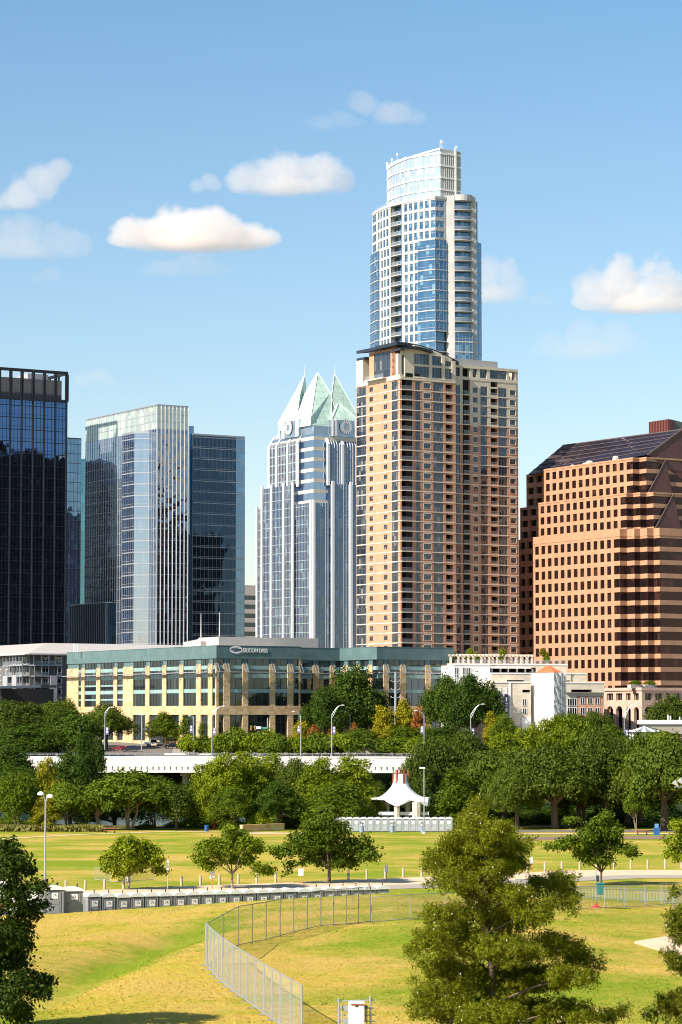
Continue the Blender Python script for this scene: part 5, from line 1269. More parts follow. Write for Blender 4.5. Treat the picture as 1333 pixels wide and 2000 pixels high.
    for a, b in ((80, 100), (122, 142), (147, 167)): ws.append(P5.window(P5.s(cx(a), cy(240)), P5.s(cx(b), cy(240)), P5.z(cx(100), cy(264)), P5.z(cx(100), cy(207)), .06, 2, .3, .1))
    # terrace and pergola
    tr = MB(); o = C2 + V * 24; s0 = hit(o, fr, cx(60), cy(190))[0]; s1 = hit(o, fr, cx(692), cy(190))[0]; T = Poly([o + fr * s0, o + fr * s1]); zt = T.z(cx(350), cy(186))
    T.strip(lime, 0, T.L, zt - 4, zt, 0, -20); T.pane(tr, T.s(cx(80), cy(185)), T.s(cx(690), cy(185)), zt, zt + 1.1, -.2, 1)
    zp = T.z(cx(350), cy(136)); px = [80, 122, 148, 178, 205, 250, 292, 337, 378, 440, 470, 500, 530]
    for x in px:
        t = T.s(cx(x), cy(160))
        for d in (-4, -8): T.strip(tr, t - .28, t + .28, zt, zp - .5, d + .28, d - .28, 0, True)
    a, b = T.s(cx(78), cy(140)), T.s(cx(530), cy(140))
    for d in (-4, -8): T.strip(tr, a - .6, b + .6, zp - .5, zp - .15, d + .2, d - .2, 0, True)
    t = a - .4
    while t < b + .5: T.strip(tr, t, t + .16, zp - .15, zp + .1, -3, -9, 0, True); t += 1.1
    tr.build('pergola', [M['limeband'], M['rail']], root)
    lime.build('wall', M['lime'], root); wh.build('trim', M['white'], root); many('window', ws, [M['glass_office'], M['white']], root)
    car = at(cx(790), cy(344), P.pt(P.L / 2).y + 1.5)
    # scaffold tower wrapped in white sheeting
    K = Vector(at(cx(628), 1405, 738).xy); l = hit(K, V, cx(500), cy(400))[0]; r = hit(K, U, cx(692), cy(400))[0]
    m_, t, o_ = newmat('white_scaffold_sheeting'); p = N(t, 'ShaderNodeBsdfPrincipled'); L(t, p, o_.inputs[0]); p.inputs['Base Color'].default_value = (.70, .67, .63, 1); p.inputs['Roughness'].default_value = .7
    bn = N(t, 'ShaderNodeBump'); bn.inputs['Strength'].default_value = .5; bn.inputs['Distance'].default_value = .5; t.links.new(noise_(t, scl(t, pos(t), (1.2, 1.2, .35)), .5, 3), bn.inputs['Height']); L(t, bn, p.inputs['Normal']); M['wrap'] = m_
    rw = empty('scaffold_tower', (K.x, K.y, g0), 'stair tower wrapped in white scaffold sheeting under a red tiled roof', 'tower')
    b = MB(); Q = Poly([K + V * l, K, K + U * r]); zt = Q.z(cx(628), cy(236)); rnd = random.Random(4)
    nz = 12; h = (zt - g0 + 2) / nz; ns = [6, 5]; grid = {}
    for f, (a0, a1) in enumerate(((0, Q.c[1]), (Q.c[1], Q.L))):
        for i in range(ns[f] + 1):
            for k in range(nz + 1):
                d = 0 if i in (0, ns[f]) else (.5 * ((k + i) % 2) - .3 if f == 1 else rnd.uniform(-.12, .16))
                grid[f, i, k] = Vector((*(Q.pt(a0 + (a1 - a0) * i / ns[f] + (1e-3 if i == 0 else -1e-3)) + Q.n[f] * d), g0 - 2 + h * k))
        for i in range(ns[f]):
            for k in range(nz):
                a, c, d, e = grid[f, i, k], grid[f, i + 1, k], grid[f, i + 1, k + 1], grid[f, i, k + 1]
                if f == 1: b.face([a, c, e]); b.face([c, d, e])
                else: b.face([a, c, d, e])
    b.prism([Q.pt(0, -.6), Q.pt(Q.c[1], -.6), Q.pt(Q.L, -.6), Q.pt(Q.L, -.6) + V * l * .9], g0 - 2, zt - .3)
    b.build('sheeting', M['wrap'], rw)
    s = MB()
    for f, (a0, a1) in enumerate(((0, Q.c[1]), (Q.c[1], Q.L))):
        for i in range(ns[f] + 1): t_ = min(max(a0 + (a1 - a0) * i / ns[f], .05), Q.L - .05); q = Q.pt(t_, .22); s.tube((*q, g0 - 2), (*q, zt + .5), .05, .05, 5)
        if f == 1:
            for k in range(1, nz): s.beam((*Q.pt(a0 + .1, .3), g0 - 2 + h * k), (*Q.pt(a1 - .1, .3), g0 - 2 + h * (k - .9)), .1, .1)
    s.build('scaffold_pole', M['galv'], rw)
    rf = MB(); c = (Q.pt(0) + Q.pt(Q.L)) / 2; w = [Q.pt(0, -1.2), Q.pt(Q.c[1], -1.6), Q.pt(Q.L, -1.2), Q.pt(0) + Q.pt(Q.L) - K]
    zk = zat(cy(210), c.y)
    for i in range(4): rf.face([(*w[i], zt + .1), (*w[(i + 1) % 4], zt + .1), (*c, zk + .8)], 0, [(0, 0), (8, 0), (4, 4)])
    rf.build('roof', M['tile'], rw)
    # white door surround at the foot
    return P3
car_park()
def arcade():
    cx = lambda x: 860 + x / 2.818; cy = lambda y: 1230 + y / 2.818; g0 = 10
    C = at(cx(1111), 1405, 770); C2 = Vector(C.xy); l = hit(C2, V, cx(903), cy(400))[0]
    root = empty('arcade_building', (C.x, C.y, g0), 'pale pink stone building with round arches below square windows', 'building')
    P = Poly([C2 + V * l, C2, C2 + U * 30]); c = P.c[1]; z = lambda y: P.z(cx(1111), cy(y)); S = lambda x: P.s(cx(x), cy(400))
    zt = z(322); w = MB(); ws = []; ars = []
    h1, h0 = z(348), z(388); as_, ab = z(448), z(505)
    holes = [(917, 952), (968, 1003), (1022, 1049), (1066, 1094), (1127, 1166), (1185, 1225), (1243, 1268), (1285, 1325), (1343, 1385)]
    prev = 0.0
    P.strip(w, 0, P.L, h1, zt, 0, -1.0); P.strip(w, 0, P.L, z(418), h0, 0, -1.0); P.strip(w, 0, P.L, zt - .6, zt + .2, .35, -1)
    for a, b in holes:
        a, b = S(a), S(b); r = (b - a) / 2
        P.strip(w, prev, a, h0, h1, 0, -1.0); P.strip(w, prev, a, g0 - 3, z(418), 0, -1.0)
        ws.append(P.window(a, b, h0, h1, -.7, 2, 0, .1))
        m = (a + b) / 2; n = 10
        for i in range(n):
            t0, t1 = a + (b - a) * i / n, a + (b - a) * (i + 1) / n
            zz = max(as_ + math.sqrt(max(0, r * r - (t0 - m) ** 2)), as_ + math.sqrt(max(0, r * r - (t1 - m) ** 2))) if False else as_ + math.sqrt(max(0, r * r - ((t0 + t1) / 2 - m) ** 2))
            P.strip(w, t0, t1, min(zz, z(418) - .1), z(418), 0, -1.0)
        prev = b
    P.strip(w, prev, P.L, h0, h1, 0, -1); P.strip(w, prev, P.L, g0 - 3, z(418), 0, -1)
    w.build('wall', M['granite_pale'], root); many('window', ws, [M['glass_office'], M['granite_pale']], root)
    d = MB(); d.prism([P.pt(0, -2.2), P.pt(c, -2.2), P.pt(P.L, -2.2), P.pt(P.L) + V * 20, P.pt(0) + U * 25], g0 - 2, zt - .5, 0, 1); d.build('core', [M['dark'], M['granite_pale']], root)
    for x in (1030, 1110, 1188):
        t = P.s(cx(x), cy(315)); 
        if x > 1111: t = max(t, c + 2)
        q = P.pt(t, -3); hg = MB(); hg.box((q.x, q.y, zt), (4.2, 1.6, 1.0), 0, AZ)
        rt = empty('planter', (q.x, q.y, zt), ['clipped hedge planter on roof edge of arcade building, beside the garage', 'clipped hedge planter on the corner of the arcade building roof', 'clipped hedge planter on arcade roof under the dark glass wall'][(1030, 1110, 1188).index(x)], 'planter', 'hedge planters on the arcade roof'); hg.build('box', M['concrete'], rt)
        PLANT.append((rt, (q.x, q.y, zt + 1.0)))
PLANT = []
arcade()
def canopy():
    a = at(1241, 1412, 560); root = empty('canopy_roof', (a.x + 14, a.y + 4, 6), 'white flat canopy roof with tan underside, cut by the frame edge', 'canopy')
    m = MB(); y0, y1 = 556, 572; x0 = a.x; x1 = x0 + 34; zt = zat(1406.5, y0); ze = zat(1414.5, y0)
    m.prism([(x0, y0), (x1, y0), (x1, y1), (x0 + 3, y1)], ze, zt, 0); m.build('roof_slab', M['white'], root)
    s = MB(); s.hexa([Vector(p) for p in ((x0 + 7.6, y0 + 1, zat(1433, y0)), (x1, y0 + 1, zat(1440, y0)), (x1, y1, zat(1440, y0)), (x0 + 9, y1, zat(1433, y0)), (x0 + .3, y0 + .2, ze), (x1, y0 + .2, ze), (x1, y1, ze), (x0 + 3, y1, ze))]); s.build('soffit', M['cream'], root)
    k = MB(); k.tube((x0 + 20, 564, tz(x0 + 20, 564) - 1), (x0 + 20, 564, zat(1434, y0)), .6, .6, 10); k.tube((x0 + 30, 568, tz(x0 + 30, 568) - 1), (x0 + 30, 568, zat(1434, y0)), .6, .6, 10); k.build('column', M['concrete'], root)
    v = MB()
    for px, yy in ((1305, 1396), (1310, 1398), (1328, 1400)): p = at(px, 1407, 562); v.tube(p, at(px, yy, 562), .15, .15, 6)
    v.build('vent', M['white'], root)
    g = at(1259, 1433, 640); r = empty('park_gazebo', (g.x, g.y, tz(g.x, g.y)), 'small open gazebo with pale striped pyramid roof under the white canopy', 'gazebo')
    m = MB(); w = 3.6; zz = zat(1429, 640); zk = zat(1418, 640); q = [(g.x + dx * w, 640 + dy * w) for dx, dy in ((-1, -1), (1, -1), (1, 1), (-1, 1))]
    for i in range(4):
        A, B = q[i], q[(i + 1) % 4]
        for j in range(6):
            f = lambda u: (A[0] + (B[0] - A[0]) * u, A[1] + (B[1] - A[1]) * u, zz)
            m.face([f(j / 6), f((j + 1) / 6), (g.x, 640, zk)], j % 2)
    m.build('roof', [M['white'], M['galv']], r); m = MB()
    for A in q: m.tube((g.x + (A[0] - g.x) * .8, 640 + (A[1] - 640) * .8, tz(g.x, 640) - .5), (g.x + (A[0] - g.x) * .8, 640 + (A[1] - 640) * .8, zz + .4), .25, .25, 6)
    m.build('post', M['white'], r)
canopy()
def bridge():
    y0 = 688.0; A = at(-60, 1474, y0 + 2); B = at(860, 1481, y0 - 8)
    P = Poly([A.xy, B.xy]); root = empty('road_bridge', (A.x, A.y, 0), 'long white concrete road bridge with a railed parapet over the river', 'bridge')
    zt = zat(1477, y0); m = MB(); P.strip(m, 0, P.L, zt - 2.5, zt, 0, -.5, 0, True); P.strip(m, 0, P.L, zt - 1.9, zt - .9, -.5, -18, 0, True)
    P.strip(m, 0, P.L, zt - 4.0, zt - 3.35, 0, -1.3, 0, True); P.strip(m, 0, P.L, zt - .35, zt - .1, .12, 0, 0, True); P.strip(m, 0, P.L, zt - 3.35, zt - 2.5, -.6, -1.3, 0, True)
    s = 0
    while s < P.L: P.strip(m, s, s + 1.05, zt - 3.35, zt - 2.5, -.003, -.6, 0); s += 1.45
    for k in (-5, -9, -13, -17): P.strip(m, 0, P.L, zt - 3.7, zt - 1.9, k, k - .7, 0, True)
    m.build('deck', M['bridge'], root)
    for px in (40, 150, 262, 355, 470, 590, 705):
        t = P.s(px, 1500); q = MB()
        for d in (-7, -11, -15.5): c = P.pt(t, d); q.tube((*c, -4), (*c, zt - 4.9), .8, .8, 12)
        P.strip(q, t - .9, t + .9, zt - 4.9, zt - 3.7, -4, -17.4, 0, True); q.build('pier', M['concrete'], root)
    r = MB(); s = 0
    while s < P.L: c = P.pt(s, -.2); r.tube((*c, zt), (*c, zt + .75), .05, .05, 5); s += 2.2
    for h in (.35, .75): r.beam((*P.pt(0, -.2), zt + h), (*P.pt(P.L, -.2), zt + h), .07, .07)
    r.build('railing', M['galv'], root)
    rd = MB(); P.strip(rd, 0, P.L, zt - 1.0, zt - .86, -.5, -17.5, 0); rd.build('roadway', M['asphalt'], root)
    return P, zt
BR, BRZ = bridge()
# street between bridge and the teal office, kerb wall, verge
w = MB(); q = [at(195, 1473, 706), at(330, 1473, 706)]
ribbon('street', [at(-40, 1405, 716).xy, at(200, 1405, 714).xy, at(330, 1405, 712).xy, at(620, 1405, 712).xy], -7, 5, M['asphalt'], .06)
ribbon('street', [at(250, 1405, 719).xy, at(285, 1405, 900).xy], -11, 11, M['asphalt'], .10)
kw = MB(); P = Poly([at(322, 1405, 722).xy, at(420, 1405, 714).xy]); P.strip(kw, 0, P.L, 7, zat(1472, 718), 0, -.6, 0, True); tag(kw.build('low_wall', M['bridge'], loc=(P.p[0].x, P.p[0].y, 8)), 'low pale kerb wall between the street and the green bushes', 'wall')
# ---------------------------------------------------------------- park furniture
def star_pavilion():
    cx = lambda x: 690 + x / 6.348; cy = lambda y: 1480 + y / 6.35
    Y = 462; c = at(cx(590), cy(740), Y); g = -.5; root = empty('park_pavilion', (c.x, Y, g), 'white star-shaped park pavilion with a tall flared roof and red-brown fins', 'pavilion')
    z = lambda y: zat(cy(y), Y); m = MB(); n = 48
    prof = [(1.05, z(200)), (1.15, z(290)), (1.55, z(360)), (2.3, z(420)), (2.95, z(460)), (3.7, z(485))]
    rings = []
    tips = [R(-98 + 60 * i) for i in range(6)]
    def outer(a):
        k = min(abs((a - t + math.pi) % (2 * math.pi) - math.pi) for t in tips) / R(30)
        return k
    for r, zz in prof: rings.append([(c.x + r * math.cos(2 * math.pi * i / n), Y + r * math.sin(2 * math.pi * i / n), zz) for i in range(n)])
    for f, dz0, dz1 in ((.55, .15, .05), (1.0, .95, .15)):
        ring = []
        for i in range(n):
            a = 2 * math.pi * i / n; k = outer(a); r = 3.7 + (5.25 - .8 * k - 3.7) * f
            up = 1 if (a > R(150) and a < R(235)) or a > R(330) or a < R(20) else 0
            down = max(0, 1 - k * 1.1)
            zz = z(485) - (z(485) - z(575)) * f * down * (0.15 if up else 1.0) - .25 * f * k * (1 - up) + (.0 if up else 0)
            if up: zz = z(485) - .12 * f
            ring.append((c.x + r * math.cos(a) * 1.02, Y + r * math.sin(a), zz))
        rings.append(ring)
    for a, b in zip(rings, rings[1:]):
        for i in range(n): m.face([a[i], b[i], b[(i + 1) % n], a[(i + 1) % n]][::-1])
    low = [(x, y, q - .28) for x, y, q in rings[-1]]
    for i in range(n): m.face([rings[-1][i], low[i], low[(i + 1) % n], rings[-1][(i + 1) % n]])
    for i in range(n): m.face([low[i], low[(i + 1) % n], (c.x, Y, z(440))])
    m.face(rings[0]); m.build('roof', M['white'], root, smooth=True)
    for i in range(6):
        a = R(-125 + 60 * i); f = MB(); x, y = c.x + 1.22 * math.cos(a), Y + 1.22 * math.sin(a); f.box((x, y, z(322)), (.2, .3, z(150) - z(322)), 0, a); f.build('fin', M['rust'], root)
    for i, (x, r0) in enumerate(((545, .45), (790, .7), (420, .4), (680, .4))):
        q = at(cx(x), cy(700), Y + (-4.4 if i < 2 else 3.5)); k = MB(); k.lathe((q.x, q.y, g), [(r0 * 1.3, 0), (r0, 1.6), (r0 * 1.1, z(585) - g + (.6 if i else 0))], 8); k.build('stone_column', M['lime'], root)
    w = MB(); a = at(cx(310), cy(690), Y); b = at(cx(930), cy(690), Y); w.box(((a.x + b.x) / 2, Y - 3.6, z(702)), (b.x - a.x, .5, z(662) - z(702)), 0); w.box(((a.x + b.x) / 2, Y + 1, g - .6), (b.x - a.x, 10, .9), 0)
    w.build('parapet', M['white'], root)
    s = at(cx(245), cy(735), Y - 5); rr = empty('stone_marker', (s.x, s.y, g), 'rough stone marker with round red plaque beside the star pavilion', 'stone marker'); k = MB()
    rnd = random.Random(3); k.lathe((s.x, s.y, g), [(1.05, 0), (.95, .8), (.78, 1.5), (.4, 2.0)], 9, 0, 1, .45); k.build('stone', M['lime'], rr)
    k = MB(); k.tube((s.x - .03, s.y - .44, g + 1.35), (s.x - .03, s.y - .52, g + 1.35), .34, .34, 14); k.build('plaque', M['rust'], rr)
star_pavilion()
GP = plain('grey_moulded_plastic', (.23, .24, .25), .45, var=.1); GL = plain('light_grey_plastic', (.36, .38, .40), .45, var=.08); WR = plain('white_plastic_roof', (.78, .78, .76), .45, var=.05)
DK = plain('dark_grey_plastic', (.04, .043, .05), .5); RED = plain('red_paint', (.5, .03, .03), .5); BLU = plain('blue_paint', (.02, .10, .30), .5); ORA = plain('orange_paint', (.75, .26, .02), .5)
def toilet(mat, w, h, label, sign=True, paper=None):
    """Portable toilet facing -Y, origin at the base centre."""
    root = empty('portable_toilet', (0, 0, 0), label, 'portable toilet'); d = w * .98 if w < 1.4 else 1.5
    b = MB(); b.box((0, 0, .08), (w * .94, d * .94, h - .3), 0); b.box((0, 0, 0), (w, d, .1), 1)
    for x in (-1, 1):
        for y in (-1, 1): b.box((x * w * .46, y * d * .46, .08), (.09, .09, h - .3), 0)
    for x in (-1, 1):
        for k in (-.25, 0, .25): b.box((x * w * .475, k * d, .3), (.05, .12, h - .9), 0)
    b.box((0, -d * .47, h - .36), (w * .92, .05, .14), 0); b.build('body', [mat, DK], root)
    dr = MB(); dw = w * .68; y = -d * .485
    dr.box((0, y, .12), (dw, .05, h - .62), 0); dr.box((0, y - .03, .25), (dw * .74, .03, .5), 0); dr.box((0, y - .03, .95), (dw * .74, .03, .28), 0)
    for i in range(3): dr.box((-dw * .3 + i * dw * .3, y - .02, h - .42), (dw * .2, .03, .1), 1)
    o = dr.build('door', [mat, DK], root); k = MB(); k.box((-dw * .38, y - .045, 1.0), (.07, .05, .14), 0); k.build('handle', DK, o)
    if sign:
        s = MB(); s.box((dw * .06, y - .05, 1.26 if w < 1.4 else 1.40), (.52, .012, .46), 0)
        for i, (xx, zz, mi) in enumerate(((-.09, 1.56, 1), (-.1, 1.44, 2), (.07, 1.5, 2), (.1, 1.45, 2), (.02, 1.58, 2))): s.box((dw * .06 + xx, y - .061, zz if w < 1.4 else zz + .13), (.07, .008, .06), mi)
        s.build('sign', [WR, RED, DK], root)
    else:
        s = MB(); s.box((0, y - .05, h - 1.0), (.5, .012, .42), 0); s.build('sign', [WR], root)
    r = MB(); n = 10; hw = w * .53; hd = d * .53
    pts = [(-hw + 2 * hw * i / n, h - .22 + .24 * (1 - (2 * i / n - 1) ** 2) ** .6 if 0 < i < n else h - .22) for i in range(n + 1)]
    for (x0, z0), (x1, z1) in zip(pts, pts[1:]):
        r.face([(x0, -hd, z0), (x1, -hd, z1), (x1, hd, z1), (x0, hd, z0)]); r.face([(x0, -hd, h - .3), (x1, -hd, h - .3), (x1, -hd, z1), (x0, -hd, z0)]); r.face([(x1, hd, h - .3), (x0, hd, h - .3), (x0, hd, z0), (x1, hd, z1)])
    for s_ in (-1, 1): r.face([(s_ * hw, -s_ * hd * -1, h - .3), (s_ * hw, s_ * -hd, h - .3), (s_ * hw, s_ * -hd, h - .22), (s_ * hw, s_ * hd, h - .22)])
    r.face([(-hw, -hd, h - .3), (-hw, hd, h - .3), (hw, hd, h - .3), (hw, -hd, h - .3)]); r.build('roof', WR, root)
    v = MB(); v.tube((w * .3, d * .3, h - .1), (w * .3, d * .3, h + .25), .05, .05, 6); v.build('vent_pipe', DK, root)
    return root
ta = toilet(GP, 1.16, 2.34, 'x'); tb = toilet(GL, 1.10, 2.32, 'x', sign=False); tc = toilet(GP, 1.62, 2.4, 'x'); note_children()
A0, A1 = at(168, 1405, 231), at(756, 1405, 244); nrow = 22; rz = math.atan2(A1.y - A0.y, A1.x - A0.x)
for i in range(nrow):
    q = A0.lerp(A1, (i + .5) / nrow); lab = f'grey portable toilet, {ORD[i + 1]} of the long hillside row from the wide cabins' if i else 'grey portable toilet with white roof, next to the wide cabins on the hill'
    if i == nrow - 1: lab = 'grey portable toilet with white roof ending the long row by the road'
    if i == 0: o = ta; o.location = (q.x, q.y, tz(q.x, q.y)); o.rotation_euler = (0, 0, rz); o['label'] = lab; o['group'] = 'grey portable toilets behind the hill'
    else: dup(ta, (q.x, q.y, tz(q.x, q.y) - random.Random(i).uniform(0, .06)), rz + random.Random(i).uniform(-.03, .03), label=lab, group='grey portable toilets behind the hill')
for i, px in enumerate((106, 144)):
    q = at(px, 1405, 227 + i * 1.2); o = tc if i == 0 else None; lab = ['wide grey portable toilet with white roof, next to the dark leafy tree', 'wide grey portable toilet with white roof, beside the narrower cabins'][i]
    loc = (q.x, q.y, tz(q.x, q.y) + .15)
    if o: o.location = loc; o.rotation_euler = (0, 0, rz * .55); o['label'] = lab; o['group'] = 'wide portable toilets'
    else: dup(tc, loc, rz * .55, label=lab, group='wide portable toilets')
nf = 17
for i in range(nf):
    px = 655 + 13.85 * i; q = at(px, 1405, 447); lab = f'pale grey portable toilet, {ORD[i + 1]} of the far row from the big leafy tree'
    loc = (q.x, q.y, tz(q.x, q.y)); r_ = random.Random(i).uniform(-.03, .03)
    if i == 0: tb.location = loc; tb['label'] = lab; tb['group'] = 'pale portable toilets along the far lawn'
    else: dup(tb, loc, r_, label=lab, group='pale portable toilets along the far lawn')
# hand-wash stands in front of the pale cabins
def wash():
    root = empty('wash_stand', (0, 0, 0), 'x', 'wash stand'); b = MB(); b.lathe((0, 0, 0), [(.36, 0), (.34, .8), (.28, .95)], 10, 0); b.build('tank', plain('blue_grey_plastic', (.22, .28, .38), .4), root)
    b = MB(); b.lathe((0, 0, .95), [(.42, 0), (.42, .08), (.2, .12), (.18, .5)], 10, 0); b.build('basin', GL, root); b = MB(); b.box((0, 0, 1.4), (.62, .3, .16), 0); b.build('dispenser', DK, root); return root
wa = wash(); note_children()
for i, (px, lab) in enumerate(((707, 'blue-grey wash stand before the pale cabins, nearest the big leafy tree'), (766.5, 'blue-grey wash stand before the middle of the pale cabin row'), (825, 'blue-grey wash stand before the pale cabins, beside the tall pole'))):
    q = at(px, 1405, 444.5); loc = (q.x, q.y, tz(q.x, q.y))
    if i == 0: wa.location = loc; wa['label'] = lab; wa['group'] = 'wash stands'
    else: dup(wa, loc, 0, label=lab, group='wash stands')
# bollards along the gravel path
bm_ = MB(); bm_.lathe((0, 0, 0), [(.135, 0), (.135, .82), (.12, .84), (.12, .90), (.135, .92), (.13, 1.03), (.08, 1.07)], 10)
b0 = bm_.build('bollard', plain('bollard_stone', (.46, .38, .28), .8)); n = 0
pxs = [129, 167, 205, 242, 355, 392, 429, 466, 502, 539, 681, 717, 753, 788, 824, 860, 1030, 1065, 1098, 1133, 1166, 1200, 1233, 1266, 1300, 1332]
near = {0: 'behind the wide cabins', 3: 'by the trunk of the smallest round tree'}
BL = Poly([p.xy for p in BOL])
for i, px in enumerate(pxs):
    s, zz = BL.at(px, 1715); q = BL.pt(max(0, min(BL.L, s))); lab = f'pale stone bollard at the lawn edge, {ORD[i + 1]} along the path from the lamp post'
    loc = (q.x, q.y, tz(q.x, q.y))
    if i == 0: o = b0; o.location = loc
    else: o = b0.copy(); link(o); o.location = loc
    tag(o, lab, 'bollard', 'bollards between lawn and path')
# ---- lamps
def park_lamp():
    q = at(88, 1737, 258); g = tz(q.x, q.y); z = zat(1562, q.y); root = empty('park_lamp', (q.x, q.y, g), 'tall grey park lamp with two white heads beside the wide cabins', 'lamp post')
    p = MB(); p.tube((q.x, q.y, g), (q.x, q.y, z), .12, .07, 8); p.tube((q.x, q.y, g), (q.x, q.y, g + .4), .2, .18, 8); p.build('pole', M['galv'], root)
    for s, px, py in ((-1, 80, 1550), (1, 98, 1555)):
        e = at(px, py, q.y); a = MB(); m = Vector((q.x + (e.x - q.x) * .35, q.y, z + (e.z - z) * .55)); a.path([(q.x, q.y, z - .3), m, (e.x - s * .15, q.y, e.z)], .05); o = a.build('arm', M['galv'], root)
        h = MB(); h.lathe((e.x, q.y, e.z - .18), [(.1, 0), (.28, .06), (.27, .22), (.14, .34), (.05, .38)], 12, 0, 1.15, .8); h.build('lamp_head', M['white'], o)
park_lamp()
def cobra(px, ybase, ytop, Y, tipx, tipy, label, banner=None, base=None, twin=False):
    q = at(px, ybase, Y); g = min(q.z, tz(q.x, q.y)) if base is None else base; z = zat(ytop, Y); root = empty('street_lamp', (q.x, q.y, g), label, 'street lamp', 'street lamps')
    z -= .0; p = MB(); p.tube((q.x, q.y, g), (q.x, q.y, z - .6), .15, .10, 8); p.build('pole', M['galv'], root)
    e = at(tipx, tipy, Y); a = MB(); k = Vector((q.x, q.y, z - .6)); pts = [k + (e - k) * t + Vector((0, 0, (1 - (1 - t) ** 2 - t) * (e.z - k.z) * .9)) for t in (0, .25, .5, .75, 1)]
    a.path(pts, .07, 6); 
    if abs(e.x - q.x) > .5: k2 = k - Vector((0, 0, .9)); a.path([k2, pts[2] - Vector((0, 0, .15)), pts[3]], .05, 6)
    a.build('arm', M['galv'], root); d = 1 if e.x >= q.x else -1
    h = MB(); h.lathe((e.x + d * .3, e.y, e.z - .12), [(.12, 0), (.3, .03), (.28, .14), (.1, .2)], 10, 0, 1.5, .8); h.build('lamp_head', M['white'], root)
    if banner:
        b = MB(); b.box((q.x + banner[0] * .55, q.y, zat(banner[2], Y)), (.75, .06, zat(banner[1], Y) - zat(banner[2], Y)), 0); b.box((q.x + banner[0] * .55, q.y - .035, zat(banner[2], Y) + .5), (.5, .02, .5), 1); b.box((q.x + banner[0] * .55, q.y - .035, zat(banner[2], Y) + 1.2), (.3, .02, .6), 1)
        b.build('banner', [PUR, WR], root)
PUR = plain('purple_banner', (.16, .13, .30), .6)
cobra(205, 1478, 1388, 690, 218, 1381, 'street lamp with purple banner at the bridge end, beside parked cars', (1, 1421, 1435), base=7)
cobra(378, 1472, 1395, 716, 373, 1398, 'short street lamp with banner beside the street sign and bushes', (-1, 1417, 1431))
cobra(414.5, 1480, 1388, 690, 435, 1379, 'street lamp with long arm and banner in front of the roof corner', (1, 1421, 1436), base=7)
cobra(588, 1478, 1393, 688, 576, 1389, 'street lamp with pale banner beside the white truck', (-1, 1419, 1432), base=7)
cobra(648.5, 1480, 1392, 687, 668, 1377, 'street lamp with curved arm in front of the biggest dark tree', (1, 1419, 1434), base=7)
cobra(829, 1482, 1392, 686, 815, 1388, 'street lamp with purple banner beside the orange and yellow tree', (-1, 1420, 1433), base=7)
cobra(920, 1447, 1392, 690, 942, 1375, 'street lamp with curved arm between dark tree and limestone garage', (1, 1422, 1438), base=5)
cobra(1220, 1442, 1392, 692, 1241, 1374, 'street lamp with curved arm before the pink arches', (1, 1425, 1440), base=5)
cobra(684, 1408, 1392, 740, 672, 1389, 'small street lamp tucked behind the biggest dark tree')
cobra(1108, 1410, 1385, 730, 1086, 1375, 'street lamp standing against the white scaffold tower', base=8)
cobra(1262, 1410, 1388, 735, 1245, 1378, 'street lamp beside the row of pink arches', base=8)
def pole_lamp():
    q = at(829, 1627, 438); g = tz(q.x, q.y); z = zat(1500, 438); root = empty('light_pole', (q.x, q.y, g), 'tall thin floodlight pole standing in front of the pale cabins', 'light pole')
    p = MB(); p.tube((q.x, q.y, g), (q.x, q.y, z), .11, .07, 8); p.build('pole', M['galv'], root); p = MB(); p.lathe((q.x, q.y, g), [(.4, 0), (.3, .3)], 8); p.build('base', M['concrete'], root)
    h = MB(); h.box((q.x - .3, q.y, z - .1), (.9, .4, .25), 0); h.build('lamp_head', M['white'], root); h = MB(); h.box((q.x + .3, q.y, zat(1574, 438)), (.5, .3, .6), 0); h.build('control_box', M['grey'], root)
pole_lamp()
def floodlights():
    q = at(1352, 1640, 420); g = tz(q.x, q.y); root = empty('floodlight_mast', (q.x, q.y, g), 'white floodlight heads on a mast at the frame edge before the oaks', 'floodlight')
    p = MB(); p.tube((q.x, q.y, g), (q.x, q.y, zat(1525, 420)), .14, .1, 8); p.build('pole', M['galv'], root); p = MB(); e = at(1320, 1537, 420); p.beam((q.x, q.y, e.z), (e.x - .2, q.y, e.z), .1, .1); p.build('arm', M['galv'], root)
    for px, py, rz_ in ((1321, 1530, .5), (1331, 1526, .4), (1343, 1524, .3)):
        e = at(px, py, 420); h = MB(); a = Vector((-.55, 0, .42)); h.tube(e - a * .6 + Vector((0, 0, -.2)), e + a * .6, .10, .42, 12); h.build('lamp_head', M['white'], root)
floodlights()
def utility():
    q = at(773, 1412, 735); g = tz(q.x, q.y); z = zat(1312, 735); root = empty('utility_pole', (q.x, q.y, g), 'thick pale utility pole with insulator arms in front of the teal wing', 'utility pole')
    p = MB(); p.tube((q.x, q.y, g), (q.x, q.y, z), .42, .26, 10); p.build('pole', M['galv'], root)
    for y, d in ((1330, -1), (1330, 1), (1346, 1), (1346, -1), (1362, 1), (1362, -1)):
        a = MB(); zz = zat(y, 735); a.beam((q.x, q.y, zz - .2), (q.x + d * 1.1, q.y, zz), .14, .14); a.lathe((q.x + d * 1.1, q.y, zz - .1), [(.12, 0), (.22, .1), (.12, .2), (.22, .3), (.1, .4)], 8); a.build('insulator_arm', M['grey'], root)
utility()
def wires():
    for y0, y1, lab in ((1356, 1383, 'overhead power line sagging across the dark tree, upper of two'), (1374, 1397, 'overhead power line sagging across the dark tree, lower of two')):
        a, b = at(772, y0, 735), at(470, y1, 760); m = MB(); pts = [a.lerp(b, t) - Vector((0, 0, 1.6 * math.sin(math.pi * t))) for t in [i / 10 for i in range(11)]]; m.path(pts, .025, 4); tag(m.build('power_line', M['black'], loc=a), lab, 'power line')
wires()
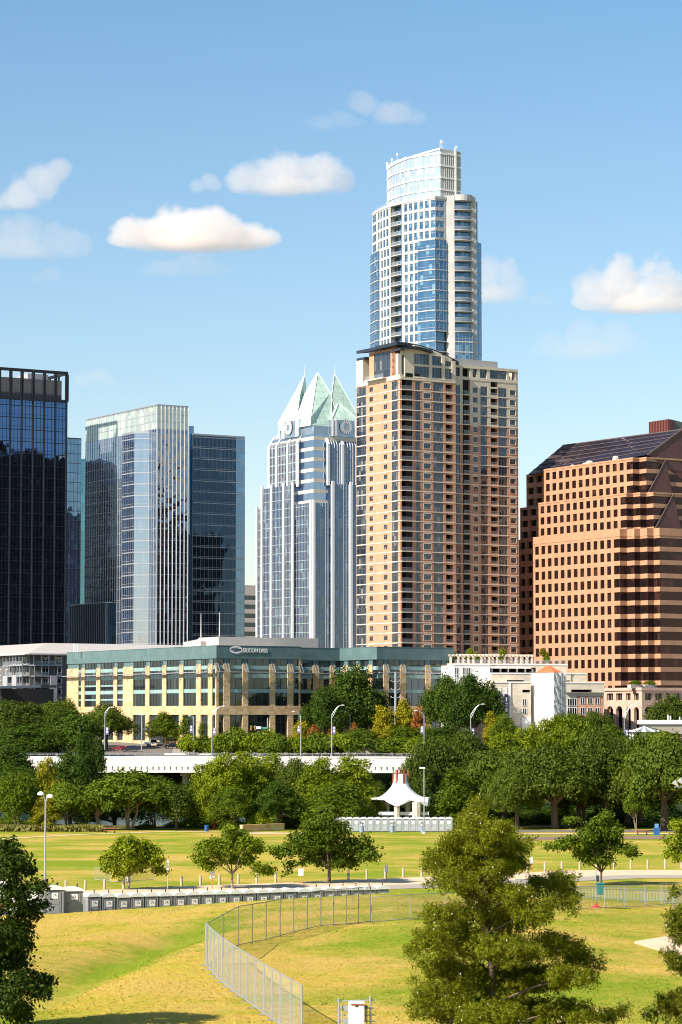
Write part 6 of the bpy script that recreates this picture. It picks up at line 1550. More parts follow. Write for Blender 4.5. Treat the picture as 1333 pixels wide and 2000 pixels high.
def signals():
    q = at(523, 1430, 742); g = tz(q.x, q.y); root = empty('traffic_signal', (q.x, q.y, g), 'traffic signal mast arm over the street beside the white truck', 'traffic signal')
    p = MB(); z = zat(1402, 742); p.tube((q.x, q.y, g), (q.x, q.y, z), .2, .14, 8); a = at(490, 1423, 742); zz = zat(1421, 742); p.build('pole', M['galv'], root); p = MB(); p.tube((q.x, q.y, zz), (a.x, q.y, zz + .2), .1, .06, 6); p.build('arm', M['galv'], root)
    for px in (491, 499):
        h = at(px, 1421, 741.7); m = MB(); m.box((h.x, h.y, h.z - .7), (.4, .35, 1.2), 0); o = m.build('signal_head', plain('signal_yellow', (.55, .38, .03), .5), root); k = MB(); k.box((h.x, h.y - .19, h.z - .55), (.22, .04, .9), 0); k.build('lens', M['black'], o)
    s = at(505, 1421, 741.6); m = MB(); m.box((s.x, s.y, s.z - .4), (1.3, .06, .7), 0); m.build('sign', M['white'], root); s = at(517, 1422, 741.6); m = MB(); m.box((s.x, s.y, s.z - .25), (1.5, .06, .45), 0); m.build('street_sign', plain('green_sign', (.02, .25, .18), .5), root)
    q = at(277, 1462, 752); g = tz(q.x, q.y); root = empty('traffic_signal', (q.x, q.y, g), 'traffic signal pole with mast arm behind the silver parked car', 'traffic signal'); z = zat(1397, 752)
    p = MB(); p.tube((q.x, q.y, g), (q.x, q.y, z), .18, .14, 8); p.build('pole', M['galv'], root); a = at(297, 1424, 752); p = MB(); p.tube((q.x, q.y, a.z), a, .09, .06, 6); p.build('arm', M['galv'], root)
    h = MB(); h.box((a.x - 1.0, a.y - .1, a.z - .9), (.4, .35, 1.2), 0); h.build('signal_head', M['black'], root); h = MB(); h.box((q.x, q.y, z), (.9, .4, .3), 0); h.build('camera_box', M['white'], root)
signals()
# ---- cars on the street
def car(label, paint, kind='sedan'):
    root = empty('parked_car', (0, 0, 0), label, 'car'); Lh, wd = (2.35, .9)
    if kind == 'sedan': prof = [(-2.3, .35), (-2.3, .78), (-1.75, .95), (-.95, .98), (-.35, 1.42), (.75, 1.44), (1.45, 1.02), (2.25, .95), (2.3, .4)]
    elif kind == 'suv': prof = [(-2.3, .4), (-2.3, .95), (-1.2, 1.08), (-.65, 1.68), (1.7, 1.72), (2.2, 1.15), (2.3, .45)]
    else: prof = [(-2.8, .5), (-2.8, 1.1), (-1.6, 1.2), (-1.0, 1.85), (.35, 1.88), (.6, 1.2), (2.75, 1.2), (2.8, .5)]
    b = MB(); n = len(prof); tap = lambda z: wd - max(0, z - 1.0) * .28
    Lf = [(x, -tap(z), z) for x, z in prof]; Rt = [(x, tap(z), z) for x, z in prof]
    b.face(Lf[::-1]); b.face(Rt)
    for i in range(n): b.face([Lf[i], Lf[(i + 1) % n], Rt[(i + 1) % n], Rt[i]])
    o = b.build('body', paint, root)
    g = MB(); top = [p for p in prof if p[1] > 1.3]; x0, x1 = top[0][0], top[-1][0]; zt = top[0][1] - .1; zb = 1.02
    for s in (-1, 1): q = [(x0 - .35, s * (tap(zb) + .012), zb), (x1 + .45, s * (tap(zb) + .012), zb), (x1 - .02, s * (tap(zt) + .012), zt), (x0 + .08, s * (tap(zt) + .012), zt)]; g.face(q if s < 0 else q[::-1])
    i = prof.index(top[0]); a, c = prof[i - 1], prof[i]; e = .02
    g.face([(a[0] + .08, -tap(a[1]) * .9, a[1] + .09), (c[0] - .06, -tap(c[1]) * .9, c[1] - .03), (c[0] - .06, tap(c[1]) * .9, c[1] - .03), (a[0] + .08, tap(a[1]) * .9, a[1] + .09)][::-1])
    g.build('window', M['glass_office'], root)
    for x in (-1.45, 1.45):
        for s in (-1, 1): w = MB(); w.tube((x, s * .72, .34), (x, s * .93, .34), .34, .34, 12); w.tube((x, s * .93, .34), (x, s * .94, .34), .19, .19, 10, 1); w.build('wheel', [M['black'], M['galv']], root)
    for s in (-.6, .6): w = MB(); w.box((-2.28, s, .66), (.08, .35, .16), 0); w.build('headlight', WR, root)
    for s in (-.65, .65): w = MB(); w.box((2.27, s, .75), (.08, .3, .18), 0); w.build('tail_light', RED, root)
    return root
def paint(n, c): 
    m = plain(n, c, .25, var=.03, spec=.6); m.node_tree.nodes['Principled BSDF'].inputs['Coat Weight'].default_value = .6; return m
PB_, PS, PW, PR_, PN = paint('black_car_paint', (.012, .014, .02)), paint('silver_car_paint', (.35, .36, .38)), paint('white_car_paint', (.75, .75, .74)), paint('red_car_paint', (.35, .015, .02)), paint('navy_car_paint', (.03, .05, .09))
for px, py, Y, kind, pt_, rz_, lab in ((237, 1468, 746, 'sedan', PR_, .15, 'red car on the street, half hidden behind a black car'), (254, 1469, 742, 'suv', PB_, .1, 'black car on the street in front of a red car'), (253, 1454.5, 800, 'sedan', PS, 2.9, 'silver car waiting by the teal office entrance'), (276, 1455, 803, 'suv', PN, .2, 'dark blue car behind the traffic signal pole'),
        (301, 1463, 768, 'pickup', PW, .35, 'white pickup truck waiting on the street'), (320, 1462, 772, 'suv', PN, .25, 'blue-grey car between the white pickup and a dark sedan'), (337, 1465, 758, 'sedan', PB_, .2, 'dark sedan on the street beside the green bushes'), (425, 1477, 699, 'sedan', PN, 0, 'dark car driving on the bridge behind its parapet'), (297, 1453, 815, 'suv', PS, .3, 'grey car farthest back, above the white pickup')):
    q = at(px, py, Y); c = car(lab, pt_, kind); c.location = (q.x, q.y, max(tz(q.x, q.y) + .1, BRZ - .85 if Y < 705 else 0)); c.rotation_euler = (0, 0, rz_)
def truck():
    q = at(546, 1456, 728); root = empty('box_truck', (q.x, q.y, tz(q.x, q.y) + .1), 'white box truck parked behind the street bushes', 'truck'); g = tz(q.x, q.y) + .1
    b = MB(); b.box((q.x, q.y, g + .9), (6.2, 2.4, 2.7), 0); b.build('cargo_box', M['white'], root); b = MB(); b.box((q.x + 4.0, q.y, g + .5), (1.7, 2.1, 1.0), 0); b.box((q.x + 3.7, q.y, g + 1.5), (1.1, 2.0, .9), 0); o = b.build('cab', M['white'], root)
    k = MB(); k.box((q.x + 4.28, q.y, g + 1.6), (.06, 1.8, .65), 0); k.build('windscreen', M['glass_office'], o); b = MB(); b.box((q.x, q.y, g + .5), (7, 1.2, .4), 0); b.build('chassis', M['black'], root)
    for x in (-2, 3.6):
        for s in (-1, 1): w = MB(); w.tube((q.x + x, q.y + s * .8, g + .45), (q.x + x, q.y + s * 1.15, g + .45), .45, .45, 12); w.build('wheel', M['black'], root)
    r = at(512, 1453, 735); g = tz(r.x, r.y); root = empty('cargo_trailer', (r.x, r.y, g), 'small white trailer beside the box truck', 'trailer'); b = MB(); b.box((r.x, r.y, g + .6), (3.6, 2, 2.2), 0); b.build('cargo_box', M['white'], root)
    for s in (-1, 1): w = MB(); w.tube((r.x, r.y + s * .8, g + .35), (r.x, r.y + s * 1.05, g + .35), .35, .35, 10); w.build('wheel', M['black'], root)
truck()
def trailer():
    q = at(45, 1775, 236); g = tz(q.x, q.y); root = empty('white_trailer', (q.x, q.y, g), 'white trailer with red and blue markings behind the dark leafy tree', 'trailer')
    b = MB(); z = zat(1736, 236); b.box((q.x + .2, q.y, g + .5), (2.6, 2, z - g - .5), 0); b.build('cargo_box', M['white'], root); b = MB(); b.box((q.x + .2, q.y, z), (2.8, 2.2, .1), 0); b.build('roof', M['black'], root)
    b = MB(); b.box((q.x - 1.6, q.y - .6, g + .3), (.9, 1.2, zat(1715, 236) - g), 0); b.build('front_panel', M['white'], root); b = MB(); b.box((q.x - 1.7, q.y - 1.22, g + .4), (.4, .03, 1.1), 0); b.box((q.x - 1.35, q.y - 1.22, g + .3), (.25, .03, .5), 1); b.build('marking', [RED, BLU], root)
    for s in (-1, 1): w = MB(); w.tube((q.x + .4, q.y + s * .85, g + .35), (q.x + .4, q.y + s * 1.1, g + .35), .35, .35, 10); w.build('wheel', M['black'], root)
trailer()
# ---- fences
def fence(label, tops, H, posts, fabric, metal, r=.035, mid=None, feet=False, name='chain_link_fence'):
    """tops: ground points; posts: fractions along the run."""
    root = empty(name, tops[0], label, 'fence'); pl = Poly([p.xy for p in tops]); zg = lambda s: float(np.interp(s, pl.c, [p.z for p in tops]))
    f = MB(); n = max(12, int(pl.L))
    for i in range(n):
        s0, s1 = pl.L * i / n, pl.L * (i + 1) / n; a, b = pl.pt(s0), pl.pt(s1); za, zb = zg(s0), zg(s1)
        f.face([(a.x, a.y, za + .05), (b.x, b.y, zb + .05), (b.x, b.y, zb + H), (a.x, a.y, za + H)], 0, [(s0, 0), (s1, 0), (s1, H), (s0, H)])
    f.build('wire_mesh', fabric, root)
    for s in posts:
        s *= pl.L; a = pl.pt(s); p = MB(); p.tube((a.x, a.y, zg(s) - .2), (a.x, a.y, zg(s) + H + .02), r, r, 6)
        if feet: c = pl.n[pl.seg(s)]; p.beam((a.x - c.x * .3, a.y - c.y * .3, zg(s) + .03), (a.x + c.x * .3, a.y + c.y * .3, zg(s) + .03), .10, .05)
        p.build('post', metal, root)
    for h in (H, .08):
        t = MB(); t.path([(*pl.pt(pl.L * i / n), zg(pl.L * i / n) + h) for i in range(n + 1)], r * .75, 5); t.build('rail', metal, root)
fp = [ground(*p) for p in ((405, 1888), (466, 1848), (520, 1838), (574, 1823), (627, 1810), (677, 1807), (724, 1802))]
pl_ = Poly([p.xy for p in fp]); fr_ = [pl_.c[i] / pl_.L for i in range(len(fp))]
fence('tall weathered chain-link fence running uphill towards the toilets', fp, 2.45, sorted(fr_ + [(a + b) / 2 for a, b in zip(fr_, fr_[1:])]), M['chain_dark'], plain('weathered_steel', (.20, .20, .19), .5, metal=.3))
fp2 = [ground(*p) for p in ((402, 1886), (418, 1905), (434, 1920), (455, 1938), (483, 1958), (516, 1983), (548, 2004), (590, 2034))]
pl_ = Poly([p.xy for p in fp2]); fr_ = [pl_.c[i] / pl_.L for i in range(len(fp2))]
fence('bright galvanised chain-link fence panels descending towards the electrical cabinet', fp2, 2.42, sorted(fr_ + [(a + b) / 2 for a, b in zip(fr_, fr_[1:])]), M['chain'], M['galv'], .04, feet=True)
fp3 = [ground(*p) for p in ((726, 1802), (785, 1797.5), (860, 1793), (930, 1789))]; fence('low chain-link fence between tall fence and the big cypress', fp3, 1.75, [0, .29, .66, 1], M['chain_dark'], M['grey'], .03)
fp4 = [ground(*p) for p in ((1090, 1777), (1168, 1775), (1248, 1772), (1297, 1768), (1345, 1765))]; fence('low chain-link fence behind the green bin', fp4, 1.75, [0, .3, .45, .62, .8, 1], M['chain_dark'], M['grey'], .035)
fp5 = [ground(*p) for p in ((186, 1719), (225, 1724), (300, 1719))]; fence('small temporary wire fence around the yellow box on the lawn', fp5, 1.35, [0, .35, .7, 1], M['chain_dark'], M['grey'], .03)
fp6 = [ground(*p) for p in ((1316, 1800), (1345, 1792))]; fence('pale chain-link fence corner beside the cypress at the frame edge', fp6, 2.0, [0, 1], M['chain'], M['galv'], .04)
def barrier():
    root = empty('crowd_barrier', (0, 0, 0), 'x', 'barrier'); f = MB(); w = 2.4
    for x in (-w / 2, w / 2): f.tube((x, 0, .1), (x, 0, 1.12), .03, .03, 6)
    for z in (.2, 1.12, .98): f.tube((-w / 2, 0, z), (w / 2, 0, z), .03, .03, 6)
    for x in (-.8, .8): f.beam((x, -.35, .03), (x, .35, .03), .06, .04); f.tube((x, 0, .03), (x, 0, .2), .025, .025, 5)
    f.build('frame', M['galv'], root); b = MB(); b.face([(-w / 2, 0, .2), (w / 2, 0, .2), (w / 2, 0, .98), (-w / 2, 0, .98)], 0, [(0, 0), (w, 0), (w, 1), (0, 1)]); b.build('bars', M['bars'], root); return root
ba = barrier(); note_children(); bl = Poly([at(1120, 1405, 231).xy, at(1345, 1405, 233).xy])
nb = max(5, int(bl.L / 2.45))
for i in range(nb):
    q = bl.pt(bl.L * (i + .5) / nb); lab = f'steel crowd barrier by the gravel path, {ORD[i + 1]} of its row from the big cypress'; loc = (q.x, q.y, tz(q.x, q.y)); r_ = math.atan2(bl.d[0].y, bl.d[0].x)
    if i == 0: ba.location = loc; ba.rotation_euler = (0, 0, r_); ba['label'] = lab; ba['group'] = 'crowd barriers'
    else: dup(ba, loc, r_ + random.Random(i).uniform(-.06, .06), label=lab, group='crowd barriers')
for px, py, lab in ((1030, 1741, 'white steel barrier half hidden by the big cypress, beside the orange post'), (1062, 1738, 'white steel barrier half hidden by the big cypress, behind its right shoulder')):
    q = ground(px, py, 200); dup(ba, (q.x, q.y, q.z), .3, label=lab, group='crowd barriers')
# ---- small things on the lawn
def bin_():
    q = ground(1165, 1773); root = empty('waste_bin', q, 'green bin hung on a post with a red cone foot', 'bin'); m = MB(); s = F / q.y
    h = 72 / s; m.tube(q, q + Vector((0, 0, h)), .035, .035, 6); m.build('post', M['galv'], root); m = MB(); m.lathe(q, [(.42, 0), (.38, .06), (.10, .22), (.05, .42)], 10); m.build('foot', RED, root)
    b = q + Vector((.33, -.05, 25 / s)); m = MB(); m.hexa([b + Vector(v) for v in ((-.2, -.2, 0), (.2, -.2, 0), (.2, .2, 0), (-.2, .2, 0), (-.27, -.27, .85), (.27, -.27, .85), (.27, .27, .85), (-.27, .27, .85))]); m.box((b.x, b.y, b.z + .85), (.62, .62, .08), 0); m.build('bin_body', plain('green_plastic', (.02, .20, .19), .45), root)
    m = MB(); b = q + Vector((.12, -.05, 50 / s)); m.box(b, (.22, .2, .5), 0); m.build('bag_box', plain('dark_green_plastic', (.02, .05, .045), .5), root)
bin_()
def cabinet():
    q = ground(696, 2040); Y = q.y; root = empty('electrical_cabinet', q, 'white electrical cabinet with meters on a two-post steel frame', 'cabinet'); s = F / Y; z = lambda y: zat(y, Y)
    x = lambda px: at(px, 1980, Y).x
    for a, b, y in ((660.5, 664, 1950), (722, 726, 1947)): m = MB(); xc = (x(a) + x(b)) / 2; m.tube((xc, Y, q.z - .2), (xc, Y, z(y)), (x(b) - x(a)) / 2, (x(b) - x(a)) / 2, 10); m.lathe((xc, Y, z(y)), [((x(b) - x(a)) / 2 + .01, -.08), ((x(b) - x(a)) / 2 + .01, 0), (.02, .03)], 10); m.build('post', M['galv'], root)
    for y in (1955.5, 1969.5, 1983, 1995): m = MB(); m.beam((x(658), Y + .08, z(y)), (x(734), Y + .08, z(y - 2 if y < 1960 else y)), .05, .05); m.build('crossbar', M['galv'], root)
    m = MB(); m.box(((x(681) + x(712)) / 2, Y - .15, z(2040)), (x(712) - x(681), .38, z(1956) - z(2040)), 0); o = m.build('housing', M['white'], root)
    m = MB(); m.box(((x(682.5) + x(710.5)) / 2, Y - .35, z(2036)), (x(710.5) - x(682.5), .03, z(1962) - z(2036)), 0); m.build('door', M['white'], o); m = MB(); m.box(((x(686) + x(712)) / 2, Y - .36, z(1961.6)), (x(712) - x(686), .06, .06), 0); m.build('drip_edge', M['rust'], o)
    m = MB(); 
    for i, k in enumerate((0, .9, 1.8)): m.box((x(695) + k * .055, Y - .372, z(1965.5)), (.035, .01, .075), 0)
    m.build('sign', M['black'], o)
    for px, py in ((677, 1970), (676, 1996)): m = MB(); m.box((x(px), Y - .02, z(py) - .12), (.2, .2, .26), 0); m.tube((x(px), Y - .12, z(py)), (x(px), Y - .22, z(py)), .1, .1, 10); m.build('meter', M['galv'], root)
    for px, y0, y1 in ((668, 1968, 2000), (671, 1968, 1990), (717, 1968, 2004), (680, 1985, 2010), (714.5, 1966, 1975)): m = MB(); m.tube((x(px), Y, z(y1 + 20)), (x(px), Y, z(y0)), .025, .025, 6); m.box((x(px), Y - .02, z(y0) - .06), (.1, .1, .14), 0); m.build('conduit', M['grey'], root)
cabinet()
def sign_post(px, py, top, label, face=(.55, .75), pc=None, Y0=200):
    q = ground(px, py, Y0); s = F / q.y; h = (py - top) / s; root = empty('sign_post', q, label, 'sign'); m = MB(); m.tube(q, q + Vector((0, 0, h * .98)), .045, .045, 6); m.build('post', pc or ORA, root)
    m = MB(); m.box((q.x, q.y - .06, q.z + h - face[1]), (face[0], .03, face[1]), 0); m.build('sign_panel', WR, root)
sign_post(251, 1735, 1712, 'white sign on an orange post at the trunk of the smallest round tree')
sign_post(415, 1735, 1702, 'white sign on an orange post beside the trunk of the middle lawn tree')
sign_post(588, 1728, 1697, 'small white sign on an orange post under the largest lawn tree')
sign_post(755, 1722, 1690, 'pale pink sign on an orange post near the road end', (.35, .8))
sign_post(1038, 1700, 1674, 'pale pink sign on an orange post right beside the big cypress', (.35, .8), Y0=280)
sign_post(1178, 1706, 1680, 'plain orange post beside the trunk of the roadside tree', (.2, .2), Y0=280)
sign_post(328, 1738, 1681, 'tall thin sign post with a pale blade sign by the smallest round tree', (.22, 1.0), M['grey'])
q = ground(224, 1720, 250); m = MB(); m.box(q, (.85, .6, .8), 0); m.box((q.x, q.y, q.z + .8), (.6, .5, .12), 0); tag(m.build('yellow_box', plain('yellow_plastic', (.75, .52, .02), .5), loc=q), 'bright yellow box on the lawn under the smallest round tree', 'box')
q = ground(404, 1624, 380); m = MB(); m.lathe(q, [(.32, 0), (.36, .8), (.4, .9), (.3, 1.0)], 10); tag(m.build('blue_barrel', BLU, loc=q), 'blue barrel on the far trail under the weeping tree', 'barrel')
q = ground(419, 1620, 380); m = MB(); m.lathe(q, [(.25, 0), (.25, .6), (.12, .9), (.16, 1.1), (.05, 1.3)], 8); tag(m.build('red_hydrant', RED, loc=q), 'small red post beside the blue barrel on the far trail', 'hydrant')
a, b = ground(474, 1625, 380), ground(556, 1622, 380); m = MB(); P = Poly([a.xy, b.xy]); P.strip(m, 0, P.L, a.z - .2, a.z + 1.0, 0, -.6, 0, True); P.strip(m, 0, P.L, a.z + 1.0, a.z + 1.12, .08, -.7, 0, True); tag(m.build('low_wall', M['gold'], loc=a), 'low golden stone wall along the far trail by the round bush', 'wall')
def table(px, py, label, Y0=380):
    q = ground(px, py, Y0); root = empty('picnic_table', q, label, 'picnic table'); m = MB(); m.box(q + Vector((0, 0, .7)), (1.9, .8, .07), 0); m.build('tabletop', M['rust'], root)
    for s in (-1, 1): m = MB(); m.box(q + Vector((0, s * .7, .42)), (1.9, .28, .06), 0); m.build('bench', M['rust'], root); m = MB(); m.beam(q + Vector((s * .7, -.7, 0)), q + Vector((s * .7, .2, .7)), .08, .08); m.beam(q + Vector((s * .7, .7, 0)), q + Vector((s * .7, -.2, .7)), .08, .08); m.build('leg', M['black'], root)
table(216, 1627, 'dark red picnic table under the wide spreading river tree'); table(1255, 1631, 'dark picnic table in the shade of the oaks beside the blue bin', 380)
q = ground(1283, 1631, 380); m = MB(); m.box(q, (.9, .8, 1.15), 0); m.box((q.x, q.y, q.z + 1.15), (.55, .5, .6), 1); tag(m.build('blue_bin', [BLU, paint('sky_blue', (.12, .28, .5))], loc=q), 'blue bin standing against the thick oak trunk in the shade', 'bin')
# ---------------------------------------------------------------- trees
M['bark'] = plain('grey_brown_bark', (.12, .085, .06), .9, var=.3, scale=2, bump=.5)
M['bark_pale'] = plain('pale_bark', (.26, .20, .14), .9, var=.3, scale=2, bump=.5)
LF = {
 'oak': leafmat('live_oak_leaves', (.022, .036, .005), (.135, .185, .016)),
 'dark': leafmat('dark_broad_leaves', (.015, .038, .006), (.09, .15, .012)),
 'green': leafmat('green_leaves', (.035, .066, .006), (.17, .23, .010)),
 'bright': leafmat('bright_green_leaves', (.055, .10, .006), (.26, .31, .010)),
 'lime': leafmat('yellow_green_leaves', (.12, .13, .008), (.38, .34, .012)),
 'yellow': leafmat('yellow_leaves', (.18, .17, .010), (.42, .36, .012)),
 'rust': leafmat('rusty_needles', (.20, .07, .02), (.42, .17, .04)),
 'cypress': leafmat('cypress_needles', (.024, .040, .003), (.215, .235, .009)),
 'near': leafmat('near_broad_leaves', (.010, .022, .004), (.050, .085, .008)),
 'reed': leafmat('reeds', (.16, .15, .04), (.34, .32, .10)),
}
M['seed'] = plain('pale_cones', (.62, .56, .44), .7)
def leaf_mesh(name, mat, C, Nn, S, rng, bend=.35, asp=.55, seeds=None, axis=None):
    """Many small folded leaf sprays in one crown mesh: centres C, facing Nn, sizes S."""
    n = len(C); t = rng.normal(size=(n, 3)) * (1 if axis is None else .35)
    if axis is not None: t += axis
    t -= (t * Nn).sum(1)[:, None] * Nn; t /= np.linalg.norm(t, axis=1)[:, None] + 1e-9; b = np.cross(Nn, t)
    S = S[:, None]; a = C + t * S; d = C - t * S; e = C + b * S * asp + Nn * S * bend * rng.uniform(-.6, 1, (n, 1)); f = C - b * S * asp + Nn * S * bend * rng.uniform(-.6, 1, (n, 1))
    v = np.stack([a, e, d, f], 1).reshape(-1, 3); me = bpy.data.meshes.new(name)
    extra = 0 if seeds is None else len(seeds)
    if extra:
        o = np.array([[1, 0, 0], [-.5, .87, 0], [-.5, -.87, 0], [0, 0, 1.2], [0, 0, -1.2]]) * .044; sv = (seeds[:, None, :] + o[None]).reshape(-1, 3); v = np.concatenate([v, sv])
    me.vertices.add(len(v)); me.vertices.foreach_set('co', v.astype(np.float32).ravel())
    li = np.arange(n * 4)
    sf = np.array([[0, 1, 3], [1, 2, 3], [2, 0, 3], [1, 0, 4], [2, 1, 4], [0, 2, 4]])
    if extra: sl = (n * 4 + np.arange(extra)[:, None, None] * 5 + sf[None]).reshape(-1); li = np.concatenate([li, sl])
    me.loops.add(len(li)); me.loops.foreach_set('vertex_index', li.astype(np.int32))
    nf = n + extra * 6; st = np.concatenate([np.arange(n) * 4, n * 4 + np.arange(extra * 6) * 3]); tot = np.concatenate([np.full(n, 4), np.full(extra * 6, 3)])
    me.polygons.add(nf); me.polygons.foreach_set('loop_start', st.astype(np.int32)); me.polygons.foreach_set('loop_total', tot.astype(np.int32))
    me.polygons.foreach_set('material_index', np.concatenate([np.zeros(n), np.ones(extra * 6)]).astype(np.int32))
    me.materials.append(mat); me.materials.append(M['seed']); me.update(calc_edges=True)
    at_ = me.attributes.new('shade', 'FLOAT', 'FACE'); sh = np.clip(rng.normal(.5, .24, nf), 0, 1); at_.data.foreach_set('value', sh.astype(np.float32))
    return me
AX = [None]
def scatter(lobes, n, size, rng, shell=.16, droop=0.0, low=-.55, plume=0.0):
    """Leaf sprays in the outer part of overlapping lobes (x, y, z, rx, ry, rz), grouped in twigs so that light gaps stay."""
    Lb = np.array(lobes, dtype=float); w = (Lb[:, 3] * Lb[:, 5]) ** 1.0 + (Lb[:, 3] * Lb[:, 4]); w /= w.sum()
    k = 9 if not plume else 16; nt_ = max(1, n // k); idx = rng.choice(len(Lb), nt_, p=w); d = rng.normal(size=(nt_, 3)); d /= np.linalg.norm(d, axis=1)[:, None]
    d[:, 2] = np.where(d[:, 2] < low, -d[:, 2] * rng.uniform(.1, 1, nt_), d[:, 2]); r = np.clip(1 - np.abs(rng.normal(0, shell, nt_)) + rng.normal(0, .07, nt_), .25, 1.22)
    rad = Lb[idx, 3:6]; tc = Lb[idx, :3] + d * rad * r[:, None]
    rep = np.repeat(np.arange(nt_), k); sp = size * 1.7; C = tc[rep] + rng.normal(size=(nt_ * k, 3)) * sp * np.array([1, 1, .7])
    if plume:                                                # feathery sprays reaching out along their boughs
        pd = d * .8 + rng.normal(size=d.shape) * .35 + np.array([0, 0, .12]); pd /= np.linalg.norm(pd, axis=1)[:, None]; uu = rng.uniform(-.6, 1, len(C))[:, None]
        C = tc[rep] + pd[rep] * uu * plume + rng.normal(size=C.shape) * size * (1.25 - .8 * uu.clip(0, 1))
    if droop: C[:, 2] -= np.abs(rng.normal(0, droop, len(C)))
    AX[0] = pd[rep] if plume else None
    Nn = d[rep] * .85 + rng.normal(size=C.shape) * .48 + np.array([0, 0, .30]); Nn /= np.linalg.norm(Nn, axis=1)[:, None]
    return C, Nn, size * rng.uniform(.6, 1.35, len(C))
def trunk_mesh(name, lobes, z0, fork, r, mat, rnd, limbs=7, lean=0.0, multi=1, central=False):
    mb = MB(); L_ = sorted(lobes, key=lambda q: -q[3] * q[5])[:limbs]
    if central:                                              # one straight leader with boughs rising out of it
        ax = lambda z: Vector((lean * z / fork, 1.0 * min(1, max(0, z) / 2), z)); mb.path([ax(z0), ax(.4), ax(fork * .5), ax(fork)], [r * 1.5, r, r * .6, r * .08], 8)
        for q in L_:
            e = Vector(q[:3]); zz = max(.6, min(fork * .92, e.z - .28 * e.xy.length - .35)); f = ax(zz); m = f.lerp(e, .55) + Vector((0, 0, .12)); k = r * .42 * (1 - zz / fork * .6); mb.path([f, m, e, e + (e - m) * .3], [k, k * .6, k * .3, k * .1], 5)
        L_ = []; multi = 0
    for k in range(multi):
        ox, oy = ((rnd.uniform(-.6, .6), rnd.uniform(-.4, .4)) if multi > 1 else (0, 0)); rr = r * (1 if multi == 1 else .6)
        f = Vector((lean + ox * 2.0, oy * 2, fork)); mid = Vector((lean * .4 + ox * 1.2 + rnd.uniform(-.1, .1), oy, fork * .5))
        mb.path([(ox * .3, oy * .3, z0), (ox * .5, oy * .5, z0 + .25), mid, f], [rr * 1.6, rr * 1.1, rr * .9, rr * .75], 8)
        for i, q in enumerate(L_):
            if multi > 1 and i % multi != k: continue
            e = Vector(q[:3]); m = f.lerp(e, .5) + Vector((rnd.uniform(-.3, .3), rnd.uniform(-.3, .3), -.1 * (e - f).length + .3)); mb.path([f, m, e, e + (e - m) * .35], [rr * .55, rr * .36, rr * .18, rr * .05], 6)
    o = mb.build(name, mat, smooth=True); me = o.data; bpy.data.objects.remove(o); return me
PROTO = {}
def proto(kind, var, lobes, n, size, leaf, fork, r, bark='bark', **kw):
    rng = np.random.default_rng(hash((len(kind), var, n)) % 9999); rnd = random.Random(var * 7 + len(kind))
    C, Nn, S = scatter(lobes, n, size, rng, kw.get('shell', .16), kw.get('droop', 0), kw.get('low', -.55))
    cm = leaf_mesh('crown', LF[leaf], C, Nn, S, rng); tm = trunk_mesh('trunk', lobes, -.6, fork, r, M[bark], rnd, kw.get('limbs', 7), kw.get('lean', 0), kw.get('multi', 1))
    w = max(np.percentile(C[:, 0], 99) - np.percentile(C[:, 0], 1), 1); PROTO.setdefault(kind, []).append((cm, tm, w, np.percentile(C[:, 2], 99.3)))
def dome(rnd, w, zb, h, n, flat=.55, rs=(.26, .42)):
    """Lobes filling a dome of width w from zb to h."""
    out = []; R0 = w / 2
    for i in range(n):
        a = 2.4 * i + rnd.uniform(-.4, .4); u = math.sqrt((i + .5) / n) * .78; zz = zb + (h - zb) * (.11 + .57 * (1 - u * u) * rnd.uniform(.6, 1.15)); q = R0 * rnd.uniform(*rs) * (1.05 - .25 * u)
        out.append((R0 * u * math.cos(a), R0 * u * math.sin(a), zz, q * 1.15, q * 1.15, q * flat * (h - zb) / R0 * .9))
    out.append((0, 0, zb + (h - zb) * .5, R0 * .55, R0 * .55, (h - zb) * .36)); return out
def column_(rnd, w, zb, h, n, top=.35):
    out = []; R0 = w / 2
    for i in range(n):
        t = (i + .5) / n; zz = zb + (h - zb) * (t * .88 + .06); rr = R0 * (1 - (1 - top) * t ** 1.5) * (.75 if t < .12 else 1); a = 2.4 * i; q = rr * rnd.uniform(.40, .58); out.append(((rr - q * .8) * math.cos(a), (rr - q * .8) * math.sin(a), zz, q * 1.1, q * 1.1, max(q * .9, (h - zb) / n * 1.3)))
    out.append((0, 0, (zb + h) / 2, R0 * .5, R0 * .5, (h - zb) * .4)); return out
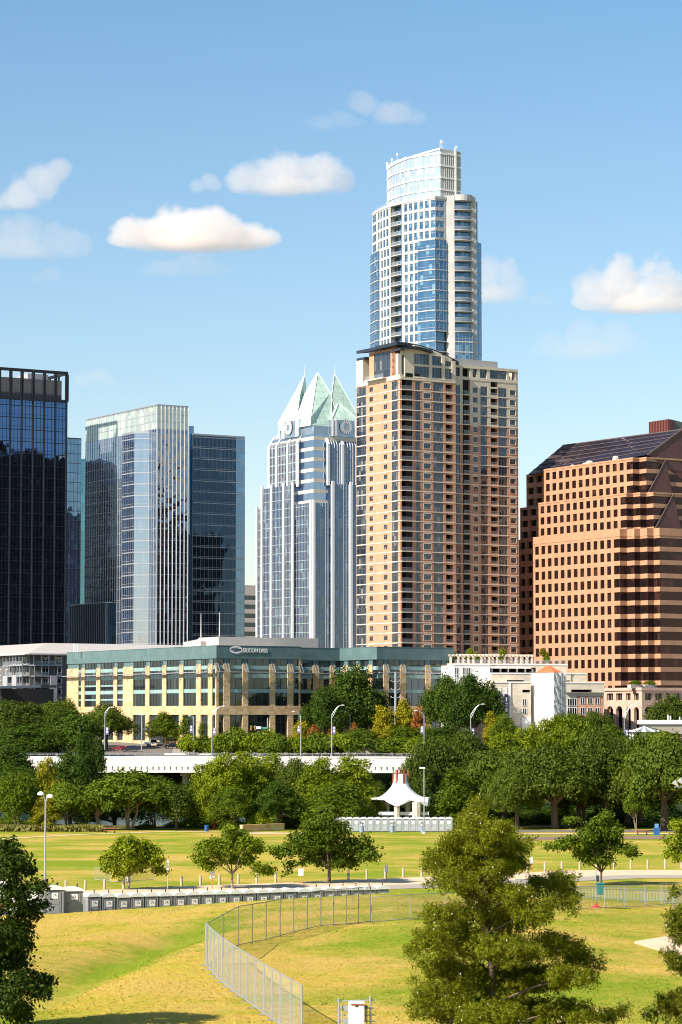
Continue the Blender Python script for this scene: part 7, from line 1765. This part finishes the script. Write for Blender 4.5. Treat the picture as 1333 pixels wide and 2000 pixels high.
for v in range(4):
    r_ = random.Random(v + 11)
    proto('oak', v, dome(r_, 14, 1.0, 10.5, 22, .75, (.22, .38)), 27000, .185, 'oak', 2.8, .5)
    proto('dark', v, dome(r_, 11, .8, 12, 20, .85, (.22, .38)), 20000, .19, 'dark', 3, .42)
    proto('green', v, dome(r_, 10, .6, 11.5, 20, .9, (.22, .36)), 18000, .185, 'green', 3, .32, multi=1 + v % 2)
    proto('bright', v, column_(r_, 8, .8, 12, 18, .45), 17000, .175, 'bright', 3.5, .28)
    if v < 3:
        proto('lime', v, column_(r_, 6, 1.2, 10, 13, .5), 7500, .20, 'lime', 3, .22, 'bark_pale')
        proto('yellow', v, column_(r_, 5, .8, 8, 12, .4), 6000, .20, 'yellow', 2, .18)
        proto('rust', v, column_(r_, 4, .4, 7, 12, .15), 5000, .17, 'rust', 1, .16, low=-.9)
        proto('cone', v, column_(r_, 6.5, .8, 12, 16, .14), 9000, .20, 'green', 2, .3, low=-.9)
        proto('bush', v, dome(r_, 6, -.4, 3.4, 12, .6, (.3, .45)), 5200, .19, 'bright', .6, .1, limbs=4)
        proto('bush_dark', v, dome(r_, 6, -.4, 3.6, 12, .6, (.3, .45)), 5200, .20, 'green', .6, .1, limbs=4)
        proto('weep', v, dome(r_, 9, 1.8, 9, 13, .8), 9000, .20, 'oak', 3, .3, droop=.9, multi=2)
    proto('round', v, dome(r_, 10, 2.0, 9.5, 16, .62, (.24, .38)), 12000, .22, 'green', 2.4, .26, 'bark_pale', multi=3, limbs=9)
TN = {'oak': ('oak_tree', 'tree'), 'dark': ('broadleaf_tree', 'tree'), 'green': ('broadleaf_tree', 'tree'), 'bright': ('broadleaf_tree', 'tree'), 'lime': ('young_tree', 'tree'), 'yellow': ('yellow_tree', 'tree'), 'rust': ('cypress_tree', 'tree'), 'cone': ('cypress_tree', 'tree'), 'bush': ('bush', 'bush'), 'bush_dark': ('bush', 'bush'), 'weep': ('weeping_tree', 'tree'), 'round': ('broadleaf_tree', 'tree')}
TI = [0]
def tree(kind, px, top, wpx, Y, label, base=None, group=None, leaf=None):
    if kind.startswith('bush') and Y > 700: top -= random.Random(px * 3 + 1).uniform(-3, 17); wpx *= random.Random(px).uniform(.9, 1.25)
    pr = PROTO[kind]; TI[0] += 1; i = TI[0]; cm, tm, w, h = pr[i % len(pr)]; nm, cat = TN[kind]
    q = at(px, top, Y); g = tz(q.x, Y) if base is None else base; W_ = wpx * Y / F
    root = empty(nm, (q.x, Y, g), label, cat, group or ('bushes' if cat == 'bush' else 'trees between the lawn and downtown')); rr = random.Random(i)
    root.rotation_euler = (0, 0, rr.uniform(0, 6.28)); s = W_ / w; root.scale = (s, s, max(.25, (q.z - g) / h))
    for n_, me in (('crown', cm), ('trunk', tm)):
        o = link(bpy.data.objects.new(n_, me)); o.parent = root
TREES = [
 # river bank, lawn side
 ('dark', 20, 1502, 150, 470, 'big dark tree at the photo edge above the reeds'), ('dark', -60, 1470, 160, 500, 'dark tree mostly cut by the photo edge'),
 ('green', 34, 1512, 100, 452, 'mid-green tree just behind the park lamp, above the reeds'), ('lime', 92, 1484, 52, 462, 'thin yellow-green tree rising behind the park lamp'), ('dark', 138, 1474, 88, 480, 'dark tree at the bridge end above the yellow-green one'),
 ('lime', 92, 1558, 50, 449, 'low yellow-green tree behind the park lamp pole'), ('round', 130, 1532, 86, 451, 'spreading tree with pale forked trunks, right beside the park lamp'), ('round', 196, 1532, 86, 452, 'spreading river tree with reddish trunk fan above the red picnic table'),
 ('round', 252, 1508, 150, 455, 'widest spreading river tree with dark crooked trunk against the water'), ('weep', 345, 1536, 84, 453, 'drooping weeping tree by the blue barrel'), ('green', 305, 1520, 90, 466, 'green tree filling the gap before the bridge pier'),
 ('bright', 402, 1492, 70, 468, 'yellow-green tree right beside the dark bridge opening'), ('bright', 440, 1476, 92, 462, 'tall bright green tree against the white bridge'), ('bright', 484, 1473, 90, 466, 'tall bright tree with pointed tops crossing the bridge parapet'), ('green', 455, 1540, 80, 452, 'green tree in front of the tall bright ones by the stone wall'),
 ('bright', 528, 1476, 76, 472, 'bright slender tree left of the dark oak on the bank'), ('oak', 580, 1486, 92, 466, 'dark olive oak between bright trees on the bank'), ('dark', 545, 1530, 90, 455, 'deep green tree over the low stone wall'),
 ('bright', 625, 1484, 92, 459, 'large bright tree behind the biggest lawn tree'), ('bright', 690, 1482, 100, 463, 'large bright leafy tree beside the star pavilion'), ('green', 660, 1530, 110, 453, 'green tree low behind the pale cabins'), ('dark', 735, 1530, 60, 478, 'dark tree in shadow right behind the star pavilion'),
 ('oak', 812, 1476, 90, 492, 'olive oak with brown patches over the star pavilion'), ('oak', 860, 1452, 130, 500, 'dark oak above the pale cabins and light pole'), ('dark', 800, 1540, 110, 484, 'dark tree in deep shade under the pavilion roof'), ('cone', 893, 1503, 84, 462, 'cone-shaped bright cypress at the end of the pale cabins'), ('dark', 900, 1520, 120, 490, 'dark tree behind the cone-shaped cypress'),
 ('oak', 985, 1466, 170, 470, 'broad olive oak behind the big foreground cypress'), ('oak', 1083, 1460, 190, 458, 'great oak with a thick dark trunk behind the road tree'), ('oak', 1185, 1447, 170, 462, 'great oak with pale trunk in the middle of the grove'), ('oak', 1296, 1443, 170, 452, 'great oak with black trunk by the blue bin'), ('oak', 1010, 1500, 110, 456, 'low oak limb mass left of the great dark-trunked oak'),
 ('oak', 1140, 1510, 120, 468, 'shaded oak between the two great oaks'), ('oak', 1250, 1500, 120, 475, 'shaded oak behind the small grove tree'), ('round', 1243, 1540, 44, 446, 'small slender tree in the oak grove shade'), ('oak', 1370, 1440, 170, 470, 'oak cut by the photo edge near floodlights'),
 ('dark', 1010, 1560, 140, 510, 'dark far bank tree seen under the oaks'), ('dark', 1130, 1560, 140, 512, 'dark far tree behind the great oak trunk'), ('dark', 1260, 1560, 140, 514, 'dark far tree behind the blue bin'),
 # far bank and streets
 ('oak', 25, 1372, 150, 735, 'oak before the grey apartments at the photo edge'), ('dark', 172, 1436, 66, 640, 'dark tree in front of the bridge, right of the thin yellow-green tree'), ('dark', 18, 1462, 110, 640, 'dark tree covering the bridge at the photo edge'),
 ('oak', 95, 1376, 120, 742, 'olive oak below the white balcony frames'), ('green', 128, 1368, 60, 760, 'green tree at the corner of grey and teal buildings'), ('dark', 138, 1391, 122, 703, 'tall green tree rising above the bridge end'), ('dark', 50, 1420, 150, 704, 'dark tree left of the tall one over the bridge end'),
 ('oak', 208, 1379, 100, 755, 'dark round street tree in front of teal building stone piers'), ('green', 325, 1393, 72, 765, 'small round street tree before the office entrance'), ('green', 385, 1384, 66, 760, 'street tree beside the long-armed street lamp'), ('oak', 425, 1381, 66, 752, 'olive street tree under the teal building corner'), ('green', 468, 1396, 60, 756, 'green tree with reddish tint by the traffic signal'),
 ('oak', 505, 1386, 66, 772, 'dark oak below the stone piers, above the truck'), ('oak', 552, 1388, 70, 774, 'dark oak by the truck and the stone piers'), ('dark', 690, 1306, 116, 752, 'biggest dark tree in front of the teal building'), ('dark', 634, 1346, 84, 742, 'dark leaning tree left of the biggest dark tree'), ('dark', 728, 1350, 50, 756, 'dark tree shouldering the biggest one by the utility pole'),
 ('yellow', 587, 1411, 40, 722, 'yellow-green small tree beside the rusty cypresses'), ('rust', 614, 1418, 32, 720, 'rusty orange small cypress left of the curved street lamp'), ('rust', 651, 1424, 30, 719, 'rusty orange small cypress under the curved street lamp'), ('yellow', 748, 1382, 44, 730, 'yellow tree at the foot of utility pole'), ('yellow', 790, 1370, 46, 734, 'brightest yellow tree right of the utility pole'), ('rust', 818, 1386, 36, 728, 'orange-brown tree behind the purple banner lamp'), ('rust', 692, 1414, 20, 721, 'tiny red-brown cypress among the green bushes'),
 ('dark', 872, 1325, 90, 748, 'large dark tree against teal wing end'), ('dark', 925, 1324, 104, 738, 'large dark tree covering the garage wall'), ('green', 985, 1397, 50, 725, 'green tree at the foot of the limestone garage'), ('lime', 962, 1392, 34, 728, 'yellow-green tree beside the navy banner'), ('oak', 1120, 1395, 90, 735, 'oak in front of the garage offices'), ('oak', 1165, 1392, 70, 738, 'oak beside the pink arches'), ('oak', 1310, 1363, 90, 720, 'oak above the white canopy roof'), ('green', 1190, 1420, 80, 690, 'green tree left of the striped gazebo'), ('green', 1275, 1425, 90, 655, 'green tree behind the striped gazebo'), ('bright', 1300, 1430, 80, 600, 'bright tree under the white canopy roof'),
 ('green', 835, 1420, 70, 722, 'green tree below the orange-brown one'), ('green', 700, 1425, 90, 716, 'green street tree between banners'), ('lime', 745, 1428, 60, 715, 'pale green tree in front of the yellow ones'), ('green', 790, 1420, 70, 718, 'green tree in front of the brightest yellow tree'), ('dark', 870, 1420, 90, 715, 'dark green tree behind the bridge end'),
 ('oak', 905, 1432, 110, 640, 'olive oak over the bridge end'), ('bright', 985, 1436, 90, 660, 'bright green crown behind the broad oak'), ('bright', 1075, 1404, 80, 690, 'bright crown before the white scaffold tower'), ('bright', 1125, 1402, 90, 684, 'bright crown right of the white scaffold tower'), ('bright', 1030, 1420, 80, 680, 'bright crown left of the white scaffold tower'), ('oak', 1180, 1428, 110, 610, 'olive crown between great oaks and gazebo'), ('green', 1240, 1440, 110, 580, 'green crown below the striped gazebo'),
 # bushes
 ('bush', 372, 1443, 44, 718, 'rounded bush at the street edge, beside the dark sedan'), ('bush_dark', 400, 1440, 54, 720, 'dark bush behind the street-edge bush'), ('bush', 432, 1441, 46, 716, 'yellowish bush under the teal corner street lamp'), ('bush_dark', 462, 1440, 60, 717, 'green bush before the traffic signal'), ('bush', 482, 1437, 56, 716, 'bright bush just left of the box truck'), ('bush_dark', 520, 1440, 54, 715, 'bush in front of the white trailer'), ('bush_dark', 545, 1452, 56, 713, 'bush hiding the truck wheels'), ('bush', 582, 1448, 60, 714, 'feathery bright bush by the pale banner lamp'), ('bush_dark', 625, 1447, 60, 714, 'bush below the rusty cypresses'), ('bush', 665, 1442, 60, 713, 'bush right of the curved street lamp'), ('bush_dark', 715, 1450, 70, 713, 'dark bush by pale boulders'), ('bush_dark', 770, 1440, 70, 712, 'bush below the yellow trees'), ('bush', 815, 1446, 70, 712, 'bush at the foot of the purple banner lamp'), ('bush_dark', 860, 1440, 80, 712, 'wide bush at the bridge end'), ('bush', 503, 1589, 46, 452, 'round bright bush behind the low golden wall'), ('bush_dark', 455, 1600, 40, 453, 'small bush at the end of golden wall'), ('bush_dark', 115, 1610, 34, 456, 'bush at the foot of the forked tree'), ('bush_dark', 285, 1612, 40, 457, 'bush at the water under the widest river tree'),
 ('dark', 75, 1520, 120, 486, 'dark tree in the shade behind the park lamp'), ('green', 165, 1530, 90, 482, 'green tree behind the forked tree at the water'), ('dark', 225, 1522, 110, 488, 'dark tree behind the spreading river tree'), ('dark', 372, 1530, 70, 484, 'dark tree behind the drooping tree'), ('dark', 425, 1515, 110, 486, 'dark tree low behind the tall bright trees'), ('dark', 500, 1525, 120, 484, 'dark tree behind the golden wall bush'), ('green', 612, 1520, 90, 476, 'green tree behind the biggest lawn tree'), ('dark', 705, 1540, 100, 486, 'dark tree in the shade beside the stone marker'),
 ('bush_dark', 20, 1596, 70, 462, 'bush behind the reeds at the photo edge'), ('bush_dark', 72, 1600, 50, 463, 'bush behind the reeds by the lamp pole'), ('bush_dark', 160, 1607, 34, 464, 'bush between the forked tree and the trunk-fan tree'), ('bush_dark', 345, 1604, 46, 462, 'bush at the foot of the drooping tree'), ('bush_dark', 385, 1598, 60, 463, 'bush behind the blue barrel'), ('bush_dark', 430, 1594, 70, 462, 'bush under the tall bright trees'), ('bush_dark', 548, 1592, 70, 462, 'bush under the deep green tree'), ('bush_dark', 600, 1596, 60, 462, 'bush low behind the biggest lawn tree'), ('bush_dark', 655, 1594, 60, 464, 'bush behind the first pale cabins'),
 ('oak', 945, 1500, 120, 474, 'olive oak filling the gap beside the cone-shaped cypress'), ('oak', 1225, 1470, 130, 478, 'olive oak behind the small slender tree'), ('oak', 1130, 1480, 130, 480, 'olive oak between the pale and dark oak trunks'), ('dark', 955, 1570, 110, 484, 'dark undergrowth tree behind the foreground cypress top'), ('dark', 1075, 1575, 110, 486, 'dark undergrowth tree behind the thickest dark trunk'), ('dark', 1195, 1572, 110, 488, 'dark undergrowth tree behind the pale oak trunk'),
 ('bush_dark', 845, 1586, 60, 468, 'bush beside the star pavilion steps'), ('bush', 1243, 1610, 60, 470, 'low bright shrub in sun beyond the grove'), ('bush', 15, 1358, 0, 1, '')]
for r in TREES:
    if r[3]: tree(*r)
for i, (rt, q) in enumerate(PLANT):
    cm, tm, w, h = PROTO['bush_dark'][i % 3]; o = link(bpy.data.objects.new('hedge', cm)); o.parent = rt; o.location = Vector(q) - rt.location; o.scale = (.62, .3, .35)
for i, (px, yy, lab) in enumerate(((918, 1283, 'small shrub on the garage terrace at its teal-wing end'), (930, 1286, 'second small shrub on the garage terrace, beside the pergola end'), (981, 1284, 'larger shrub under the middle of the pergola'), (1060, 1274, 'slim tree at the pergola end on the garage roof'), (1068, 1287, 'leafy shrub on the garage terrace corner'), (888, 1284, 'pale shrub on the garage roof against the teal wing'))):
    q = at(px, 1299, 772); tree('lime' if i == 3 else 'bush', px, yy, 12, 772, lab, base=at(px, yy + 9, 772).z, group='terrace shrubs')
# long grass at the water
rng = np.random.default_rng(5); n = 2600; x = rng.uniform(-62, -38.5, n); y = 446 + rng.uniform(0, 4, n) - (x + 38) * .05; z = np.array([tz(a, b) for a, b in zip(x, y)]); C = np.stack([x, y, z + .45], 1); Nn = rng.normal(size=(n, 3)) * [1, 1, .15]; Nn /= np.linalg.norm(Nn, axis=1)[:, None]
me = leaf_mesh('reeds', LF['reed'], C, Nn, np.full(n, .75), rng, asp=.25)
co = np.zeros(len(me.vertices) * 3, dtype=np.float32); me.vertices.foreach_get('co', co); o = link(bpy.data.objects.new('reeds', me)); tag(o, 'pale tall reeds along the water below the dark edge trees', 'reeds', kind='stuff')
# ---- single trees with their own shapes
def lobes_from_px(rows, Y, seed, dy=1.0, flat=.8):
    r_ = random.Random(seed); out = []
    for px, py, rp in rows:
        y = Y + r_.uniform(-dy, dy); q = at(px, py, y); rr = rp * Y / F; out.append((q.x, q.y, q.z, rr, rr * 1.05, rr * flat))
    return out
def own_tree(name, label, rows, Y, px, leaf, n, size, seed, fork, r, dy=1.0, limbs=10, bark='bark', flat=.8, shell=.18, seeds=0, droop=0.0, back=True, multi=1, shrink=1.0, asp=.55, plume=0.0, extra=0, big=.36, sub=.48):
    q = at(px, 1405, Y); g = tz(q.x, Y); root = empty(name, (q.x, Y, g), label, 'tree'); rng = np.random.default_rng(seed); rnd = random.Random(seed)
    lb = lobes_from_px(rows, Y, seed, dy, flat)
    lb = [(l[0], l[1], l[2], l[3] * shrink, l[4] * shrink, l[5] * shrink) for l in lb]
    for l in [q_ for q_ in lb if q_[3] > big] if extra else []:
        for _ in range(extra):
            a_, e_ = rnd.uniform(0, 6.28), rnd.uniform(-.3, .8); k_ = rnd.uniform(.9, 1.35); s_ = sub * rnd.uniform(.7, 1.25); lb.append((l[0] + math.cos(a_) * l[3] * k_, l[1] + math.sin(a_) * l[4] * k_, l[2] + e_ * l[5], l[3] * s_, l[4] * s_, l[5] * s_ * .85))
    if back: cxm = np.mean([l[0] for l in lb]); lb += [(l[0], l[1] + abs(rnd.gauss(dy * 1.2, dy * .5)), l[2] + rnd.uniform(-.2, .1), l[3] * .9, l[4], l[5] * .9) for l in (lb[::2] if leaf != 'cypress' else lb[::3] + lb[1::3])]
    loc = [(l[0] - q.x, l[1] - Y, l[2] - g, *l[3:]) for l in lb]
    C, Nn, S = scatter(loc, n, size, rng, shell, droop, -.8, plume); sd_ = None
    if seeds: k = rng.choice(len(C), seeds, replace=False); sd_ = C[k] + Nn[k] * .10 - np.array([0, .08, 0])
    me = leaf_mesh('crown', LF[leaf], C, Nn, S, rng, seeds=sd_, asp=asp, axis=AX[0]); o = link(bpy.data.objects.new('crown', me)); o.parent = root
    tm = trunk_mesh('trunk', loc, -.4, fork, r, M[bark], rnd, limbs, multi=multi, central=leaf == 'cypress', lean=(-.7 if leaf == 'cypress' else 0)); o = link(bpy.data.objects.new('trunk', tm)); o.parent = root
    return root, lb
lawn = dict(leaf='bright', dy=1.3, bark='bark_pale', shrink=.78, extra=2, big=.3, shell=.26)
def dY(px, py): return ground(px, py, 200).y
own_tree('lawn_tree', 'smallest round lawn tree behind the toilets, near the yellow box', [(258, 1660, 30), (235, 1668, 26), (282, 1664, 26), (215, 1680, 20), (300, 1680, 22), (262, 1690, 30), (235, 1702, 20), (308, 1700, 14), (250, 1645, 18), (210, 1698, 10)], dY(254, 1738), 254, n=9000, size=.16, seed=1, fork=1.3, r=.11, **lawn)
own_tree('lawn_tree', 'medium lawn tree with a long drooping branch, between two orange sign posts', [(455, 1642, 30), (430, 1652, 28), (482, 1650, 24), (405, 1665, 24), (392, 1680, 14), (440, 1675, 30), (480, 1680, 22), (505, 1697, 15), (522, 1700, 12), (410, 1692, 14), (500, 1660, 14), (452, 1622, 16)], dY(455, 1736), 455, n=9500, size=.16, seed=2, fork=1.5, r=.13, **lawn)
own_tree('lawn_tree', 'largest lawn tree with wide dark crown and crooked trunk behind the toilet row', [(632, 1605, 34), (610, 1620, 28), (660, 1622, 34), (645, 1645, 40), (600, 1650, 36), (575, 1660, 26), (550, 1668, 18), (690, 1655, 34), (716, 1670, 24), (735, 1672, 14), (640, 1675, 36), (600, 1682, 22), (680, 1685, 24), (570, 1690, 14), (560, 1705, 8), (655, 1690, 14), (630, 1588, 18), (597, 1598, 12), (715, 1655, 14)], dY(643, 1726), 643, n=16000, size=.17, seed=3, fork=1.7, r=.2, leaf='green', dy=1.6, bark='bark', shrink=.78, extra=2, big=.3, shell=.26)
own_tree('lawn_tree', 'roadside tree with forked trunk behind the green bin', [(1170, 1615, 28), (1145, 1632, 26), (1195, 1630, 26), (1120, 1648, 24), (1100, 1648, 18), (1082, 1655, 12), (1165, 1650, 32), (1205, 1655, 24), (1140, 1668, 22), (1225, 1662, 16), (1238, 1668, 8), (1185, 1680, 20), (1150, 1680, 14), (1120, 1600, 10), (1185, 1597, 14), (1108, 1605, 9)], dY(1173, 1730), 1173, n=12000, size=.16, seed=4, fork=1.4, r=.14, leaf='green', dy=1.3, bark='bark', shrink=.78, extra=2, big=.3, shell=.26)
own_tree('lawn_tree', 'roadside tree with some yellow leaves, cut by the frame edge', [(1345, 1620, 30), (1320, 1640, 22), (1350, 1650, 34), (1318, 1662, 16), (1335, 1675, 20), (1375, 1640, 34), (1380, 1670, 28), (1305, 1668, 8)], dY(1352, 1728), 1352, n=8000, size=.16, seed=5, fork=1.4, r=.13, **lawn)
big = [(936, 1568, 20), (932, 1580, 24), (935, 1592, 26), (925, 1612, 34), (965, 1622, 34), (905, 1640, 42), (950, 1652, 50), (1000, 1632, 26), (1010, 1660, 34), (880, 1672, 34), (845, 1676, 22), (855, 1695, 28), (915, 1690, 46), (975, 1695, 48), (1018, 1690, 20), (1040, 1640, 14), (885, 1725, 44), (845, 1725, 20), (945, 1740, 56), (1010, 1752, 44), (1060, 1735, 36), (1095, 1720, 32), (1115, 1745, 26), (1090, 1765, 36), (1045, 1785, 44), (990, 1795, 58), (920, 1790, 52), (865, 1785, 32), (835, 1795, 18), (1120, 1782, 14), (880, 1835, 46), (838, 1845, 34), (812, 1862, 18), (935, 1850, 60), (1000, 1860, 62), (1060, 1850, 54), (1105, 1845, 36), (1135, 1872, 34), (1165, 1885, 24), (1185, 1872, 10), (860, 1890, 46), (920, 1915, 66), (990, 1925, 70), (1060, 1915, 60), (1115, 1910, 44), (1150, 1915, 26), (845, 1945, 40), (825, 1975, 34), (890, 1975, 60), (960, 1990, 70), (1030, 1985, 66), (1090, 1975, 46), (1140, 1985, 34), (1180, 1985, 28), (1215, 1980, 18), (860, 2040, 70), (960, 2060, 90), (1060, 2050, 80), (1140, 2040, 50), (1220, 1965, 10), (798, 1865, 12)]
ROOT, LOB = own_tree('cypress_tree', 'big feathery foreground cypress dotted with pale round cones', big, 110, 975, 'cypress', 265000, .068, 6, 10.2, .19, dy=2.2, limbs=46, flat=.70, shell=.13, seeds=460, droop=.03, shrink=.66, asp=.25, plume=.24, extra=5, sub=.42)
own_tree('cypress_tree', 'feathery cypress at the frame edge, only its left boughs in view', [(1330, 1790, 30), (1322, 1745, 16), (1350, 1830, 44), (1322, 1815, 22), (1318, 1870, 22), (1350, 1890, 44), (1390, 1800, 60), (1400, 1900, 80), (1300, 1975, 30), (1272, 1985, 18), (1330, 1960, 40), (1340, 2010, 60), (1400, 1990, 90), (1380, 1720, 40), (1420, 1680, 40)], 112, 1410, 'cypress', 62000, .072, 8, 8.0, .22, dy=1.0, limbs=14, flat=.75, shell=.24, seeds=120, droop=.04, shrink=.66, asp=.25, plume=.24, extra=5, sub=.42)
own_tree('broadleaf_tree', 'dark leafy tree at the frame edge in front of the white trailer', [(12, 1655, 28), (38, 1680, 24), (8, 1700, 44), (55, 1700, 16), (70, 1735, 16), (40, 1735, 28), (78, 1765, 18), (20, 1750, 40), (55, 1775, 26), (35, 1810, 40), (5, 1830, 46), (55, 1845, 16), (15, 1875, 46), (62, 1905, 26), (90, 1915, 16), (40, 1925, 40), (75, 1940, 22), (12, 1960, 46), (40, 1985, 26), (-40, 1680, 60), (-90, 1720, 70), (-50, 1780, 80), (-110, 1820, 80), (-60, 1880, 80), (-130, 1920, 60), (-70, 1960, 70), (-30, 1930, 50), (-160, 1780, 50), (-180, 1850, 50)], 126, -62, 'near', 44000, .105, 9, 2.2, .26, dy=1.1, limbs=16, flat=.85, shell=.24, shrink=.84)
# pale boulders in the bushes
rb = random.Random(8)
q = at(713, 1462, 711); m = MB(); m.lathe((q.x, q.y, q.z - 1.5), [(3.4, 0), (3.2, 1.6), (2.2, 2.6), (.8, 3.0)], 9, 0, 1.3, .6); tag(m.build('boulder', M['lime'], loc=q), 'pale limestone boulder between the bushes below the biggest dark tree', 'boulder')
# ---- uncut blades over the near lawn
rng = np.random.default_rng(9); n = 150000; y = 128 + 100 * rng.uniform(0, 1, n) ** 1.15; x = rng.uniform(-1, 1, n) * y * .128 + rng.normal(0, .3, n); gz = np.array([tz(a, b) for a, b in zip(x, y)])
S = rng.uniform(.025, .06, n) * np.where(rng.uniform(0, 1, n) < .06, 1.8, 1); C = np.stack([x, y, gz + S * .3], 1); Nn = rng.normal(size=(n, 3)) * [.6, .6, .5] + [0, 0, .7]; Nn /= np.linalg.norm(Nn, axis=1)[:, None]
me = leaf_mesh('grass', M['lawn'], C, Nn, S, rng, asp=.3); tag(link(bpy.data.objects.new('grass', me)), 'short dry grass blades standing up over the near lawn', 'grass', kind='stuff')
# ---------------------------------------------------------------- fair-weather clouds: bodies of vapour far beyond the skyline
def cloudmat(name, dens, rag, seed, lobes):
    m, t, o = newmat(name)
    oc = t.nodes.new('ShaderNodeTexCoord').outputs['Object']
    dist = None
    for (x, y, z, rx, ry, rz) in lobes:
        a = t.nodes.new('ShaderNodeVectorMath'); a.operation = 'SUBTRACT'; t.links.new(oc, a.inputs[0]); a.inputs[1].default_value = (x, y, z)
        b = t.nodes.new('ShaderNodeVectorMath'); b.operation = 'DIVIDE'; L(t, a, b.inputs[0]); b.inputs[1].default_value = (rx, ry, rz)
        c = t.nodes.new('ShaderNodeVectorMath'); c.operation = 'LENGTH'; L(t, b, c.inputs[0])
        d = math_(t, 'SUBTRACT', 1.0, c.outputs['Value']); dist = d if dist is None else math_(t, 'SMOOTH_MAX', dist, d, .25)
    off = t.nodes.new('ShaderNodeVectorMath'); off.operation = 'ADD'; t.links.new(oc, off.inputs[0]); off.inputs[1].default_value = (seed * 131.7, seed * 57.3, 0)
    n1 = math_(t, 'ADD', math_(t, 'MULTIPLY', noise_(t, off.outputs[0], 1 / 46, 5, .6), .68), math_(t, 'MULTIPLY', noise_(t, off.outputs[0], 1 / 15, 5, .65), .32))
    f = math_(t, 'ADD', dist, math_(t, 'MULTIPLY', math_(t, 'SUBTRACT', n1, .53), rag))
    sp = t.nodes.new('ShaderNodeSeparateXYZ'); t.links.new(oc, sp.inputs[0])
    f = math_(t, 'MULTIPLY', f, rng_(t, sp.outputs[2], -14, 2))
    dn = math_(t, 'MULTIPLY', rng_(t, f, 0.0, .24), dens)
    v = N(t, 'ShaderNodeVolumePrincipled'); v.inputs['Color'].default_value = (.97, .935, .90, 1); v.inputs['Anisotropy'].default_value = .25; t.links.new(dn, v.inputs['Density']); L(t, v, o.inputs['Volume'])
    return m
def cloud(px, py, w, h, dens, rag, label, lobes, Y=3400):
    c = at(px, py, Y); k = Y / F; s = random.Random(px).uniform(0, 9)
    W_, H_ = w * k, h * k; lb = [(x * W_, y * W_ * .5, z * H_, rx * W_, rx * W_ * .7, rz * H_) for x, y, z, rx, rz in lobes]
    mb = MB(); x0 = min(l[0] - l[3] for l in lb) - 12; x1 = max(l[0] + l[3] for l in lb) + 12; y0 = min(l[1] - l[4] for l in lb); y1 = max(l[1] + l[4] for l in lb); z1 = max(l[2] + l[5] for l in lb) + 8; z0 = max(-15, min(l[2] - l[5] for l in lb))
    n = 14; ring = []
    for i in range(n + 1):                                   # a loose rounded hull round the vapour
        ph = math.pi * i / n; rr = max(.02, math.sin(ph)) ** .5; zz = (z0 + z1) / 2 - math.cos(ph) * (z1 - z0) / 2
        ring.append([(c.x + (x0 + x1) / 2 + (x1 - x0) / 2 * 1.04 * rr * math.cos(a), c.y + (y1 - y0) / 2 * 1.04 * rr * math.sin(a), c.z + zz) for a in [2 * math.pi * j / 20 for j in range(20)]])
    for a, b in zip(ring, ring[1:]):
        for j in range(20): mb.face([a[j], a[(j + 1) % 20], b[(j + 1) % 20], b[j]])
    mb.face(ring[0][::-1]); mb.face(ring[-1])
    o = mb.build('cloud', cloudmat('cloud_vapour', dens, rag, s, lb), loc=c); tag(o, label, 'cloud', 'small clouds over downtown')
B1 = [(-.33, 0, .02, .17, .42), (-.12, .2, .12, .2, .52), (.1, -.1, .08, .22, .5), (.3, .1, -.02, .2, .36), (-.42, 0, -.1, .1, .26), (.42, 0, .0, .1, .22), (0, 0, -.14, .46, .24)]
B2 = [(-.28, 0, 0, .2, .34), (-.02, 0, .14, .24, .46), (.24, 0, .12, .2, .38), (.4, .1, .05, .12, .26), (0, 0, -.1, .42, .26)]
B3 = [(-.2, 0, -.1, .3, .4), (.1, 0, .1, .3, .4), (.25, 0, -.05, .25, .3)]
cloud(380, 466, 350, 112, .0432, 1.75, 'largest white cloud with a flat base, low beside the tall tower', B1)
cloud(563, 360, 275, 130, .0245, 2.05, 'soft white cloud above the largest flat-based one', B2)
cloud(400, 360, 72, 52, .0216, 1.4, 'small puff beside the soft white cloud', B3)
cloud(42, 390, 200, 165, .0216, 1.9, 'tilted ragged cloud at the photo edge above the black tower', [(.36, 0, .36, .15, .2), (.2, 0, .2, .22, .28), (0, 0, .02, .26, .34), (-.3, 0, -.18, .3, .3)])
cloud(45, 485, 270, 120, .0079, 2.1, 'thin wispy cloud below the tilted ragged one', B2)
cloud(90, 537, 70, 40, .0086, 1.8, 'tiny faint puff under the wispy cloud', B3)
cloud(752, 226, 175, 90, .0108, 2.0, 'thin torn cloud high over the tall curved tower', [(-.25, 0, .25, .2, .35), (.1, 0, .0, .3, .36), (.35, 0, -.1, .16, .25)])
cloud(655, 237, 130, 50, .0050, 1.9, 'faint streak beside the thin torn cloud', B3)
cloud(1255, 590, 290, 175, .0288, 2.0, 'big billowing white cloud over the granite tower', B1)
cloud(1145, 680, 240, 120, .0058, 2.0, 'faint grey cloud below the big billowing one', B2)
cloud(1054, 586, 60, 40, .0086, 1.7, 'tiny faint puff between the big billowing cloud and tall tower', B3)
cloud(955, 572, 160, 140, .0202, 1.7, 'soft cloud partly hidden behind the tall curved tower', B2)
cloud(183, 740, 86, 48, .0094, 1.7, 'small pinkish puff low beside the black tower crown', B3)
cloud(365, 522, 200, 80, .0043, 1.9, 'thin trailing veil under the largest cloud', B3)
